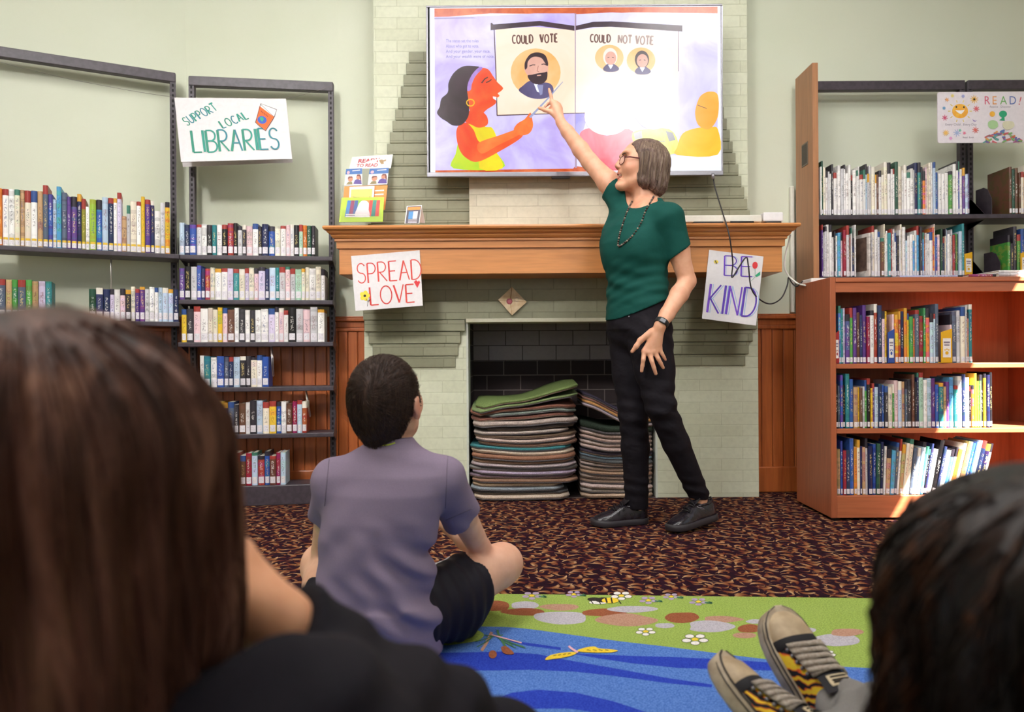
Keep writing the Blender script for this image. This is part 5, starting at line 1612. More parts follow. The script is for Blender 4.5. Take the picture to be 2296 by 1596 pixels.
for i, (cc, cn, th, x0, x1, y0) in enumerate(LEFT_MATS):
    f = i / (n - 1)
    hump = 0.045 * max(0, (f - 0.5) / 0.5) ** 1.2
    top = 0.040 if i == n - 1 else (0.022 if i >= n - 2 else 0.0)
    wob = 0.003
    f_ = max(0.0, (f - 0.62) / 0.38)
    WAVES.append((RM.uniform(5, 15), RM.uniform(0, 6.28)))
    ws = tuple(WAVES)
    dx0, dx1, dy0 = RM.uniform(0, 0.022), RM.uniform(0, 0.028), RM.uniform(-0.016, 0.022)
    def zf(x, y, z=z, hump=hump, top=top, i=i, wob=wob, f_=f_, ws=ws):
        return z + slump(x, y, ws) + hump * sstep(-0.12, 0.22, x) * (1 - 0.55 * sstep(0.22, 0.34, x) * (top == 0)) + top * sstep(0.02, 0.34, x) + 0.0 * wob + (0.010 * sstep(3.60, 3.9, y) if i > 20 else 0) - 0.034 * f_ * (1 - sstep(3.57, 3.70, y)) * (1 - sstep(-0.21, -0.02, x))
    nm = ['lowest', 'second', 'third', 'fourth', 'fifth', 'sixth', 'seventh', 'eighth', 'ninth', 'tenth', 'eleventh', 'twelfth'][i] + ' from the bottom' if i < 12 else ['topmost', 'second', 'third', 'fourth', 'fifth', 'sixth', 'seventh', 'eighth', 'ninth', 'tenth', 'eleventh', 'twelfth'][n - 1 - i] + ('' if i == n - 1 else ' from the top')
    carpet_mat(x0 + dx0, x1 - dx1, y0 + dy0, 4.02, zf, th * 0.87, pile(cc), M_JUTE if i % 2 else M_FELT, f'{cn} carpet mat, {nm} in the left stack inside the fireplace', 'carpet mats in the fireplace, left stack')
    z += th * 0.885
RIGHT_MATS = [('#b59a82', 'tan', .020), ('#a39a90', 'grey-beige', .022), ('#c0aaa4', 'pinkish', .022), ('#8e7664', 'brown', .020), ('#b8a69a', 'beige', .026), ('#a5846a', 'fawn', .020), ('#b9a294', 'pale fawn', .022), ('#c2b0a6', 'cream-pink', .018), ('#565a5c', 'charcoal', .022), ('#7f9aac', 'blue', .016), ('#4a4250', 'dark shaggy', .026), ('#b49c94', 'pink-beige', .018), ('#c8b4ac', 'pale pink', .022), ('#b4988c', 'rosy', .022), ('#c4aca2', 'light rosy', .022), ('#2f3a30', 'dark green', .048), ('#a89aa4', 'lilac-grey', .016), ('#c08a4e', 'orange', .020), ('#b58278', 'salmon', .018), ('#3b3646', 'navy', .020)]
z = 0.005
n = len(RIGHT_MATS)
WAVES = []
for i, (cc, cn, th) in enumerate(RIGHT_MATS):
    over = i >= 16
    sag = 0.010 * math.sin(PI * i / 16) if not over else 0
    x0, x1 = (0.352, 0.715) if not over else (0.365, 0.716)
    WAVES.append((RM.uniform(5, 13), RM.uniform(0, 6.28)))
    ws = tuple(WAVES)
    def zf(x, y, z=z, i=i, over=over, sag=sag, ws=ws):
        if over:
            return z + slump(x, y, ws) + 0.105 * (1 - sstep(0.34, 0.62, x))
        return z + slump(x, y, ws) + 0.03 * (i / 15) * (1 - sstep(0.35, 0.5, x))
    nm = ['lowest', 'second', 'third', 'fourth', 'fifth', 'sixth', 'seventh', 'eighth', 'ninth', 'tenth'][i] + ' from the bottom' if i < 10 else ['topmost', 'second', 'third', 'fourth', 'fifth', 'sixth', 'seventh', 'eighth', 'ninth', 'tenth'][n - 1 - i] + ('' if i == n - 1 else ' from the top')
    carpet_mat(x0, x1, 3.61 + RM.uniform(-0.01, 0.03), 4.05, zf, th * 0.87, pile(cc), M_FELT if i % 2 else M_JUTE, f'{cn} carpet mat, {nm} in the right stack inside the fireplace', 'carpet mats in the fireplace, right stack')
    z += th * 0.885
# ================================================================== bodies: smooth distance fields turned into one skin
def V3(p):
    return np.array([p[0], p[1], p[2]], dtype=np.float32)

class Flesh:
    """a signed distance field on a grid; shapes melt into each other by k"""
    def __init__(s, lo, hi, vox):
        s.lo, s.vox = V3(lo), vox
        s.n = tuple(int(math.ceil((hi[i] - lo[i]) / vox)) + 1 for i in range(3))
        s.f = np.full(s.n, 0.15, dtype=np.float32)
        s.ax = [s.lo[i] + vox * np.arange(s.n[i], dtype=np.float32) for i in range(3)]
    def blk(s, lo, hi):
        sl = []
        for i in range(3):
            a = max(0, int((lo[i] - s.lo[i]) / s.vox) - 1)
            b = min(s.n[i], int((hi[i] - s.lo[i]) / s.vox) + 3)
            if b <= a:
                return None
            sl.append(slice(a, b))
        return tuple(sl)
    def grids(s, sl):
        return s.ax[0][sl[0]][:, None, None], s.ax[1][sl[1]][None, :, None], s.ax[2][sl[2]][None, None, :]
    def add(s, prim, k=0.0):
        fn, lo, hi = prim
        m = k + 0.012
        sl = s.blk(np.array(lo) - m, np.array(hi) + m)
        if sl is None:
            return s
        d = fn(*s.grids(sl)).astype(np.float32)
        b = s.f[sl]
        if k > 0:
            h = np.clip(0.5 + 0.5 * (b - d) / k, 0, 1)
            s.f[sl] = b * (1 - h) + d * h - k * h * (1 - h)
        else:
            s.f[sl] = np.minimum(b, d)
        return s
    def cut(s, prim, k=0.0):
        fn, lo, hi = prim
        m = k + 0.012
        sl = s.blk(np.array(lo) - m, np.array(hi) + m)
        if sl is None:
            return s
        d = -fn(*s.grids(sl)).astype(np.float32)
        b = s.f[sl]
        if k > 0:
            h = np.clip(0.5 - 0.5 * (b - d) / k, 0, 1)
            s.f[sl] = b * (1 - h) + d * h + k * h * (1 - h)
        else:
            s.f[sl] = np.maximum(b, d)
        return s
    def keep(s, fn):
        """keep only where fn <= 0"""
        s.f = np.maximum(s.f, fn(*s.grids((slice(None),) * 3)).astype(np.float32))
        return s
    def warp(s, fn, lo, hi):
        sl = s.blk(lo, hi)
        if sl is not None:
            s.f[sl] += fn(*s.grids(sl)).astype(np.float32)
        return s
    def at(s, p):
        q = (V3(p) - s.lo) / s.vox
        i = np.floor(q).astype(int)
        if (i < 0).any() or any(i[k] >= s.n[k] - 1 for k in range(3)):
            return 0.15
        t = q - i
        c = s.f[i[0]:i[0] + 2, i[1]:i[1] + 2, i[2]:i[2] + 2]
        c = c[0] * (1 - t[0]) + c[1] * t[0]
        c = c[0] * (1 - t[1]) + c[1] * t[1]
        return float(c[0] * (1 - t[2]) + c[1] * t[2])
    def drop(s, p, d, lift=0.0, far=0.6):
        """walk from p along d to the surface"""
        p, d = Vector(p), Vector(d).normalized()
        t = 0.0
        while t < far:
            v = s.at(p + d * t) - lift
            if v < 0.0004:
                return p + d * t
            t += max(0.0008, min(v * 0.7, 0.02))
        return None
    def mesh(s, name, mat, parent=None, attrs=None, origin=None, relax=0):
        g = vdb.FloatGrid(0.15)
        g.copyFromArray(s.f)
        pts, quads = g.convertToQuads(isovalue=0.0)
        pts = np.asarray(pts, dtype=np.float64) * s.vox + s.lo
        quads = np.asarray(quads, dtype=np.int64)
        if len(quads):      # outward winding
            a, b, c = pts[quads[:, 0]], pts[quads[:, 1]], pts[quads[:, 2]]
            nn = np.cross(b - a, c - a)
            mid = pts[quads].mean(1)
            vol = np.einsum('ij,ij->', nn, mid - pts.mean(0))
            if vol < 0:
                quads = quads[:, ::-1]
        if relax:
            e = np.concatenate([quads[:, [0, 1]], quads[:, [1, 2]], quads[:, [2, 3]], quads[:, [3, 0]]])
            e = np.concatenate([e, e[:, ::-1]])
            cnt = np.bincount(e[:, 0], minlength=len(pts))[:, None]
            for _ in range(relax):
                acc = np.stack([np.bincount(e[:, 0], weights=pts[e[:, 1], k], minlength=len(pts)) for k in range(3)], 1)
                pts = pts * 0.5 + 0.5 * acc / np.maximum(cnt, 1)
        world_pts = pts.copy()
        org = WLOC[parent.name] if parent is not None else (Vector(origin) if origin is not None else Vector(((pts[:, 0].min() + pts[:, 0].max()) / 2, (pts[:, 1].min() + pts[:, 1].max()) / 2, pts[:, 2].min())))
        pts = pts - np.array(org)
        me = bpy.data.meshes.new(name)
        me.vertices.add(len(pts))
        me.vertices.foreach_set('co', pts.astype(np.float32).ravel())
        me.loops.add(quads.size)
        me.loops.foreach_set('vertex_index', quads.astype(np.int32).ravel())
        me.polygons.add(len(quads))
        me.polygons.foreach_set('loop_start', np.arange(0, quads.size, 4, dtype=np.int32))
        me.polygons.foreach_set('use_smooth', np.ones(len(quads), dtype=bool))
        me.update(calc_edges=True)
        me.validate()
        me.materials.append(mat)
        for nm, fn in (attrs or {}).items():
            at_ = me.attributes.new(nm, 'FLOAT', 'POINT')
            at_.data.foreach_set('value', fn(world_pts).astype(np.float32))
        o = bpy.data.objects.new(name, me)
        COL.objects.link(o)
        if parent is not None:
            o.parent = parent
        else:
            o.location = org
        WLOC[o.name] = Vector(org)
        return o

def cap(a, b, ra, rb=None):
    rb = ra if rb is None else rb
    a, b = V3(a), V3(b)
    ba = b - a
    L2 = float(ba @ ba) + 1e-12
    def fn(X, Y, Z):
        px, py, pz = X - a[0], Y - a[1], Z - a[2]
        h = np.clip((px * ba[0] + py * ba[1] + pz * ba[2]) / L2, 0, 1)
        return np.sqrt((px - h * ba[0]) ** 2 + (py - h * ba[1]) ** 2 + (pz - h * ba[2]) ** 2) - (ra + (rb - ra) * h)
    r = max(ra, rb)
    return fn, np.minimum(a, b) - r, np.maximum(a, b) + r

def ell(c, r, A=None):
    """ellipsoid; A = three unit axes as rows"""
    c = V3(c)
    A = np.eye(3, dtype=np.float32) if A is None else np.array([list(q) for q in A], dtype=np.float32)
    def fn(X, Y, Z):
        px, py, pz = X - c[0], Y - c[1], Z - c[2]
        k0 = k1 = 0
        for i in range(3):
            q = px * A[i, 0] + py * A[i, 1] + pz * A[i, 2]
            k0 = k0 + (q / r[i]) ** 2
            k1 = k1 + (q / r[i] ** 2) ** 2
        k0 = np.sqrt(k0)
        return k0 * (k0 - 1) / np.maximum(np.sqrt(k1), 1e-6)
    e = np.sqrt((A ** 2 * (np.array(r, dtype=np.float32)[:, None] ** 2)).sum(0))
    return fn, c - e, c + e

def both(prim, fn2):
    """intersection of a shape with fn2 <= 0"""
    fn, lo, hi = prim
    return (lambda X, Y, Z: np.maximum(fn(X, Y, Z), fn2(X, Y, Z))), lo, hi

def plane(p, n):
    """fn <= 0 on the side away from n"""
    p, n = V3(p), V3(Vector(n).normalized())
    return lambda X, Y, Z: (X - p[0]) * n[0] + (Y - p[1]) * n[1] + (Z - p[2]) * n[2]

def trunk(sections, F, L, grow=0.0):
    """stack of ellipses: (z, x, y, radius along F, radius along L)"""
    S = np.array(sections, dtype=np.float32)
    zs = S[:, 0]
    F, L = V3(F), V3(L)
    def fn(X, Y, Z):
        z = Z.ravel()
        cx, cy, rf, rl = (np.interp(z, zs, S[:, i])[None, None, :] for i in (1, 2, 3, 4))
        rf, rl = rf + grow, rl + grow
        dx, dy = X - cx, Y - cy
        f, l = dx * F[0] + dy * F[1], dx * L[0] + dy * L[1]
        k0 = np.sqrt((f / rf) ** 2 + (l / rl) ** 2)
        k1 = np.sqrt((f / rf ** 2) ** 2 + (l / rl ** 2) ** 2)
        d = k0 * (k0 - 1) / np.maximum(k1, 1e-5)
        d = np.where(k0 < 0.2, -np.minimum(rf, rl) * 0.8, d)
        return np.maximum(np.maximum(d, zs[0] - grow - Z), Z - zs[-1] - grow)
    r = max(S[:, 3].max(), S[:, 4].max()) + grow
    return fn, np.array([S[:, 1].min() - r, S[:, 2].min() - r, zs[0] - grow]), np.array([S[:, 1].max() + r, S[:, 2].max() + r, zs[-1] + grow])

def chain(fl, pts, rs, k=0.01):
    for i in range(len(pts) - 1):
        fl.add(cap(pts[i], pts[i + 1], rs[i], rs[i + 1]), k)

class Frame:
    """head frame: a forward, l to the wearer's left, b up"""
    def __init__(s, C, fwd, up=(0, 0, 1), scale=1.0):
        s.C, s.F = Vector(C), Vector(fwd).normalized()
        s.L = Vector(up).cross(s.F).normalized()
        s.U = s.F.cross(s.L).normalized()
        s.k = scale
        s.axes = (s.F, s.L, s.U)
    def __call__(s, a, l, b):
        return s.C + (s.F * a + s.L * l + s.U * b) * s.k
    def e(s, c, r):
        return ell(s(*c), [x * s.k for x in r], s.axes)
    def c(s, p, q, r0, r1=None):
        return cap(s(*p), s(*q), r0 * s.k, (r0 if r1 is None else r1) * s.k)

def head(fl, h, face=True, ears=True):
    fl.add(h.e((-0.008, 0, 0.022), (0.094, 0.074, 0.092)), 0.02)
    fl.add(h.e((0.028, 0, -0.030), (0.064, 0.060, 0.080)), 0.03)
    for s_ in (-1, 1):
        fl.add(h.c((0.000, 0.052 * s_, -0.055), (0.070, 0.014 * s_, -0.096), 0.016, 0.014), 0.025)
        fl.add(h.e((0.060, 0.040 * s_, -0.022), (0.024, 0.022, 0.028)), 0.02)
        fl.add(h.e((0.074, 0.026 * s_, 0.040), (0.018, 0.026, 0.010)), 0.016)
        if ears:
            fl.add(h.e((-0.004, 0.079 * s_, -0.012), (0.017, 0.009, 0.030)), 0.006)
            fl.add(h.e((-0.012, 0.086 * s_, -0.002), (0.018, 0.006, 0.026)), 0.004)
            fl.cut(h.e((0.000, 0.089 * s_, -0.008), (0.009, 0.006, 0.017)), 0.004)
    fl.add(h.e((0.084, 0, -0.095), (0.020, 0.020, 0.018)), 0.02)
    if face:
        for s_ in (-1, 1):
            fl.cut(h.e((0.088, 0.031 * s_, 0.018), (0.016, 0.017, 0.011)), 0.012)
            fl.add(h.e((0.066, 0.031 * s_, 0.018), (0.0125, 0.0145, 0.0125)), 0.003)
            fl.add(h.e((0.095, 0.010 * s_, -0.020), (0.011, 0.008, 0.007)), 0.005)
        fl.add(h.c((0.082, 0, 0.028), (0.106, 0, -0.012), 0.007, 0.009), 0.010)
        fl.add(h.e((0.084, 0, -0.040), (0.014, 0.022, 0.012)), 0.010)
        fl.add(h.e((0.091, 0, -0.043), (0.008, 0.018, 0.0055)), 0.004)
        fl.add(h.e((0.087, 0, -0.068), (0.009, 0.017, 0.006)), 0.005)
        fl.cut(h.e((0.094, 0, -0.0555), (0.020, 0.020, 0.0055)), 0.003)

def hand(fl, wrist, knuckles, fingers, thumb, r=0.0088, wr=0.021):
    """palm from the wrist to four knuckles; each finger a list of points; thumb rooted on the palm's side"""
    for i, kn in enumerate(knuckles):
        fl.add(cap(wrist.lerp(kn, 0.12), kn, wr * 0.72, 0.0115), 0.012)
    for i in range(3):
        fl.add(cap(knuckles[i], knuckles[i + 1], 0.0105, 0.0105), 0.008)
    for i, (kn, f) in enumerate(zip(knuckles, fingers)):
        rr = r * (1.0, 1.03, 0.97, 0.85)[i]
        P = [kn] + f
        rs = [rr * 1.12] + [rr * (1 - 0.09 * (j + 1)) for j in range(len(f))]
        for j in range(len(P) - 1):
            fl.add(cap(P[j], P[j + 1], rs[j], rs[j + 1]), 0.0035)
    for j in range(len(thumb) - 1):
        fl.add(cap(thumb[j], thumb[j + 1], (0.015, 0.0115, 0.0095)[min(j, 2)], (0.0115, 0.0098, 0.008)[min(j, 2)]), 0.008)

def m_skin(name, c1, c2, red):
    t = NT(name, c1, 0.48)
    t.b.inputs['Subsurface Weight'].default_value = 0.12
    t.b.inputs['Subsurface Radius'].default_value = (0.6, 0.25, 0.15)
    t.b.inputs['Subsurface Scale'].default_value = 0.012
    v = t.coord()
    n = t.noise(v, 26, 4)
    n2 = t.noise(v, 320, 2)
    at_ = t.n('ShaderNodeAttribute', attribute_name='flush')
    c = t.ramp(n.outputs['Fac'], [(0.35, c1), (0.65, c2)])
    c = t.mix(at_.outputs['Fac'], c, red)
    t.color(c)
    t.bump(n2.outputs['Fac'], 0.10, 0.0008)
    return t.m

def m_cloth(name, c1, c2, weave=900, fold=9, rough=0.85, fold_bump=0.35, stretch=(1, 1, 1), sheen=0.0):
    t = NT(name, c1, rough)
    t.b.inputs['Specular IOR Level'].default_value = 0.2
    if sheen:
        t.b.inputs['Sheen Weight'].default_value = sheen
    v = t.coord('Object', stretch)
    n = t.noise(v, fold, 2, 0.5, 0.2)
    w = t.noise(t.coord(), weave, 1)
    t.color(t.ramp(w.outputs['Fac'], [(0.3, c1), (0.7, c2)]))
    b1 = t.n('ShaderNodeBump')
    b1.inputs['Strength'].default_value = fold_bump
    b1.inputs['Distance'].default_value = 0.02
    t.l(n.outputs['Fac'], b1.inputs['Height'])
    b2 = t.n('ShaderNodeBump')
    b2.inputs['Strength'].default_value = 0.15
    b2.inputs['Distance'].default_value = 0.001
    t.l(w.outputs['Fac'], b2.inputs['Height'])
    t.l(b1.outputs['Normal'], b2.inputs['Normal'])
    t.l(b2.outputs['Normal'], t.b.inputs['Normal'])
    return t.m

def m_hair(name, c1, c2, c3, along='Z', scale=60, rough=0.5, spec=0.25):
    st = {'Z': (1, 1, 0.07), 'X': (0.07, 1, 1)}[along]
    t = NT(name, c1, rough)
    t.b.inputs['Specular IOR Level'].default_value = spec
    v = t.coord('Object', st)
    n = t.noise(v, scale, 4, 0.6, 0.7)
    n2 = t.noise(v, scale * 4, 2)
    c = t.ramp(n.outputs['Fac'], [(0.3, c1), (0.5, c2), (0.72, c3)])
    g = t.ramp(n2.outputs['Fac'], [(0.3, (0.6, 0.6, 0.6, 1)), (0.65, (1, 1, 1, 1))])
    t.color(t.mix(0.7, c, g, 'MULTIPLY'))
    t.bump(n.outputs['Fac'], 0.5, 0.006)
    return t.m

def strands(name, curves, r, mat, parent, sides=3):
    """many thin tapering hairs as one mesh; curves: lists of points in room coordinates"""
    V, Fc, base = [], [], 0
    org = np.array(WLOC[parent.name])
    ang = 2 * np.pi * np.arange(sides) / sides
    for k, pts in enumerate(curves):
        P = np.array([tuple(p) for p in pts])
        n = len(P)
        T = np.gradient(P, axis=0)
        T /= np.linalg.norm(T, axis=1)[:, None] + 1e-9
        A = np.cross(T, np.array([0.3, 0.9, 0.31]))
        A /= np.linalg.norm(A, axis=1)[:, None] + 1e-9
        B = np.cross(T, A)
        rr = (r[k] if isinstance(r, list) else r) * (1 - 0.65 * (np.arange(n) / (n - 1)) ** 2)
        ring = P[:, None, :] + rr[:, None, None] * (A[:, None, :] * np.cos(ang)[None, :, None] + B[:, None, :] * np.sin(ang)[None, :, None])
        V.append(ring.reshape(-1, 3) - org)
        idx = base + np.arange(n * sides).reshape(n, sides)
        nx = np.roll(idx, -1, axis=1)
        Fc.append(np.stack([idx[:-1], nx[:-1], nx[1:], idx[1:]], -1).reshape(-1, 4))
        base += n * sides
    V, Fc = np.concatenate(V), np.concatenate(Fc)
    me = bpy.data.meshes.new(name)
    me.vertices.add(len(V))
    me.vertices.foreach_set('co', V.astype(np.float32).ravel())
    me.loops.add(Fc.size)
    me.loops.foreach_set('vertex_index', Fc.astype(np.int32).ravel())
    me.polygons.add(len(Fc))
    me.polygons.foreach_set('loop_start', np.arange(0, Fc.size, 4, dtype=np.int32))
    me.polygons.foreach_set('use_smooth', np.ones(len(Fc), dtype=bool))
    me.update(calc_edges=True)
    me.materials.append(mat)
    o = bpy.data.objects.new(name, me)
    COL.objects.link(o)
    o.parent = parent
    o['kind'] = 'stuff'
    WLOC[o.name] = Vector(org)
    return o

def axes_M(o, x, z):
    x = Vector(x).normalized()
    z = Vector(z)
    y = z.cross(x).normalized()
    z = x.cross(y).normalized()
    M = Matrix(((x.x, y.x, z.x, 0), (x.y, y.y, z.y, 0), (x.z, y.z, z.z, 0), (0, 0, 0, 1)))
    M.translation = Vector(o)
    return M

# ------------------------------------------------------------------ shoes
class Shoe:
    """a lace-up shoe lofted along its length: x heel to toe, y across, z up from the sole"""
    X = [0.0, 0.03, 0.10, 0.20, 0.32, 0.45, 0.58, 0.70, 0.80, 0.89, 0.955, 0.99, 1.0]
    W = [0.012, 0.022, 0.030, 0.032, 0.032, 0.034, 0.039, 0.042, 0.041, 0.035, 0.024, 0.012, 0.003]
    def __init__(s, M, Ln=0.27, k=1.0, heights=None):
        s.M, s.Ln, s.k = M, Ln, k
        s.Hh = heights or [0.070, 0.078, 0.080, 0.076, 0.076, 0.076, 0.062, 0.052, 0.047, 0.041, 0.033, 0.026, 0.022]
    def w(s, u):
        return float(np.interp(u, s.X, s.W)) * s.k
    def h(s, u):
        return float(np.interp(u, s.X, s.Hh)) * s.k
    def P(s, u, th, grow=0.0, z0=0.018):
        """point on the upper: th 0 at one side's foot, pi at the other's"""
        w, hh = s.w(u) + grow, s.h(u) + grow
        c, q = math.cos(th), math.sin(th)
        y = w * math.copysign(abs(c) ** 0.75, c)
        z = z0 * s.k + (hh - z0 * s.k) * abs(q) ** 0.8
        return s.M @ Vector((u * s.Ln, y, z))
    def upper(s, m, u0=0.0, u1=1.0, grow=0.0, n=22, nu=26, th0=0.0, th1=PI, mb=None, caps=True):
        rings = []
        for i in range(nu + 1):
            u = u0 + (u1 - u0) * i / nu
            rings.append([s.P(u, th0 + (th1 - th0) * j / n, grow) for j in range(n + 1)])
        return (mb or MB()).loft(rings, m, True, caps, closed=caps)
    def sole(s, m, t=0.022, grow=0.004, mb=None, spring=0.008):
        mb = mb or MB()
        us = [i / 40 for i in range(41)]
        rim = [(u * s.Ln, s.w(u) + grow * s.k * (1 - 0.3 * (u in (0, 1)))) for u in us]
        loop = rim + [(x, -y) for x, y in rim[::-1]]
        def z(x, zz):
            return zz + spring * max(0, (x / s.Ln - 0.75) / 0.25) ** 2
        rings = []
        for zz, sc in ((0.0, 0.94), (0.004, 1.0), (t * 0.6, 1.0), (t, 0.985), (t + 0.001, 0.9)):
            rings.append([s.M @ Vector(((x / s.Ln - 0.5) * s.Ln * (1 + (sc - 1) * 0.3) * (1.02) + s.Ln * 0.5, y * sc, z(x, zz * s.k))) for x, y in loop])
        return mb.loft(rings, m, True, True)
    def laces(s, m, us, r=0.003, spread=0.62, mb=None):
        mb = mb or MB()
        for i, u in enumerate(us):
            a, b = PI / 2 - spread, PI / 2 + spread
            du = 0.02 * (1 if i % 2 else -1)
            pts = [s.P(u + du * (2 * j / 6 - 1), a + (b - a) * j / 6, 0.005 + 0.003 * math.sin(PI * j / 6)) for j in range(7)]
            mb.tube(pts, r, m, 6)
        return mb
# ================================================================== the woman pointing at the screen
SK_W = m_skin('fair_skin', '#d59b7c', '#e0aa8c', '#c8745c')
M_SHIRT = m_cloth('green_jersey', '#0a423b', '#0f4c44', 900, 9, 0.8, 0.3, (1, 1, 1.6))
M_TROUS = m_cloth('black_denim', '#110e14', '#1b171e', 900, 16, 0.8, 0.4, (1, 1, 1.3))
M_WHAIR = m_hair('greying_brown_hair', '#3b2a25', '#68524a', '#907c70', 'Z', 70)
M_LEATH = two_tone('black_leather', '#1b171d', '#29242b', 45, 0.24, 0.3, 0.003)
M_SOLE = flat('#2b272c', 0.6, 'black_rubber')
woman = thing('person', 'woman in a green t-shirt and black trousers pointing up at the television', 'person', (0.56, 3.02, 0))
TF, TL = Vector((-0.8, -0.6, 0)), Vector((0.6, -0.8, 0))
wc = lambda z, f=0.0, l=0.0, x=0.532, y=3.02: (z, x + TF.x * f + TL.x * l, y + TF.y * f + TL.y * l)
sec = [wc(0.78) + (0.105, 0.145), wc(0.88) + (0.112, 0.150), wc(0.96) + (0.108, 0.142), wc(1.05) + (0.108, 0.134), wc(1.12, 0.004) + (0.112, 0.136), wc(1.20, 0.008) + (0.116, 0.144), wc(1.27, 0.0) + (0.108, 0.150), wc(1.325, -0.01, 0, 0.545) + (0.085, 0.135), wc(1.365, -0.015, 0, 0.555) + (0.066, 0.09), wc(1.40, -0.015, 0, 0.56) + (0.056, 0.060)]
hipR, kneeR, ankR = at(1412, 752, 3.09), at(1420, 925, 3.05), at(1431, 1122, 3.095)
hipL, kneeL, ankL = at(1456, 752, 2.96), at(1480, 908, 2.90), at(1567, 1115, 3.02)
shL, elL, wrL = at(1499, 489, 2.905), at(1541, 630, 2.925), at(1480, 730, 2.815)
shR, elR, wrR = at(1402, 450, 3.13), at(1322, 362, 3.24), at(1257, 274, 3.345)
HW = Frame(at(1437, 372, 3.05), (-0.985, -0.13, 0.10))

fl = Flesh((0.08, 2.70, 0.0), (0.95, 3.48, 2.05), 0.004)
fl.add(trunk(sec[1:], TF, TL, -0.016), 0.0)
for s_ in (-1, 1):
    p = Vector(wc(1.175, 0.066, 0.062 * s_)[1:] + (1.175,))
    fl.add(ell(p, (0.050, 0.056, 0.060)), 0.04)
chain(fl, [hipR, kneeR, ankR], [0.074, 0.046, 0.033], 0.02)
chain(fl, [hipL, kneeL, ankL], [0.076, 0.046, 0.032], 0.02)
chain(fl, [ankR, at(1428, 1156, 3.09), at(1375, 1164, 3.06)], [0.032, 0.024, 0.016], 0.015)
chain(fl, [ankL, at(1576, 1146, 3.02), at(1532, 1176, 2.95)], [0.031, 0.024, 0.016], 0.015)
# neck and head
nb = at(1452, 462, 3.045)
chain(fl, [at(1456, 475, 3.04), at(1443, 420, 3.055)], [0.056, 0.051], 0.03)
head(fl, HW, True, False)
# left arm, hand spread on the thigh
chain(fl, [Vector(wc(1.30, 0, 0.06)[1:] + (1.315,)), shL, shL.lerp(elL, 0.5), elL], [0.055, 0.047, 0.043, 0.035], 0.025)
chain(fl, [elL, elL.lerp(wrL, 0.3), elL.lerp(wrL, 0.75), wrL], [0.035, 0.037, 0.029, 0.0245], 0.012)
YK = 2.828
kn = [at(1445, 787, YK), at(1456, 790, YK - 0.006), at(1468, 788, YK - 0.006), at(1478, 781, YK)]
hand(fl, wrL, kn,
     [[at(1442.5, 806, YK - 0.008), at(1440.5, 820, YK - 0.004), at(1438.7, 832, YK + 0.002)],
      [at(1462, 811, YK - 0.014), at(1466.5, 825, YK - 0.010), at(1470.5, 838, YK - 0.002)],
      [at(1476, 804, YK - 0.012), at(1481.5, 814, YK - 0.008), at(1487, 824.5, YK)],
      [at(1484.5, 793, YK - 0.004), at(1488.5, 800, YK), at(1492, 806.5, YK + 0.006)]],
     [wrL.lerp(at(1444, 756, YK), 0.5), at(1436, 763, YK), at(1427, 776, YK - 0.002), at(1417.5, 788, YK + 0.004)], 0.0098)
# right arm, raised and pointing
chain(fl, [Vector(wc(1.31, 0, -0.07)[1:] + (1.325,)), shR, shR.lerp(elR, 0.45), elR], [0.055, 0.050, 0.047, 0.0375], 0.025)
chain(fl, [elR, elR.lerp(wrR, 0.3), elR.lerp(wrR, 0.75), wrR], [0.0375, 0.038, 0.030, 0.024], 0.012)
YR = 3.365
kn = [at(1237.5, 229, YR), at(1245.5, 231.5, YR - 0.004), at(1252, 236.5, YR - 0.002), at(1256, 244, YR + 0.004)]
hand(fl, wrR, kn,
     [[at(1235.5, 216, YR + 0.006), at(1232.8, 206, YR + 0.012), at(1231, 199.5, YR + 0.018)],
      [at(1238, 229, YR + 0.034), at(1229, 233, YR + 0.042), at(1222.5, 238.5, YR + 0.034)],
      [at(1244, 236, YR + 0.036), at(1236, 240, YR + 0.040), at(1231, 245, YR + 0.028)],
      [at(1250, 244, YR + 0.034), at(1243, 247, YR + 0.036), at(1239, 251, YR + 0.024)]],
     [wrR.lerp(at(1240, 250, YR), 0.45), at(1235, 250.5, YR - 0.002), at(1222, 246.5, YR + 0.002), at(1209.5, 242, YR + 0.006)])
def flush_w(P):
    def near(c, r):
        d = np.linalg.norm(P - V3(c), axis=1)
        return np.clip(1 - d / r, 0, 1)
    t = 0.55 * near(HW(0.108, 0, -0.018), 0.03) + 0.5 * near(HW(0.066, 0.048, -0.02), 0.05) + 0.5 * near(HW(0.066, -0.048, -0.02), 0.05) + 0.9 * near(HW(0.098, 0, -0.044), 0.022) + 0.9 * near(HW(0.094, 0, -0.068), 0.022)
    for q in (at(1456, 790, YK), at(1447, 788, YK), at(1470, 788, YK)):
        t += 0.4 * near(q, 0.022)
    t += 0.35 * near(at(1438, 458, 2.99), 0.07) + 0.3 * near(elL, 0.05)
    return np.clip(t, 0, 0.9)
FLW = fl
fl.mesh('body', SK_W, woman, {'flush': flush_w}, relax=1)

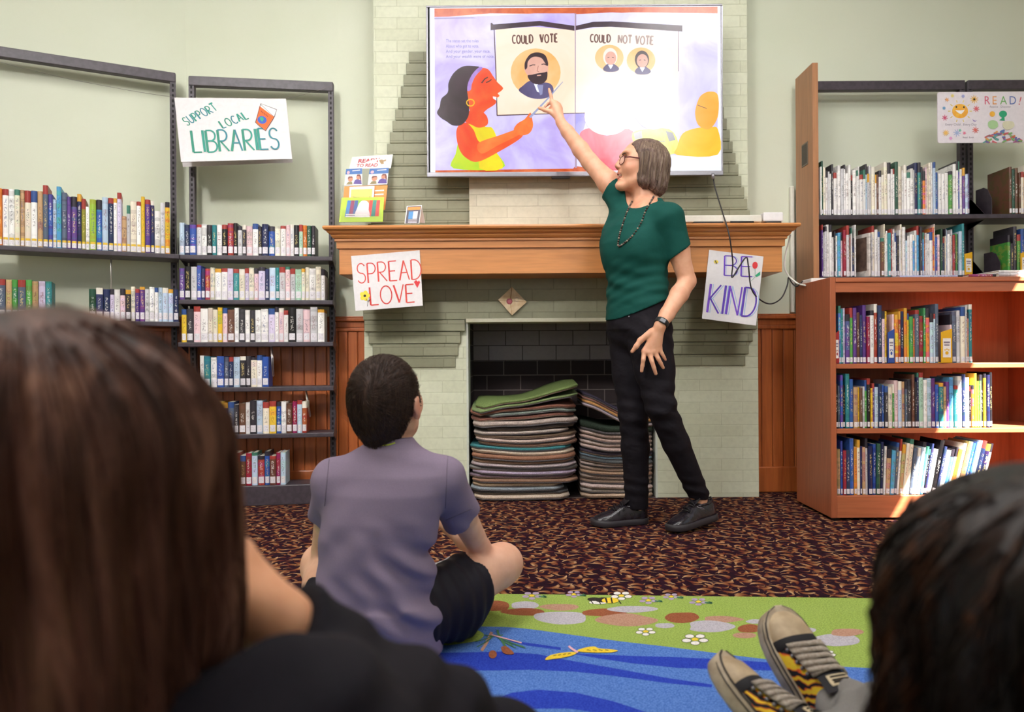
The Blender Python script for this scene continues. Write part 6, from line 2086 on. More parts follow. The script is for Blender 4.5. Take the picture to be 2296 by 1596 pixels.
# ---- face details
M_BROW = flat('#5a4436', 0.7, 'brow_hair')
for s_ in (1, -1):
    eye = mk('eye', MB().ball(HW(0.0672, 0.031 * s_, 0.0185), 0.0124, flat('#e9e3de', 0.25, 'eye_white'), 14, 10), woman)
    mk('iris', MB().ball(HW(0.0762, 0.0335 * s_, 0.0195), (0.0052, 0.0052, 0.0052), flat('#3b2a22', 0.2, 'brown_iris'), 12, 8), eye)
    mk('eyelash', MB().tube([HW(0.071, 0.046 * s_, 0.022), HW(0.0785, 0.033 * s_, 0.0285), HW(0.078, 0.020 * s_, 0.022)], 0.0012, M_BROW, 5), eye)
    mk('eyebrow', MB().tube([HW(0.082, 0.046 * s_, 0.030), HW(0.086, 0.034 * s_, 0.0345), HW(0.090, 0.018 * s_, 0.033)], [0.0014, 0.0026, 0.0022], M_BROW, 6), woman)
mb = MB()
LIP = flat('#b5665c', 0.4, 'lip')
mb.tube([HW(0.080, 0.020, -0.052), HW(0.0955, 0.009, -0.0475), HW(0.0985, 0, -0.0455), HW(0.0955, -0.009, -0.0475), HW(0.080, -0.020, -0.052)], [0.0016, 0.0030, 0.0029, 0.0030, 0.0016], LIP, 8)
mb.tube([HW(0.079, 0.020, -0.058), HW(0.0915, 0.010, -0.0650), HW(0.0945, 0, -0.0665), HW(0.0915, -0.010, -0.0650), HW(0.079, -0.020, -0.058)], [0.0016, 0.0035, 0.0038, 0.0035, 0.0016], LIP, 8)
mk('lips', mb, woman)
mk('teeth', MB().ball(HW(0.085, 0, -0.0515), (0.009, 0.014, 0.0045), flat('#e6ded2', 0.3, 'teeth'), 12, 8), woman)

# ---- hair: a chin-length bob
fh = Flesh((0.36, 2.86, 1.36), (0.72, 3.22, 1.70), 0.003)
fh.add(HW.e((-0.020, 0, 0.026), (0.102, 0.088, 0.092)), 0.0)
fh.add(HW.c((-0.040, 0.030, 0.00), (-0.048, 0.030, -0.075), 0.070, 0.062), 0.03)
fh.add(HW.c((-0.040, -0.030, 0.00), (-0.048, -0.030, -0.075), 0.070, 0.062), 0.03)
fh.add(HW.c((-0.005, 0.058, 0.03), (-0.006, 0.060, -0.070), 0.034, 0.034), 0.02)
fh.add(HW.c((-0.005, -0.058, 0.03), (-0.006, -0.060, -0.070), 0.034, 0.034), 0.02)
fh.add(HW.c((-0.10, 0.0, -0.03), (-0.088, 0.0, -0.085), 0.028, 0.024), 0.02)
fh.cut(HW.e((0.118, 0, -0.022), (0.093, 0.20, 0.125)), 0.006)
fh.cut(HW.e((0.060, 0, -0.11), (0.062, 0.034, 0.06)), 0.01)
fh.cut(HW.e((0.02, 0, -0.14), (0.09, 0.20, 0.035)), 0.012)
Fv, Lv, Uv, Cv = V3(HW.F), V3(HW.L), V3(HW.U), V3(HW.C)
def locks(X, Y, Z):
    a = (X - Cv[0]) * Fv[0] + (Y - Cv[1]) * Fv[1] + (Z - Cv[2]) * Fv[2]
    l = (X - Cv[0]) * Lv[0] + (Y - Cv[1]) * Lv[1] + (Z - Cv[2]) * Lv[2]
    b = (X - Cv[0]) * Uv[0] + (Y - Cv[1]) * Uv[1] + (Z - Cv[2]) * Uv[2]
    th = np.arctan2(l, a + 0.02)
    amp = np.clip((0.09 - b) / 0.1, 0, 1)
    return amp * (0.0022 * np.sin(th * 22 + b * 28) + 0.0016 * np.sin(th * 41 - b * 46) + 0.003 * np.sin(th * 9 + b * 60) * np.clip((-0.03 - b) / 0.05, 0, 1))
fh.warp(locks, (0.36, 2.86, 1.36), (0.72, 3.22, 1.70))
hair = fh.mesh('hair', M_WHAIR, woman, relax=1)
R5 = random.Random(5)
cv = []
for k in range(420):
    th = R5.uniform(-PI, PI)
    if abs(th) < 0.85 and R5.random() < 0.9:
        continue
    a0 = Vector((math.cos(th), math.sin(th)))
    pts = []
    ph = R5.uniform(0, 6)
    for i in range(10):
        b = 0.105 - 0.225 * i / 9
        r0 = 0.30
        p = HW(-0.02 + a0.x * r0, a0.y * r0, b + 0.004 * math.sin(ph + i))
        q = fh.drop(p, HW(-0.03, 0, b) - p, 0.0006, 0.5)
        if q is None:
            break
        pts.append(q)
    if len(pts) > 5:
        cv.append(pts)
strands('loose_strands', cv, 0.0008, m_hair('fine_strands', '#5a4638', '#8a7462', '#ae9c8a', 'Z', 200), hair)

# ---- spectacles
M_RIM = flat('#5a1416', 0.25, 'dark_red_frame')
mb = MB()
def rim(l0):
    pts = []
    for k in range(29):
        t = 2 * PI * k / 28
        c, s2 = math.cos(t), math.sin(t)
        x = 0.0235 * math.copysign(abs(c) ** 0.7, c)
        y = 0.0165 * math.copysign(abs(s2) ** 0.7, s2)
        pts.append(HW(0.0975 - abs(l0 + x) * 0.16, l0 + x, 0.004 + y))
    return pts
for l0 in (0.0315, -0.0315):
    mb.tube(rim(l0), 0.0019, M_RIM, 6)
mb.tube([HW(0.0955, 0.009, 0.010), HW(0.0985, 0, 0.012), HW(0.0955, -0.009, 0.010)], 0.0018, M_RIM, 6)
gl = mk('spectacles', mb, woman)
for s_ in (1, -1):
    mk('temple_arm', MB().tube([HW(0.089, 0.055 * s_, 0.011), HW(0.070, 0.068 * s_, 0.011), HW(0.03, 0.078 * s_, 0.008), HW(-0.01, 0.082 * s_, 0.004)], [0.0026, 0.0030, 0.0028, 0.002], M_RIM, 6), gl)
M_LENS = NT('clear_lens', '#ffffff', 0.02)
M_LENS.b.inputs['Alpha'].default_value = 0.14
M_LENS = M_LENS.m
for l0 in (0.0315, -0.0315):
    mk('lens', MB().poly(rim(l0)[:-1], M_LENS), gl)

# ---- t-shirt
fs = Flesh((0.30, 2.74, 0.84), (0.80, 3.34, 1.60), 0.004)
fs.add(trunk([tuple(q) for q in sec], TF, TL, 0.004), 0.0)
for s_ in (-1, 1):
    p = Vector(wc(1.170, 0.064, 0.060 * s_)[1:] + (1.170,))
    fs.add(ell(p, (0.060, 0.066, 0.072)), 0.06)
fs.add(cap(Vector(wc(1.315, -0.01, 0.05)[1:] + (1.325,)), shL, 0.054, 0.058), 0.03)
fs.add(cap(Vector(wc(1.325, -0.01, -0.05)[1:] + (1.335,)), shR, 0.056, 0.064), 0.03)
fs.add(cap(shR, Vector(wc(1.22, 0.03, -0.075)[1:] + (1.22,)), 0.060, 0.070), 0.04)
slE = at(1522, 566, 2.915)
dirL = (at(1535, 605, 2.92) - at(1505, 505, 2.905)).normalized()
fs.add(both(cap(shL, slE + dirL * 0.05, 0.060, 0.054), plane(slE, dirL + Vector((0.30, 0, 0.14)))), 0.03)
slR = at(1376, 424, 3.165)
dirR = (elR - shR).normalized()
fs.add(both(cap(shR, slR + dirR * 0.05, 0.066, 0.063), plane(slR, dirR)), 0.03)
hx, hz = at(1385, 718, 3.0).x, at(1385, 717, 3.0).z
fs.keep(lambda X, Y, Z: (hz + np.maximum(0, (X - hx)) * 0.42 - np.maximum(0, hx - X) * 0.0 - Z) + 0 * Y)
fs.cut(cap(at(1447, 470, 3.01), at(1438, 405, 3.05), 0.066, 0.082), 0.004)
fs.cut(ell(at(1442, 452, 2.96), (0.062, 0.06, 0.030)), 0.006)
fs.cut(ell(at(1470, 436, 3.05), (0.075, 0.07, 0.030)), 0.006)
def folds(X, Y, Z):
    l = (X - 0.532) * TL.x + (Y - 3.02) * TL.y
    f = (X - 0.532) * TF.x + (Y - 3.02) * TF.y
    wa = np.clip(1 - np.abs(Z - 1.02) / 0.13, 0, 1)
    wb = np.clip(1 - np.abs(Z - 1.27) / 0.08, 0, 1)
    d = wa * (0.0036 * np.sin(95 * (Z + 0.25 * l) + 9 * f) + 0.0026 * np.sin(150 * (Z - 0.4 * l) + 2.0))
    d = d + wb * 0.002 * np.sin(70 * (Z - 0.8 * l) + 20 * f)
    d = d + 0.0022 * np.sin(60 * (0.7 * l + 0.5 * Z) + 3 * np.sin(18 * Z))
    return d * 0.8
fs.warp(folds, (0.30, 2.74, 0.84), (0.78, 3.32, 1.50))
FSW = fs
fs.mesh('t_shirt', M_SHIRT, woman, relax=1)

# ---- trousers
ft = Flesh((0.28, 2.74, 0.05), (0.98, 3.24, 1.02), 0.004)
ft.add(ell(at(1432, 728, 3.02), (0.112, 0.150, 0.125), (TF, TL, Vector((0, 0, 1)))), 0.0)
ft.add(trunk([wc(0.84) + (0.108, 0.148), wc(0.96) + (0.100, 0.138)], TF, TL, 0.0), 0.02)
chain(ft, [hipR, hipR.lerp(kneeR, .5), kneeR, kneeR.lerp(ankR, .4), at(1428, 1140, 3.095)], [0.094, 0.080, 0.062, 0.058, 0.049], 0.02)
chain(ft, [hipL, hipL.lerp(kneeL, .5), kneeL, kneeL.lerp(ankL, .4), at(1566, 1108, 3.018)], [0.096, 0.081, 0.061, 0.055, 0.044], 0.015)
ft.keep(lambda X, Y, Z: np.where(X > 0.64, (at(1567, 1117, 3.02).z + 0.30 * (X - at(1567, 1117, 3.02).x) * -0.35) - Z, (at(1430, 1139, 3.09).z) - Z) + 0 * Y)
kA, kB = V3(kneeR), V3(kneeL)
def creases(X, Y, Z):
    dA = np.sqrt((X - kA[0]) ** 2 + (Y - kA[1]) ** 2 + (Z - kA[2]) ** 2)
    dB = np.sqrt((X - kB[0]) ** 2 + (Y - kB[1]) ** 2 + (Z - kB[2]) ** 2)
    w = np.clip(1 - np.minimum(dA, dB) / 0.16, 0, 1)
    w2 = np.clip(1 - np.abs(Z - 0.80) / 0.10, 0, 1)
    w3 = np.clip(1 - np.abs(Z - 0.17) / 0.08, 0, 1)
    return w * (0.0045 * np.sin(110 * Z + 22 * X) + 0.003 * np.sin(70 * Z - 40 * X)) + w2 * 0.003 * np.sin(90 * (Z + 0.7 * X)) + w3 * 0.003 * np.sin(130 * Z + 20 * X)
ft.warp(creases, (0.28, 2.74, 0.05), (0.98, 3.24, 1.02))
ft.mesh('trousers', M_TROUS, woman, relax=1)
bq = ft.drop(at(1442, 699, 2.6), (0, 1, 0), 0.001)
if bq:
    mk('hip_rivet', MB().ball(bq, 0.003, M_BEZ, 8, 6), woman)

# ---- necklace of small beads
path = [(1466, 440), (1459, 452), (1447, 474), (1437, 500), (1420, 526), (1402, 543), (1387, 552), (1386.5, 540), (1391, 520), (1398, 497), (1406, 475), (1413, 460), (1417, 452)]
dense = catmull([(p[0], p[1], 0) for p in path], 9, closed=False)
mb = MB()
MB1, MB2 = flat('#4a3a34', 0.3, 'dark_bead'), flat('#8f7f70', 0.3, 'pale_bead')
cam0 = Vector((0, 0, H))
last = None
kk = 0
for p in dense:
    q = at(p.x, p.y, 2.6)
    dq = (q - cam0).normalized()
    h1 = FSW.drop(q, dq, 0.003, 0.9)
    h2 = FLW.drop(q, dq, 0.003, 0.9)
    hs = [h for h in (h1, h2) if h is not None]
    if not hs:
        continue
    b_ = min(hs, key=lambda h: h.y)
    if last is None or (b_ - last).length > 0.0072:
        mb.ball(b_, 0.0043, MB1 if kk % 3 else MB2, 8, 6)
        last = b_
        kk += 1
mk('bead_necklace', mb, woman)

# ---- watch
ax = (elL - wrL).normalized()
wc_ = wrL + ax * 0.012
u1 = ax.cross(Vector((0, 1, 0))).normalized()
u2 = u1.cross(ax).normalized()
rings = []
for t_, rr in ((-0.011, 0.0262), (-0.010, 0.0285), (0.010, 0.0292), (0.011, 0.0268)):
    rings.append([wc_ + ax * t_ + (u1 * math.cos(2 * PI * k / 28) * rr + u2 * math.sin(2 * PI * k / 28) * rr) for k in range(28)])
band = mk('watch_strap', MB().loft(rings, M_BACK, True, False), woman)
nf = (u2 if u2.y < 0 else -u2)
nf = (nf - Vector((0.25, 0, 0))).normalized()
bx = ax.cross(nf).normalized()
Mw = Matrix(((bx.x, ax.x, nf.x, 0), (bx.y, ax.y, nf.y, 0), (bx.z, ax.z, nf.z, 0), (0, 0, 0, 1)))
Mw.translation = wc_ + nf * 0.0295
mk('watch_case', MB().box((-0.015, -0.012, -0.004), (0.015, 0.012, 0.003), M_BACK, M=Mw, bev=0.003), band)
mk('watch_screen', MB().box((-0.010, -0.008, 0.0028), (0.010, 0.008, 0.0034), flat('#2c2e36', 0.25, 'watch_glass'), M=Mw), band)

# ---- black lace-up shoes
def black_shoe(heel, toe, roll, Ln, name):
    d = Vector(toe) - Vector(heel)
    sh = Shoe(axes_M(heel, d, roll), Ln, 1.06, [0.078, 0.088, 0.090, 0.084, 0.084, 0.084, 0.070, 0.056, 0.049, 0.042, 0.034, 0.026, 0.022])
    o = mk(name, sh.upper(M_LEATH), woman)
    mk('sole', sh.sole(M_SOLE, 0.024), o)
    mk('laces', sh.laces(flat('#121014', 0.7, 'black_lace'), [0.46, 0.52, 0.58, 0.64], 0.0024, 0.5), o)
    tg = MB()
    tg.loft([[sh.P(u, PI / 2 - 0.42 + 0.84 * j / 6, g) for j in range(7)] for u, g in ((0.47, 0.002), (0.42, 0.008), (0.38, 0.020), (0.365, 0.027))], M_LEATH, True, False, closed=False)
    mk('tongue', tg, o)
    col = MB().tube([sh.P(u, th, 0.001) for u, th in [(0.40, PI / 2 - 0.6), (0.30, 0.95), (0.18, 0.9), (0.08, 1.0), (0.03, PI / 2), (0.08, PI - 1.0), (0.18, PI - 0.9), (0.30, PI - 0.95), (0.40, PI / 2 + 0.6)]], 0.005, M_LEATH, 8)
    mk('collar', col, o)
    return sh, o
hR, tR = at(1450, 1170, 3.105), at(1327, 1172, 3.045)
hR.z, tR.z = 0.001, 0.001
shF, oF = black_shoe(hR, tR, (0, 0, 1), 0.255, 'shoe')
hLq, tLq = at(1603, 1158, 3.045), at(1489, 1194, 2.905)
tLq.z, hLq.z = 0.001, 0.030
shN, oN = black_shoe(hLq, tLq, (0.05, 0.1, 1), 0.262, 'shoe')
tab = MB().loft([[shN.P(u, PI / 2 - 0.1 + 0.35 * j / 3, 0.0255) for j in range(4)] for u in (0.385, 0.40, 0.42)], flat('#a8353a', 0.5, 'red_tab'), True, False, closed=False)
mk('red_tab', tab, oN)
st = MB()
for du in (0.0, 0.03):
    st.tube([shN.P(0.30 + du, PI - 0.55, 0.001), shN.P(0.40 + du, PI - 0.95, 0.001)], 0.0012, flat('#8d8790', 0.5, 'grey_stitch'), 5)
    st.tube([shN.P(0.30 + du, 0.55, 0.001), shN.P(0.40 + du, 0.95, 0.001)], 0.0012, flat('#8d8790', 0.5, 'grey_stitch'), 5)
mk('side_stitching', st, oN)
# ================================================================== the boy sitting cross-legged, seen from behind
SK_B = m_skin('child_skin', '#d9a68a', '#e3b498', '#d2806c')
M_TEE = m_cloth('mauve_grey_jersey', '#7c6e82', '#8b7c90', 1100, 8, 0.85, 0.22)
M_SHORT = m_cloth('black_sport_cloth', '#15121a', '#201c26', 1400, 14, 0.6, 0.25)
M_BHAIR = m_hair('short_dark_hair', '#1c110e', '#33221b', '#4a342a', 'Z', 90, 0.5)
boy = thing('person', 'boy in a mauve-grey t-shirt and black shorts sitting cross-legged on the rug', 'person', (-0.32, 1.78, 0.009))
BF, BL = Vector((0.12, 0.99, 0)).normalized(), Vector((-0.99, 0.12, 0)).normalized()
def bz(y, Y):
    return at(850, y, Y).z
bsec = []
for y, px, Y, rf, rl in ((1445, 845, 1.72, 0.100, 0.150), (1390, 845, 1.715, 0.108, 0.150), (1320, 842, 1.705, 0.100, 0.142), (1240, 840, 1.70, 0.092, 0.134), (1160, 852, 1.70, 0.092, 0.142), (1100, 862, 1.705, 0.088, 0.152), (1060, 870, 1.71, 0.078, 0.146), (1030, 874, 1.715, 0.064, 0.112), (1003, 876, 1.72, 0.050, 0.070), (982, 880, 1.72, 0.046, 0.050)):
    p = at(px, y, Y)
    bsec.append((p.z, p.x, p.y, rf, rl))
bsec.sort()
HB = Frame(at(869, 903, 1.735), (0.30, 0.91, 0.26), scale=0.985)
shBR, elBR = at(992, 1074, 1.715), at(1076, 1228, 1.90)
wrBR = at(992, 1168, 2.02)
shBL, elBL = at(752, 1078, 1.715), at(724, 1232, 1.90)
hipBR, kneeBR = at(925, 1384, 1.73), at(1128, 1262, 1.95)
hipBL, kneeBL = at(765, 1384, 1.73), at(722, 1262, 1.97)
fb = Flesh((-0.68, 1.50, 0.0), (0.12, 2.30, 0.80), 0.004)
fb.add(trunk(bsec, BF, BL, -0.010), 0.0)
chain(fb, [at(885, 1016, 1.738), HB(-0.01, 0, -0.07)], [0.040, 0.043], 0.02)
head(fb, HB, True, True)
chain(fb, [at(930, 1056, 1.71), shBR, shBR.lerp(elBR, 0.5), elBR], [0.038, 0.040, 0.036, 0.029], 0.012)
chain(fb, [elBR, elBR.lerp(wrBR, 0.35), wrBR], [0.029, 0.031, 0.021], 0.01)
chain(fb, [at(812, 1058, 1.71), shBL, shBL.lerp(elBL, 0.5), elBL], [0.038, 0.040, 0.036, 0.029], 0.012)
wrBL = at(800, 1190, 2.05)
chain(fb, [elBL, elBL.lerp(wrBL, 0.35), wrBL], [0.029, 0.031, 0.021], 0.01)
for wr, sd in ((wrBR, -1), (wrBL, 1)):
    kn = [wr + Vector((sd * 0.055, 0.012 * k, 0.012 - 0.016 * k)) for k in range(4)]
    hand(fb, wr, kn, [[q + Vector((sd * 0.022, 0.006, -0.014)), q + Vector((sd * 0.030, 0.004, -0.034)), q + Vector((sd * 0.024, 0, -0.046))] for q in kn], [wr + Vector((sd * 0.015, -0.004, 0.006)), wr + Vector((sd * 0.04, -0.012, 0.022)), wr + Vector((sd * 0.062, -0.010, 0.026))], 0.0072, 0.017)
for hip, kn_, ank, toe in ((hipBR, kneeBR, Vector((-0.20, 2.06, 0.055)), Vector((-0.34, 2.04, 0.04))), (hipBL, kneeBL, Vector((-0.36, 2.13, 0.055)), Vector((-0.22, 2.15, 0.04)))):
    chain(fb, [hip, hip.lerp(kn_, 0.55), kn_.lerp(hip, 0.08), kn_], [0.078, 0.067, 0.056, 0.050], 0.02)
    chain(fb, [kn_, kn_.lerp(ank, 0.35), ank], [0.050, 0.046, 0.030], 0.02)
    chain(fb, [ank, toe], [0.030, 0.022], 0.02)
def flush_b(P):
    def near(c, r):
        return np.clip(1 - np.linalg.norm(P - V3(c), axis=1) / r, 0, 1)
    return np.clip(0.9 * near(HB(-0.005, -0.085, -0.01), 0.045) + 0.9 * near(HB(-0.005, 0.085, -0.01), 0.045) + 0.5 * near(elBR, 0.06) + 0.5 * near(kneeBR, 0.08) + 0.4 * near(kneeBL, 0.08), 0, 0.8)
fb.mesh('body', SK_B, boy, {'flush': flush_b}, relax=1)
# t-shirt
ftb = Flesh((-0.56, 1.52, 0.02), (0.02, 1.98, 0.58), 0.0035)
ftb.add(trunk(bsec, BF, BL, 0.002), 0.0)
ftb.add(trunk([(0.035, bsec[0][1], 1.72, 0.112, 0.152), (0.14, bsec[1][1], 1.715, 0.112, 0.150)], BF, BL, 0.0), 0.03)
for sh_, el_, pin, sg in ((shBR, elBR, at(930, 1052, 1.71), 1), (shBL, elBL, at(812, 1054, 1.71), -1)):
    ftb.add(cap(pin, sh_, 0.048, 0.050), 0.03)
    dr = (el_ - sh_).normalized()
    e = sh_.lerp(el_, 0.50)
    ftb.add(both(cap(sh_, e + dr * 0.04, 0.052, 0.050), plane(e, dr + Vector((0.12 * sg, 0, 0.0)))), 0.025)
ftb.cut(cap(at(890, 996, 1.768), at(896, 950, 1.80), 0.046, 0.060), 0.003)
def bfold(X, Y, Z):
    u = (X + 0.33)
    w = np.clip(1 - np.abs(Z - 0.20) / 0.17, 0, 1) * np.clip(0.35 + u / 0.16, 0.15, 1)
    d = w * (0.0115 * np.sin(64 * (Z + 0.85 * u) + 2.2 * np.sin(14 * u)) + 0.0045 * np.sin(115 * (Z + 0.5 * u) + 1))
    w2 = np.clip(1 - np.abs(Z - 0.47) / 0.05, 0, 1)
    d = d + w2 * 0.0015 * np.sin(90 * Z + 30 * np.abs(u))
    w3 = np.clip(1 - np.abs(Z - 0.30) / 0.12, 0, 1) * np.clip((0.05 - u) / 0.2, 0, 1)
    d = d + w3 * 0.0045 * np.sin(55 * (Z - 1.1 * u))
    return d + 0.0015 * np.sin(40 * (u * 0.8 + Z * 0.5))
ftb.warp(bfold, (-0.56, 1.52, 0.02), (0.02, 1.98, 0.58))
tee = ftb.mesh('t_shirt', M_TEE, boy, relax=1)
# collar tag line, sleeve hems and shoulder seams lie on the cloth
def on_cloth(f, pts, lift, Y0=1.3):
    out = []
    for px, py in pts:
        q = at(px, py, Y0)
        h = f.drop(q, q - cam0_b, lift, 0.9)
        if h is not None:
            out.append(h)
    return out
cam0_b = Vector((0, 0, H))
M_LIME = flat('#c8d838', 0.6, 'lime_binding')
tp = on_cloth(ftb, [(836 + 5 * k, 992.5 + 5.5 * math.sin(PI * k / 10)) for k in range(11)], 0.0006)
if len(tp) > 3:
    mk('collar_binding', MB().tube(tp, 0.0016, M_LIME, 6), tee)
M_SEAM = flat('#6a5d70', 0.8, 'seam_thread')
for pts in ([(1004 - 0.4 * k, 1022 + 9 * k) for k in range(14)], [(1000 + 6.6 * k, 1166 - 2.9 * k) for k in range(10)], [(738 - 0.8 * k, 1030 + 8 * k) for k in range(14)]):
    sp_ = on_cloth(ftb, pts, 0.0002)
    if len(sp_) > 3:
        mk('seam', MB().tube(sp_, 0.0011, M_SEAM, 5), tee)
# shorts
fsb = Flesh((-0.60, 1.56, 0.010), (0.04, 2.10, 0.34), 0.0035)
fsb.add(ell(at(845, 1386, 1.72), (0.112, 0.150, 0.105), (BF, BL, Vector((0, 0, 1)))), 0.0)
for hip, kn_, sg in ((hipBR, kneeBR, 1), (hipBL, kneeBL, -1)):
    dr = (kn_ - hip).normalized()
    e = hip.lerp(kn_, 0.62 if sg > 0 else 0.40)
    fsb.add(both(cap(hip, e + dr * 0.06, 0.090 if sg > 0 else 0.082, 0.080 if sg > 0 else 0.072), plane(e, dr)), 0.03)
    m_ = hip.lerp(kn_, 0.42 if sg > 0 else 0.2)
    fsb.add(both(ell((m_.x, m_.y, m_.z - 0.045), (0.085, 0.085, 0.070)), plane(e, dr)), 0.03)
fsb.keep(lambda X, Y, Z: 0.0125 - Z + 0 * X + 0 * Y)
fsb.warp(lambda X, Y, Z: 0.003 * np.sin(70 * (X - 0.6 * Y) + 20 * Z) + 0.002 * np.sin(120 * (X + Y) + 2), (-0.60, 1.56, 0.01), (0.04, 2.10, 0.34))
sho = fsb.mesh('shorts', M_SHORT, boy, relax=1)
mb = MB()
M_STRIPE = flat('#d8d4da', 0.6, 'white_stripe')
for off in (0.0, 0.014, 0.028):
    pts = []
    for k in range(9):
        b0 = hipBR.lerp(kneeBR, 0.06 + 0.055 * k)
        q = b0 + Vector((-0.030 - off * 0.7, 0.030 + off * 0.7, 0.2))
        h = fsb.drop(q, (0, 0, -1), 0.0006, 0.4)
        if h is not None:
            pts.append(h)
    if len(pts) > 3:
        mb.tube(pts, 0.0035, M_STRIPE, 5)
if mb.v:
    mk('side_stripes', mb, sho)
# hair
fhb = Flesh((-0.44, 1.58, 0.50), (-0.14, 1.90, 0.80), 0.003)
fhb.add(HB.e((-0.014, 0, 0.030), (0.098, 0.081, 0.092)), 0.0)
fhb.add(HB.e((-0.052, 0, -0.022), (0.052, 0.064, 0.072)), 0.03)
fhb.add(HB.c((-0.066, 0, -0.04), (-0.056, 0, -0.085), 0.034, 0.026), 0.02)
for s_ in (-1, 1):
    fhb.add(HB.c((-0.02, 0.058 * s_, 0.01), (0.012, 0.064 * s_, -0.005), 0.022, 0.015), 0.02)
    fhb.cut(HB.e((0.000, 0.088 * s_, -0.012), (0.024, 0.018, 0.030)), 0.006)
fhb.cut(HB.e((0.115, 0, -0.035), (0.085, 0.2, 0.10)), 0.01)
bh = fhb.mesh('hair', M_BHAIR, boy, relax=1)
hv = np.array([v.co for v in bh.data.vertices]) + np.array(WLOC[bh.name])
hn = np.array([v.normal for v in bh.data.vertices])
whorl = on_cloth(fhb, [(820, 876)], 0.0)[0]
R6 = random.Random(6)
cv, rr = [], []
for _ in range(5200):
    i = R6.randrange(len(hv))
    p, nrm = Vector(hv[i]), Vector(hn[i])
    away = p - whorl
    dist = away.length
    away = (away - nrm * away.dot(nrm))
    if away.length < 1e-5:
        continue
    away.normalize()
    swirl = nrm.cross(away)
    sw = 1.1 * math.exp(-dist / 0.05)
    down = Vector((0, 0, -1)) - nrm * -nrm.z
    t = (away + swirl * sw + Vector((R6.gauss(0, .14), R6.gauss(0, .14), R6.gauss(0, .14)))).normalized()
    Ln = R6.uniform(0.016, 0.030) * (0.7 if p.z < HB.C.z - 0.05 else 1.0)
    pts = [p - nrm * 0.001]
    for k in range(1, 5):
        q = p + t * Ln * k / 4
        f = fhb.at(q)
        q = q - nrm * (f - 0.0012 - 0.0030 * k / 4 * (1.5 if dist < 0.03 else 1.0))
        pts.append(q)
    cv.append(pts)
strands('hair_strands', cv, 0.00055, m_hair('short_dark_strands', '#1e120f', '#3b281f', '#5a4234', 'Z', 300, 0.45), bh)
# ================================================================== listener in the left foreground: long brown hair, chin on hand
SK_G = m_skin('warm_skin', '#dc9c76', '#e6aa84', '#d07a5c')
M_GHAIR = m_hair('long_brown_hair', '#28160f', '#573628', '#946756', 'Z', 22, 0.55)
M_HOOD = m_cloth('black_fleece', '#121016', '#1d1a22', 700, 9, 0.9, 0.3)
girl = thing('person', 'listener with long brown hair and black hoodie resting chin on hand, left foreground', 'person', (-0.31, 0.45, 0.009))
HG = Frame(at(148, 1062, 0.50), (0.10, 0.97, 0.12), scale=0.97)
GC = HG.C
shG = GC + Vector((0.168, 0.0, -0.195))
shG2 = GC + Vector((-0.155, -0.03, -0.235))
elG, wrG = at(965, 1660, 0.66), at(632, 1412, 0.60)
fg = Flesh((-0.62, 0.22, 0.0), (0.16, 1.02, 0.82), 0.005)
gsec = [(0.05, GC.x, 0.40, 0.13, 0.17), (0.16, GC.x, 0.41, 0.12, 0.155), (0.28, GC.x, 0.43, 0.105, 0.145), (0.38, GC.x, 0.455, 0.09, 0.15), (0.43, GC.x, 0.465, 0.07, 0.13), (0.47, GC.x, 0.475, 0.055, 0.08), (0.52, GC.x, 0.48, 0.05, 0.055)]
GF, GL = Vector((0.1, 0.995, 0)), Vector((-0.995, 0.1, 0))
fg.add(trunk(gsec, GF, GL, -0.012), 0.0)
chain(fg, [Vector((GC.x, 0.475, 0.47)), HG(-0.01, 0, -0.08)], [0.05, 0.05], 0.03)
head(fg, HG, True, True)
chain(fg, [Vector((GC.x + 0.07, 0.46, 0.43)), shG, elG], [0.05, 0.045, 0.034], 0.02)
chain(fg, [elG, elG.lerp(wrG, 0.4), wrG], [0.034, 0.035, 0.026], 0.012)
hb = at(552, 1300, 0.585)
kn = [hb + Vector((-0.012 + 0.004 * k, 0.018 - 0.020 * k, 0.018 - 0.004 * k)) for k in range(4)]
hand(fg, wrG, kn, [[q + Vector((-0.012, 0.004, 0.022)), q + Vector((-0.028, 0.0, 0.030)), q + Vector((-0.042, -0.004, 0.026))] for q in kn], [wrG.lerp(hb, 0.4) + Vector((0, 0.02, 0)), hb + Vector((-0.030, 0.03, -0.01)), hb + Vector((-0.05, 0.03, 0.004))], 0.0088, 0.034)
elG2, wrG2 = Vector((GC.x - 0.22, 0.52, 0.22)), Vector((GC.x - 0.05, 0.62, 0.20))
chain(fg, [Vector((GC.x - 0.07, 0.46, 0.43)), shG2, elG2], [0.05, 0.045, 0.034], 0.02)
chain(fg, [elG2, wrG2], [0.034, 0.026], 0.012)
kn2 = [wrG2 + Vector((0.06, 0.015 * k - 0.02, -0.004)) for k in range(4)]
hand(fg, wrG2, kn2, [[q + Vector((0.025, 0, -0.008)), q + Vector((0.042, 0, -0.022)), q + Vector((0.048, 0, -0.036))] for q in kn2], [wrG2 + Vector((0.02, 0.02, 0)), wrG2 + Vector((0.05, 0.05, 0)), wrG2 + Vector((0.07, 0.06, 0))], 0.0085, 0.02)
for sx in (1, -1):
    hp = Vector((GC.x + 0.09 * sx, 0.42, 0.11))
    kp = Vector((-0.02, 0.74, 0.30)) if sx > 0 else Vector((GC.x - 0.26, 0.68, 0.16))
    ap = Vector((GC.x - 0.02 + 0.05 * sx, 0.86, 0.06))
    chain(fg, [hp, kp, ap, ap + Vector((-0.11 * sx, 0.03, -0.015))], [0.075, 0.052, 0.034, 0.026], 0.02)
fg.mesh('body', SK_G, girl, {'flush': lambda P: np.zeros(len(P))}, relax=1)
fj = Flesh((-0.64, 0.20, 0.0), (0.14, 0.86, 0.56), 0.005)
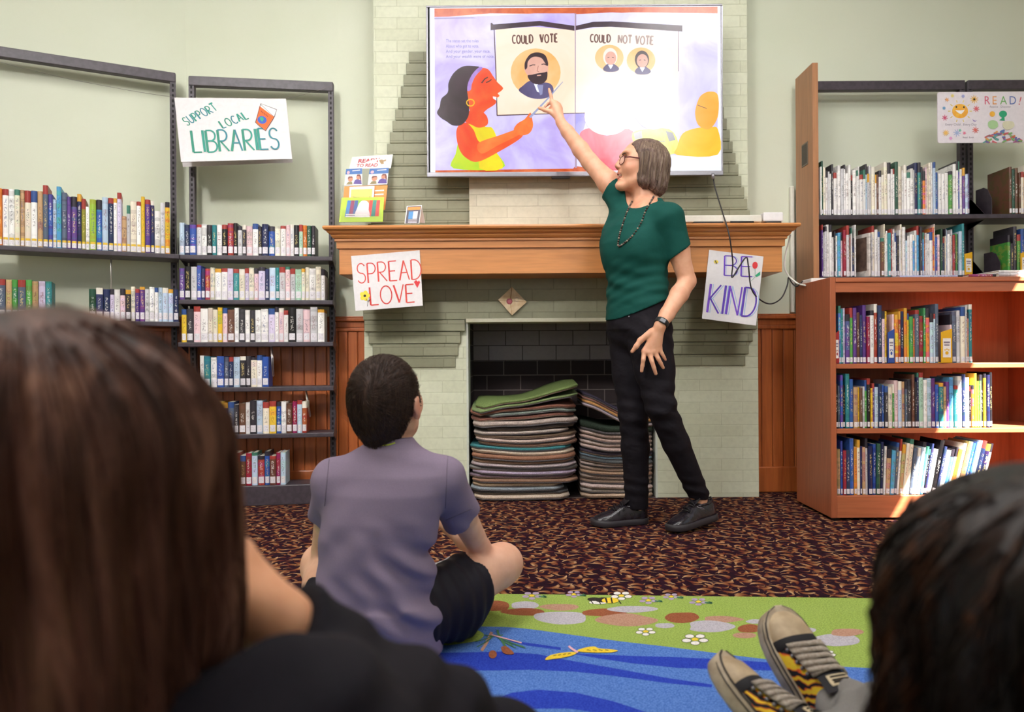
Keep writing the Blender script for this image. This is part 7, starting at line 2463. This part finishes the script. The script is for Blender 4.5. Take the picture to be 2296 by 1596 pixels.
fj.add(trunk(gsec[:-1], GF, GL, 0.008), 0.0)
cuff = elG.lerp(wrG, 0.97)
dc = (wrG - elG).normalized()
fj.add(both(cap(elG, wrG + dc * 0.05, 0.060, 0.040), plane(cuff, dc)), 0.0)
chain(fj, [Vector((GC.x + 0.08, 0.455, 0.425)), shG, shG.lerp(elG, 0.6), elG], [0.06, 0.066, 0.064, 0.058], 0.03)
fj.add(cap(Vector((GC.x + 0.05, 0.47, 0.455)), shG, 0.055, 0.062), 0.03)
chain(fj, [Vector((GC.x - 0.08, 0.455, 0.425)), shG2, elG2], [0.06, 0.060, 0.052], 0.03)
fj.add(both(cap(elG2, wrG2, 0.052, 0.040), plane(elG2.lerp(wrG2, 0.85), wrG2 - elG2)), 0.02)
fj.add(cap(Vector((GC.x - 0.06, 0.40, 0.44)), Vector((GC.x + 0.06, 0.40, 0.44)), 0.045), 0.03)
def jf(X, Y, Z):
    return 0.004 * np.sin(60 * (X + 0.7 * Z) + 2 * np.sin(20 * Y)) + 0.003 * np.sin(95 * (Z - 0.6 * X))
fj.warp(jf, (-0.64, 0.20, 0.0), (0.14, 0.86, 0.56))
fj.mesh('hoodie', M_HOOD, girl, relax=1)
fp_ = Flesh((-0.72, 0.24, 0.008), (0.10, 0.98, 0.42), 0.006)
for sx in (1, -1):
    hp = Vector((GC.x + 0.09 * sx, 0.42, 0.11))
    kp = Vector((-0.02, 0.74, 0.30)) if sx > 0 else Vector((GC.x - 0.26, 0.68, 0.16))
    ap = Vector((GC.x - 0.02 + 0.05 * sx, 0.86, 0.06))
    chain(fp_, [hp, kp, kp.lerp(ap, 0.85)], [0.092, 0.066, 0.048], 0.02)
fp_.mesh('leggings', M_HOOD, girl, relax=1)
# hair
fhg = Flesh((-0.50, 0.30, 0.36), (-0.12, 0.68, 0.82), 0.004)
fhg.add(HG.e((-0.012, 0, 0.028), (0.112, 0.100, 0.094)), 0.0)
fhg.add(HG.c((-0.03, 0.045, 0.02), (-0.045, 0.046, -0.18), 0.073, 0.060), 0.03)
fhg.add(HG.c((-0.03, -0.045, 0.02), (-0.045, -0.046, -0.18), 0.073, 0.060), 0.03)
for s_ in (-1, 1):
    fhg.add(HG.c((0.015, 0.068 * s_, 0.02), (0.02, 0.068 * s_, -0.15), 0.038, 0.034), 0.02)
fhg.add(HG.c((-0.07, 0, 0.0), (-0.085, 0, -0.20), 0.045, 0.045), 0.03)
fhg.cut(HG.e((0.130, 0, -0.05), (0.085, 0.075, 0.115)), 0.01)
gF, gL, gU, gC = (V3(q) for q in (HG.F, HG.L, HG.U, HG.C))
def glocks(X, Y, Z):
    a = (X - gC[0]) * gF[0] + (Y - gC[1]) * gF[1] + (Z - gC[2]) * gF[2]
    l = (X - gC[0]) * gL[0] + (Y - gC[1]) * gL[1] + (Z - gC[2]) * gL[2]
    b = (X - gC[0]) * gU[0] + (Y - gC[1]) * gU[1] + (Z - gC[2]) * gU[2]
    th = np.arctan2(l, a + 0.02)
    amp = np.clip((0.11 - b) / 0.12, 0, 1)
    return amp * (0.0075 * np.sin(th * 9 + 9 * b + 2 * np.sin(th * 5)) + 0.0045 * np.sin(th * 21 - b * 16) + 0.0015 * np.sin(th * 60 + b * 10))
fhg.warp(glocks, (-0.50, 0.30, 0.36), (-0.12, 0.68, 0.82))
gh = fhg.mesh('hair', M_GHAIR, girl, relax=1)
R8 = random.Random(8)
cv, rr = [], []
for k in range(900):
    th = R8.uniform(-PI, PI)
    if abs(th) < 0.6:
        continue
    ph, sl_ = R8.uniform(0, 6), R8.gauss(0, 0.10)
    pts = []
    b0, b1 = R8.uniform(0.02, 0.112), R8.uniform(-0.22, -0.12)
    for i in range(11):
        b = b0 + (b1 - b0) * i / 10
        t2 = th + sl_ * i / 10 + 0.02 * math.sin(ph + i * 0.7)
        p = HG(-0.015 + 0.30 * math.cos(t2), 0.30 * math.sin(t2), b)
        q = fhg.drop(p, HG(-0.03, 0, b) - p, 0.0008, 0.5)
        if q is None:
            break
        pts.append(q)
    if len(pts) > 6:
        cv.append(pts)
        rr.append(R8.uniform(0.0008, 0.0034))
strands('hair_locks', cv, rr, m_hair('brown_locks', '#2e1912', '#644236', '#a87c66', 'Z', 30, 0.5), gh)

# ================================================================== listener in the right foreground: dark hair, grey sweatpants, flame sneakers
SK_R = m_skin('tan_skin', '#c99272', '#d6a080', '#c07a60')
M_RHAIR = m_hair('dark_wavy_hair', '#080504', '#120b08', '#301a0e', 'Z', 30, 0.45)
M_SWEAT = m_cloth('grey_sweat_cloth', '#6f6c6a', '#84817e', 800, 10, 0.9, 0.3)
M_JACK = m_cloth('dark_jacket', '#100d14', '#19151e', 700, 9, 0.85, 0.3)
right = thing('person', 'listener with dark wavy hair, grey sweatpants and flame sneakers, right foreground', 'person', (0.45, 0.55, 0.009))
HRR = Frame(at(2346, 1428, 0.50), (-0.25, 0.95, 0.05), scale=1.0)
RC = HRR.C
toeA, xA, zA = at(1722, 1380, 1.40), Vector((-0.22, 0.66, 0.71)).normalized(), Vector((0.25, -0.62, 0.74))
toeB, xB, zB = at(1590, 1492, 1.27), Vector((-0.45, 0.71, 0.545)).normalized(), Vector((0.62, -0.20, 0.77))
LS = 0.275
heelA, heelB = toeA - xA * LS, toeB - xB * LS
MA, MB_ = axes_M(heelA, xA, zA), axes_M(heelB, xB, zB)
ankA, ankB = MA @ Vector((0.05, 0, 0.085)), MB_ @ Vector((0.05, 0, 0.085))
kneeA, kneeB = Vector((0.60, 0.88, 0.215)), Vector((0.50, 0.84, 0.19))
hpA, hpB = Vector((0.53, 0.50, 0.12)), Vector((0.37, 0.50, 0.12))
RF, RL = Vector((0.05, 0.998, 0)), Vector((-0.998, 0.05, 0))
rsec = [(0.05, 0.45, 0.46, 0.13, 0.18), (0.14, 0.445, 0.45, 0.12, 0.165), (0.24, 0.43, 0.46, 0.11, 0.16), (0.31, 0.415, 0.47, 0.09, 0.16), (0.36, 0.40, 0.48, 0.07, 0.12), (0.41, 0.385, 0.485, 0.055, 0.07), (0.45, 0.378, 0.49, 0.05, 0.052)]
fr = Flesh((0.10, 0.24, 0.0), (0.80, 1.46, 0.68), 0.005)
fr.add(trunk(rsec, RF, RL, -0.012), 0.0)
chain(fr, [Vector((0.378, 0.49, 0.41)), HRR(-0.01, 0, -0.07)], [0.05, 0.05], 0.03)
head(fr, HRR, True, True)
for hp, kp, ap, M_ in ((hpA, kneeA, ankA, MA), (hpB, kneeB, ankB, MB_)):
    chain(fr, [hp, kp, kp.lerp(ap, 0.35), ap], [0.080, 0.056, 0.050, 0.034], 0.02)
    chain(fr, [ap, M_ @ Vector((0.06, 0, 0.045)), M_ @ Vector((0.19, 0, 0.036))], [0.034, 0.028, 0.022], 0.015)
for sx in (1, -1):
    shp = Vector((0.41 + 0.16 * sx, 0.465, 0.31))
    ep = Vector((0.44 + 0.22 * sx, 0.40, 0.14))
    wp = Vector((0.46 + 0.14 * sx, 0.56, 0.20))
    chain(fr, [Vector((0.41 + 0.07 * sx, 0.47, 0.32)), shp, ep], [0.05, 0.045, 0.035], 0.02)
    chain(fr, [ep, wp], [0.035, 0.026], 0.012)
    kn = [wp + Vector((-0.012 * sx + 0.014 * (k - 1.5) * -sx, 0.065, 0.0)) for k in range(4)]
    hand(fr, wp, kn, [[q + Vector((0, 0.024, -0.008)), q + Vector((0, 0.040, -0.022)), q + Vector((0, 0.046, -0.036))] for q in kn], [wp + Vector((-0.02 * sx, 0.01, 0)), wp + Vector((-0.045 * sx, 0.035, 0)), wp + Vector((-0.055 * sx, 0.06, -0.004))], 0.0085, 0.02)
fr.mesh('body', SK_R, right, {'flush': lambda P: np.zeros(len(P))}, relax=1)
fk = Flesh((0.10, 0.24, 0.0), (0.80, 0.66, 0.46), 0.005)
fk.add(trunk(rsec[:-1], RF, RL, 0.010), 0.0)
for sx in (1, -1):
    shp = Vector((0.41 + 0.16 * sx, 0.465, 0.31))
    ep = Vector((0.44 + 0.22 * sx, 0.40, 0.14))
    wp = Vector((0.46 + 0.14 * sx, 0.56, 0.20))
    chain(fk, [Vector((0.41 + 0.08 * sx, 0.47, 0.315)), shp, ep], [0.06, 0.062, 0.054], 0.03)
    fk.add(both(cap(ep, wp, 0.054, 0.040), plane(ep.lerp(wp, 0.85), wp - ep)), 0.02)
fk.warp(lambda X, Y, Z: 0.004 * np.sin(60 * (X - 0.7 * Z)) + 0.003 * np.sin(90 * (Z + 0.5 * X)), (0.10, 0.24, 0.0), (0.80, 0.66, 0.46))
fk.mesh('jacket', M_JACK, right, relax=1)
fw = Flesh((0.24, 0.34, 0.008), (0.80, 1.36, 0.36), 0.004)
fw.add(ell((0.45, 0.46, 0.13), (0.17, 0.13, 0.115)), 0.0)
for hp, kp, ap, M_ in ((hpA, kneeA, ankA, MA), (hpB, kneeB, ankB, MB_)):
    ce = M_ @ Vector((0.052, 0, 0.105))
    chain(fw, [hp, kp, kp.lerp(ap, 0.4)], [0.098, 0.076, 0.072], 0.03)
    fw.add(cap(kp.lerp(ap, 0.4), ap, 0.072, 0.058), 0.02)
    fw.add(cap(ap, ce, 0.054, 0.044), 0.015)
def wf(X, Y, Z):
    return 0.0045 * np.sin(52 * (Y + 0.6 * X) + 3 * np.sin(22 * Z)) + 0.003 * np.sin(85 * (X - 0.5 * Y + Z))
fw.warp(wf, (0.24, 0.34, 0.008), (0.80, 1.36, 0.36))
fw.keep(lambda X, Y, Z: 0.0115 - Z + 0 * X + 0 * Y)
fw.mesh('sweatpants', M_SWEAT, right, relax=2)
# hair: a big loose mass
fhr = Flesh((0.20, 0.30, 0.24), (0.60, 0.72, 0.70), 0.004)
fhr.add(HRR.e((-0.012, 0, 0.026), (0.118, 0.112, 0.098)), 0.0)
fhr.add(HRR.c((-0.02, 0.050, 0.01), (-0.04, 0.066, -0.17), 0.082, 0.082), 0.03)
fhr.add(HRR.c((-0.02, -0.050, 0.01), (-0.04, -0.060, -0.17), 0.082, 0.080), 0.03)
fhr.add(HRR.c((-0.07, 0, 0.0), (-0.085, 0, -0.18), 0.055, 0.055), 0.03)
fhr.cut(HRR.e((0.140, 0, -0.05), (0.085, 0.070, 0.115)), 0.01)
rF, rL, rU, rC = (V3(q) for q in (HRR.F, HRR.L, HRR.U, HRR.C))
def rlocks(X, Y, Z):
    a = (X - rC[0]) * rF[0] + (Y - rC[1]) * rF[1] + (Z - rC[2]) * rF[2]
    l = (X - rC[0]) * rL[0] + (Y - rC[1]) * rL[1] + (Z - rC[2]) * rL[2]
    b = (X - rC[0]) * rU[0] + (Y - rC[1]) * rU[1] + (Z - rC[2]) * rU[2]
    th = np.arctan2(l, a + 0.02)
    amp = np.clip((0.12 - b) / 0.12, 0, 1)
    return amp * (0.008 * np.sin(th * 9 + 34 * b + 2 * np.sin(th * 4)) + 0.0035 * np.sin(th * 24 - b * 50) + 0.002 * np.sin(th * 50 + b * 70))
fhr.warp(rlocks, (0.20, 0.30, 0.24), (0.60, 0.72, 0.70))
rh = fhr.mesh('hair', M_RHAIR, right, relax=1)
cv, rr = [], []
for k in range(700):
    th = R8.uniform(-PI, PI)
    if abs(th) < 0.5:
        continue
    ph, sl_ = R8.uniform(0, 6), R8.gauss(0, 0.15)
    pts = []
    b0, b1 = R8.uniform(0.0, 0.115), R8.uniform(-0.22, -0.12)
    for i in range(13):
        b = b0 + (b1 - b0) * i / 12
        t2 = th + sl_ * i / 12 + 0.05 * math.sin(ph + i * 1.3)
        p = HRR(-0.015 + 0.30 * math.cos(t2), 0.30 * math.sin(t2), b)
        q = fhr.drop(p, HRR(-0.03, 0, b) - p, 0.001 + 0.002 * math.sin(ph + i), 0.5)
        if q is None:
            break
        pts.append(q)
    if len(pts) > 6:
        cv.append(pts)
        rr.append(R8.uniform(0.0008, 0.002))
strands('hair_locks', cv, rr, m_hair('dark_locks', '#0b0605', '#1b0f09', '#5c3418', 'Z', 60, 0.42), rh)

# ---- flame sneakers
def m_flame():
    t = NT('flame_canvas', '#141014', 0.75)
    v = t.coord('Object', (1, 1, 1))
    n = t.noise(v, 9, 2, 0.5)
    vm = t.n('ShaderNodeVectorMath', operation='SCALE')
    vm.inputs['Scale'].default_value = 0.055
    t.l(n.outputs['Color'], vm.inputs[0])
    va = t.n('ShaderNodeVectorMath', operation='ADD')
    t.l(v, va.inputs[0]); t.l(vm.outputs[0], va.inputs[1])
    w = t.n('ShaderNodeTexWave', wave_type='BANDS', bands_direction='DIAGONAL')
    w.inputs['Scale'].default_value = 26
    w.inputs['Distortion'].default_value = 5
    w.inputs['Detail'].default_value = 1.5
    w.inputs['Detail Scale'].default_value = 1.6
    t.l(va.outputs[0], w.inputs['Vector'])
    c = t.ramp(w.outputs['Fac'], [(0.0, '#120e12'), (0.34, '#120e12'), (0.38, '#c8321a'), (0.52, '#e8661e'), (0.66, '#f0a81e'), (0.82, '#f2cc2a')])
    f = t.noise(v, 900, 1)
    t.color(c)
    t.bump(f.outputs['Fac'], 0.2, 0.001)
    return t.m
M_FLAME = m_flame()
M_RUB = two_tone('worn_white_rubber', '#94826c', '#b8a891', 30, 0.6, 0.1, 0.001, lo=0.35, hi=0.65)
M_CAPR = two_tone('worn_toe_rubber', '#a38d70', '#b8a283', 22, 0.55, 0.05, 0.001)
M_CANV = flat('#17141a', 0.8, 'black_canvas')
M_LACE = two_tone('beige_lace', '#8d8074', '#a59a8e', 200, 0.85, 0.2, 0.0005)
HS = [0.066, 0.074, 0.078, 0.078, 0.078, 0.078, 0.064, 0.054, 0.050, 0.045, 0.036, 0.027, 0.022]
def sneaker(M, which):
    sh = Shoe(M, LS, 1.12 if which == 'A' else 1.06, HS)
    o = mk('sneaker', sh.upper(M_FLAME, 0.0, 0.80), right)
    mk('sole', sh.sole(M_RUB, 0.030, 0.0055, spring=0.006), o)
    mb = MB()
    us = [i / 30 for i in range(31)]
    for sg in (1, -1):
        mb.tube([M @ Vector((u * LS, sg * (sh.w(u) + 0.0062), 0.0235 + 0.006 * max(0, (u - 0.75) / 0.25) ** 2)) for u in us], 0.0013, M_CANV, 6)
        mb.tube([M @ Vector((u * LS, sg * (sh.w(u) + 0.0050), 0.033 + 0.006 * max(0, (u - 0.75) / 0.25) ** 2)) for u in us], 0.0016, M_CANV, 6)
    mk('foxing_stripe', mb, o)
    mk('toe_cap', sh.upper(M_CAPR, 0.745, 1.0, 0.0022, nu=14), o)
    st_ = MB().loft([[sh.P(u, 0.25 + (PI - 0.5) * j / 14, g) for j in range(15)] for u, g in ((0.765, 0.0026), (0.75, 0.0030), (0.715, 0.0022), (0.70, 0.001))], M_CANV, True, False, closed=False)
    mk('toe_band', st_, o)
    tg = MB().loft([[sh.P(u, PI / 2 - 0.62 + 1.24 * j / 8, g) for j in range(9)] for u, g in ((0.72, 0.0015), (0.60, 0.003), (0.50, 0.005), (0.42, 0.010), (0.36, 0.022), (0.335, 0.030))], M_CANV, True, False, closed=False)
    mk('tongue', tg, o)
    lb = MB().loft([[sh.P(u, PI / 2 - 0.36 + 0.72 * j / 6, g) for j in range(7)] for u, g in ((0.45, 0.0095), (0.40, 0.0145), (0.375, 0.0205))], flat('#c2b090', 0.7, 'woven_label'), True, False, closed=False)
    lab = mk('tongue_label', lb, o)
    lt = MB()
    for g0, du in ((0.0102, 0.0), (0.0130, -0.022), (0.0160, -0.038)):
        lt.tube([sh.P(0.435 + du, PI / 2 - 0.24 + 0.48 * j / 5, g0 + 0.0012) for j in range(6)], 0.0014, M_CANV, 5)
    mk('label_print', lt, lab)
    mb = MB()
    for i, u in enumerate((0.685, 0.64, 0.595, 0.55, 0.505)):
        for sg in (1, -1):
            rings = []
            for j in range(9):
                f = j / 8
                th = PI / 2 + sg * 0.72 - sg * 1.44 * f
                uu = u + 0.030 * (f - 0.5) - 0.008 * i / 5
                c0 = sh.P(uu - 0.017, th, 0.0055 + 0.0022 * math.sin(PI * f) + 0.0012 * (sg > 0))
                c1 = sh.P(uu + 0.017, th, 0.0055 + 0.0022 * math.sin(PI * f) + 0.0012 * (sg > 0))
                c2 = sh.P(uu + 0.017, th, 0.0080 + 0.0022 * math.sin(PI * f) + 0.0012 * (sg > 0))
                c3 = sh.P(uu - 0.017, th, 0.0080 + 0.0022 * math.sin(PI * f) + 0.0012 * (sg > 0))
                rings.append([c0, c1, c2, c3])
            mb.loft(rings, M_LACE, True, True)
    mb.tube([sh.P(0.50, PI / 2 + 0.7, 0.010), sh.P(0.47, PI / 2 + 1.0, 0.014), sh.P(0.42, PI / 2 + 1.25, 0.012), sh.P(0.36, PI / 2 + 1.45, 0.006)], 0.0030, M_LACE, 6)
    mk('laces', mb, o)
    for u in (0.685, 0.64, 0.595, 0.55, 0.505):
        for sg in (1, -1):
            mk('eyelet', MB().ball(sh.P(u, PI / 2 + sg * 0.80, 0.002), 0.0038, M_BEZ, 8, 6), o)
    return sh
sneaker(MA, 'A')
sneaker(MB_, 'B')
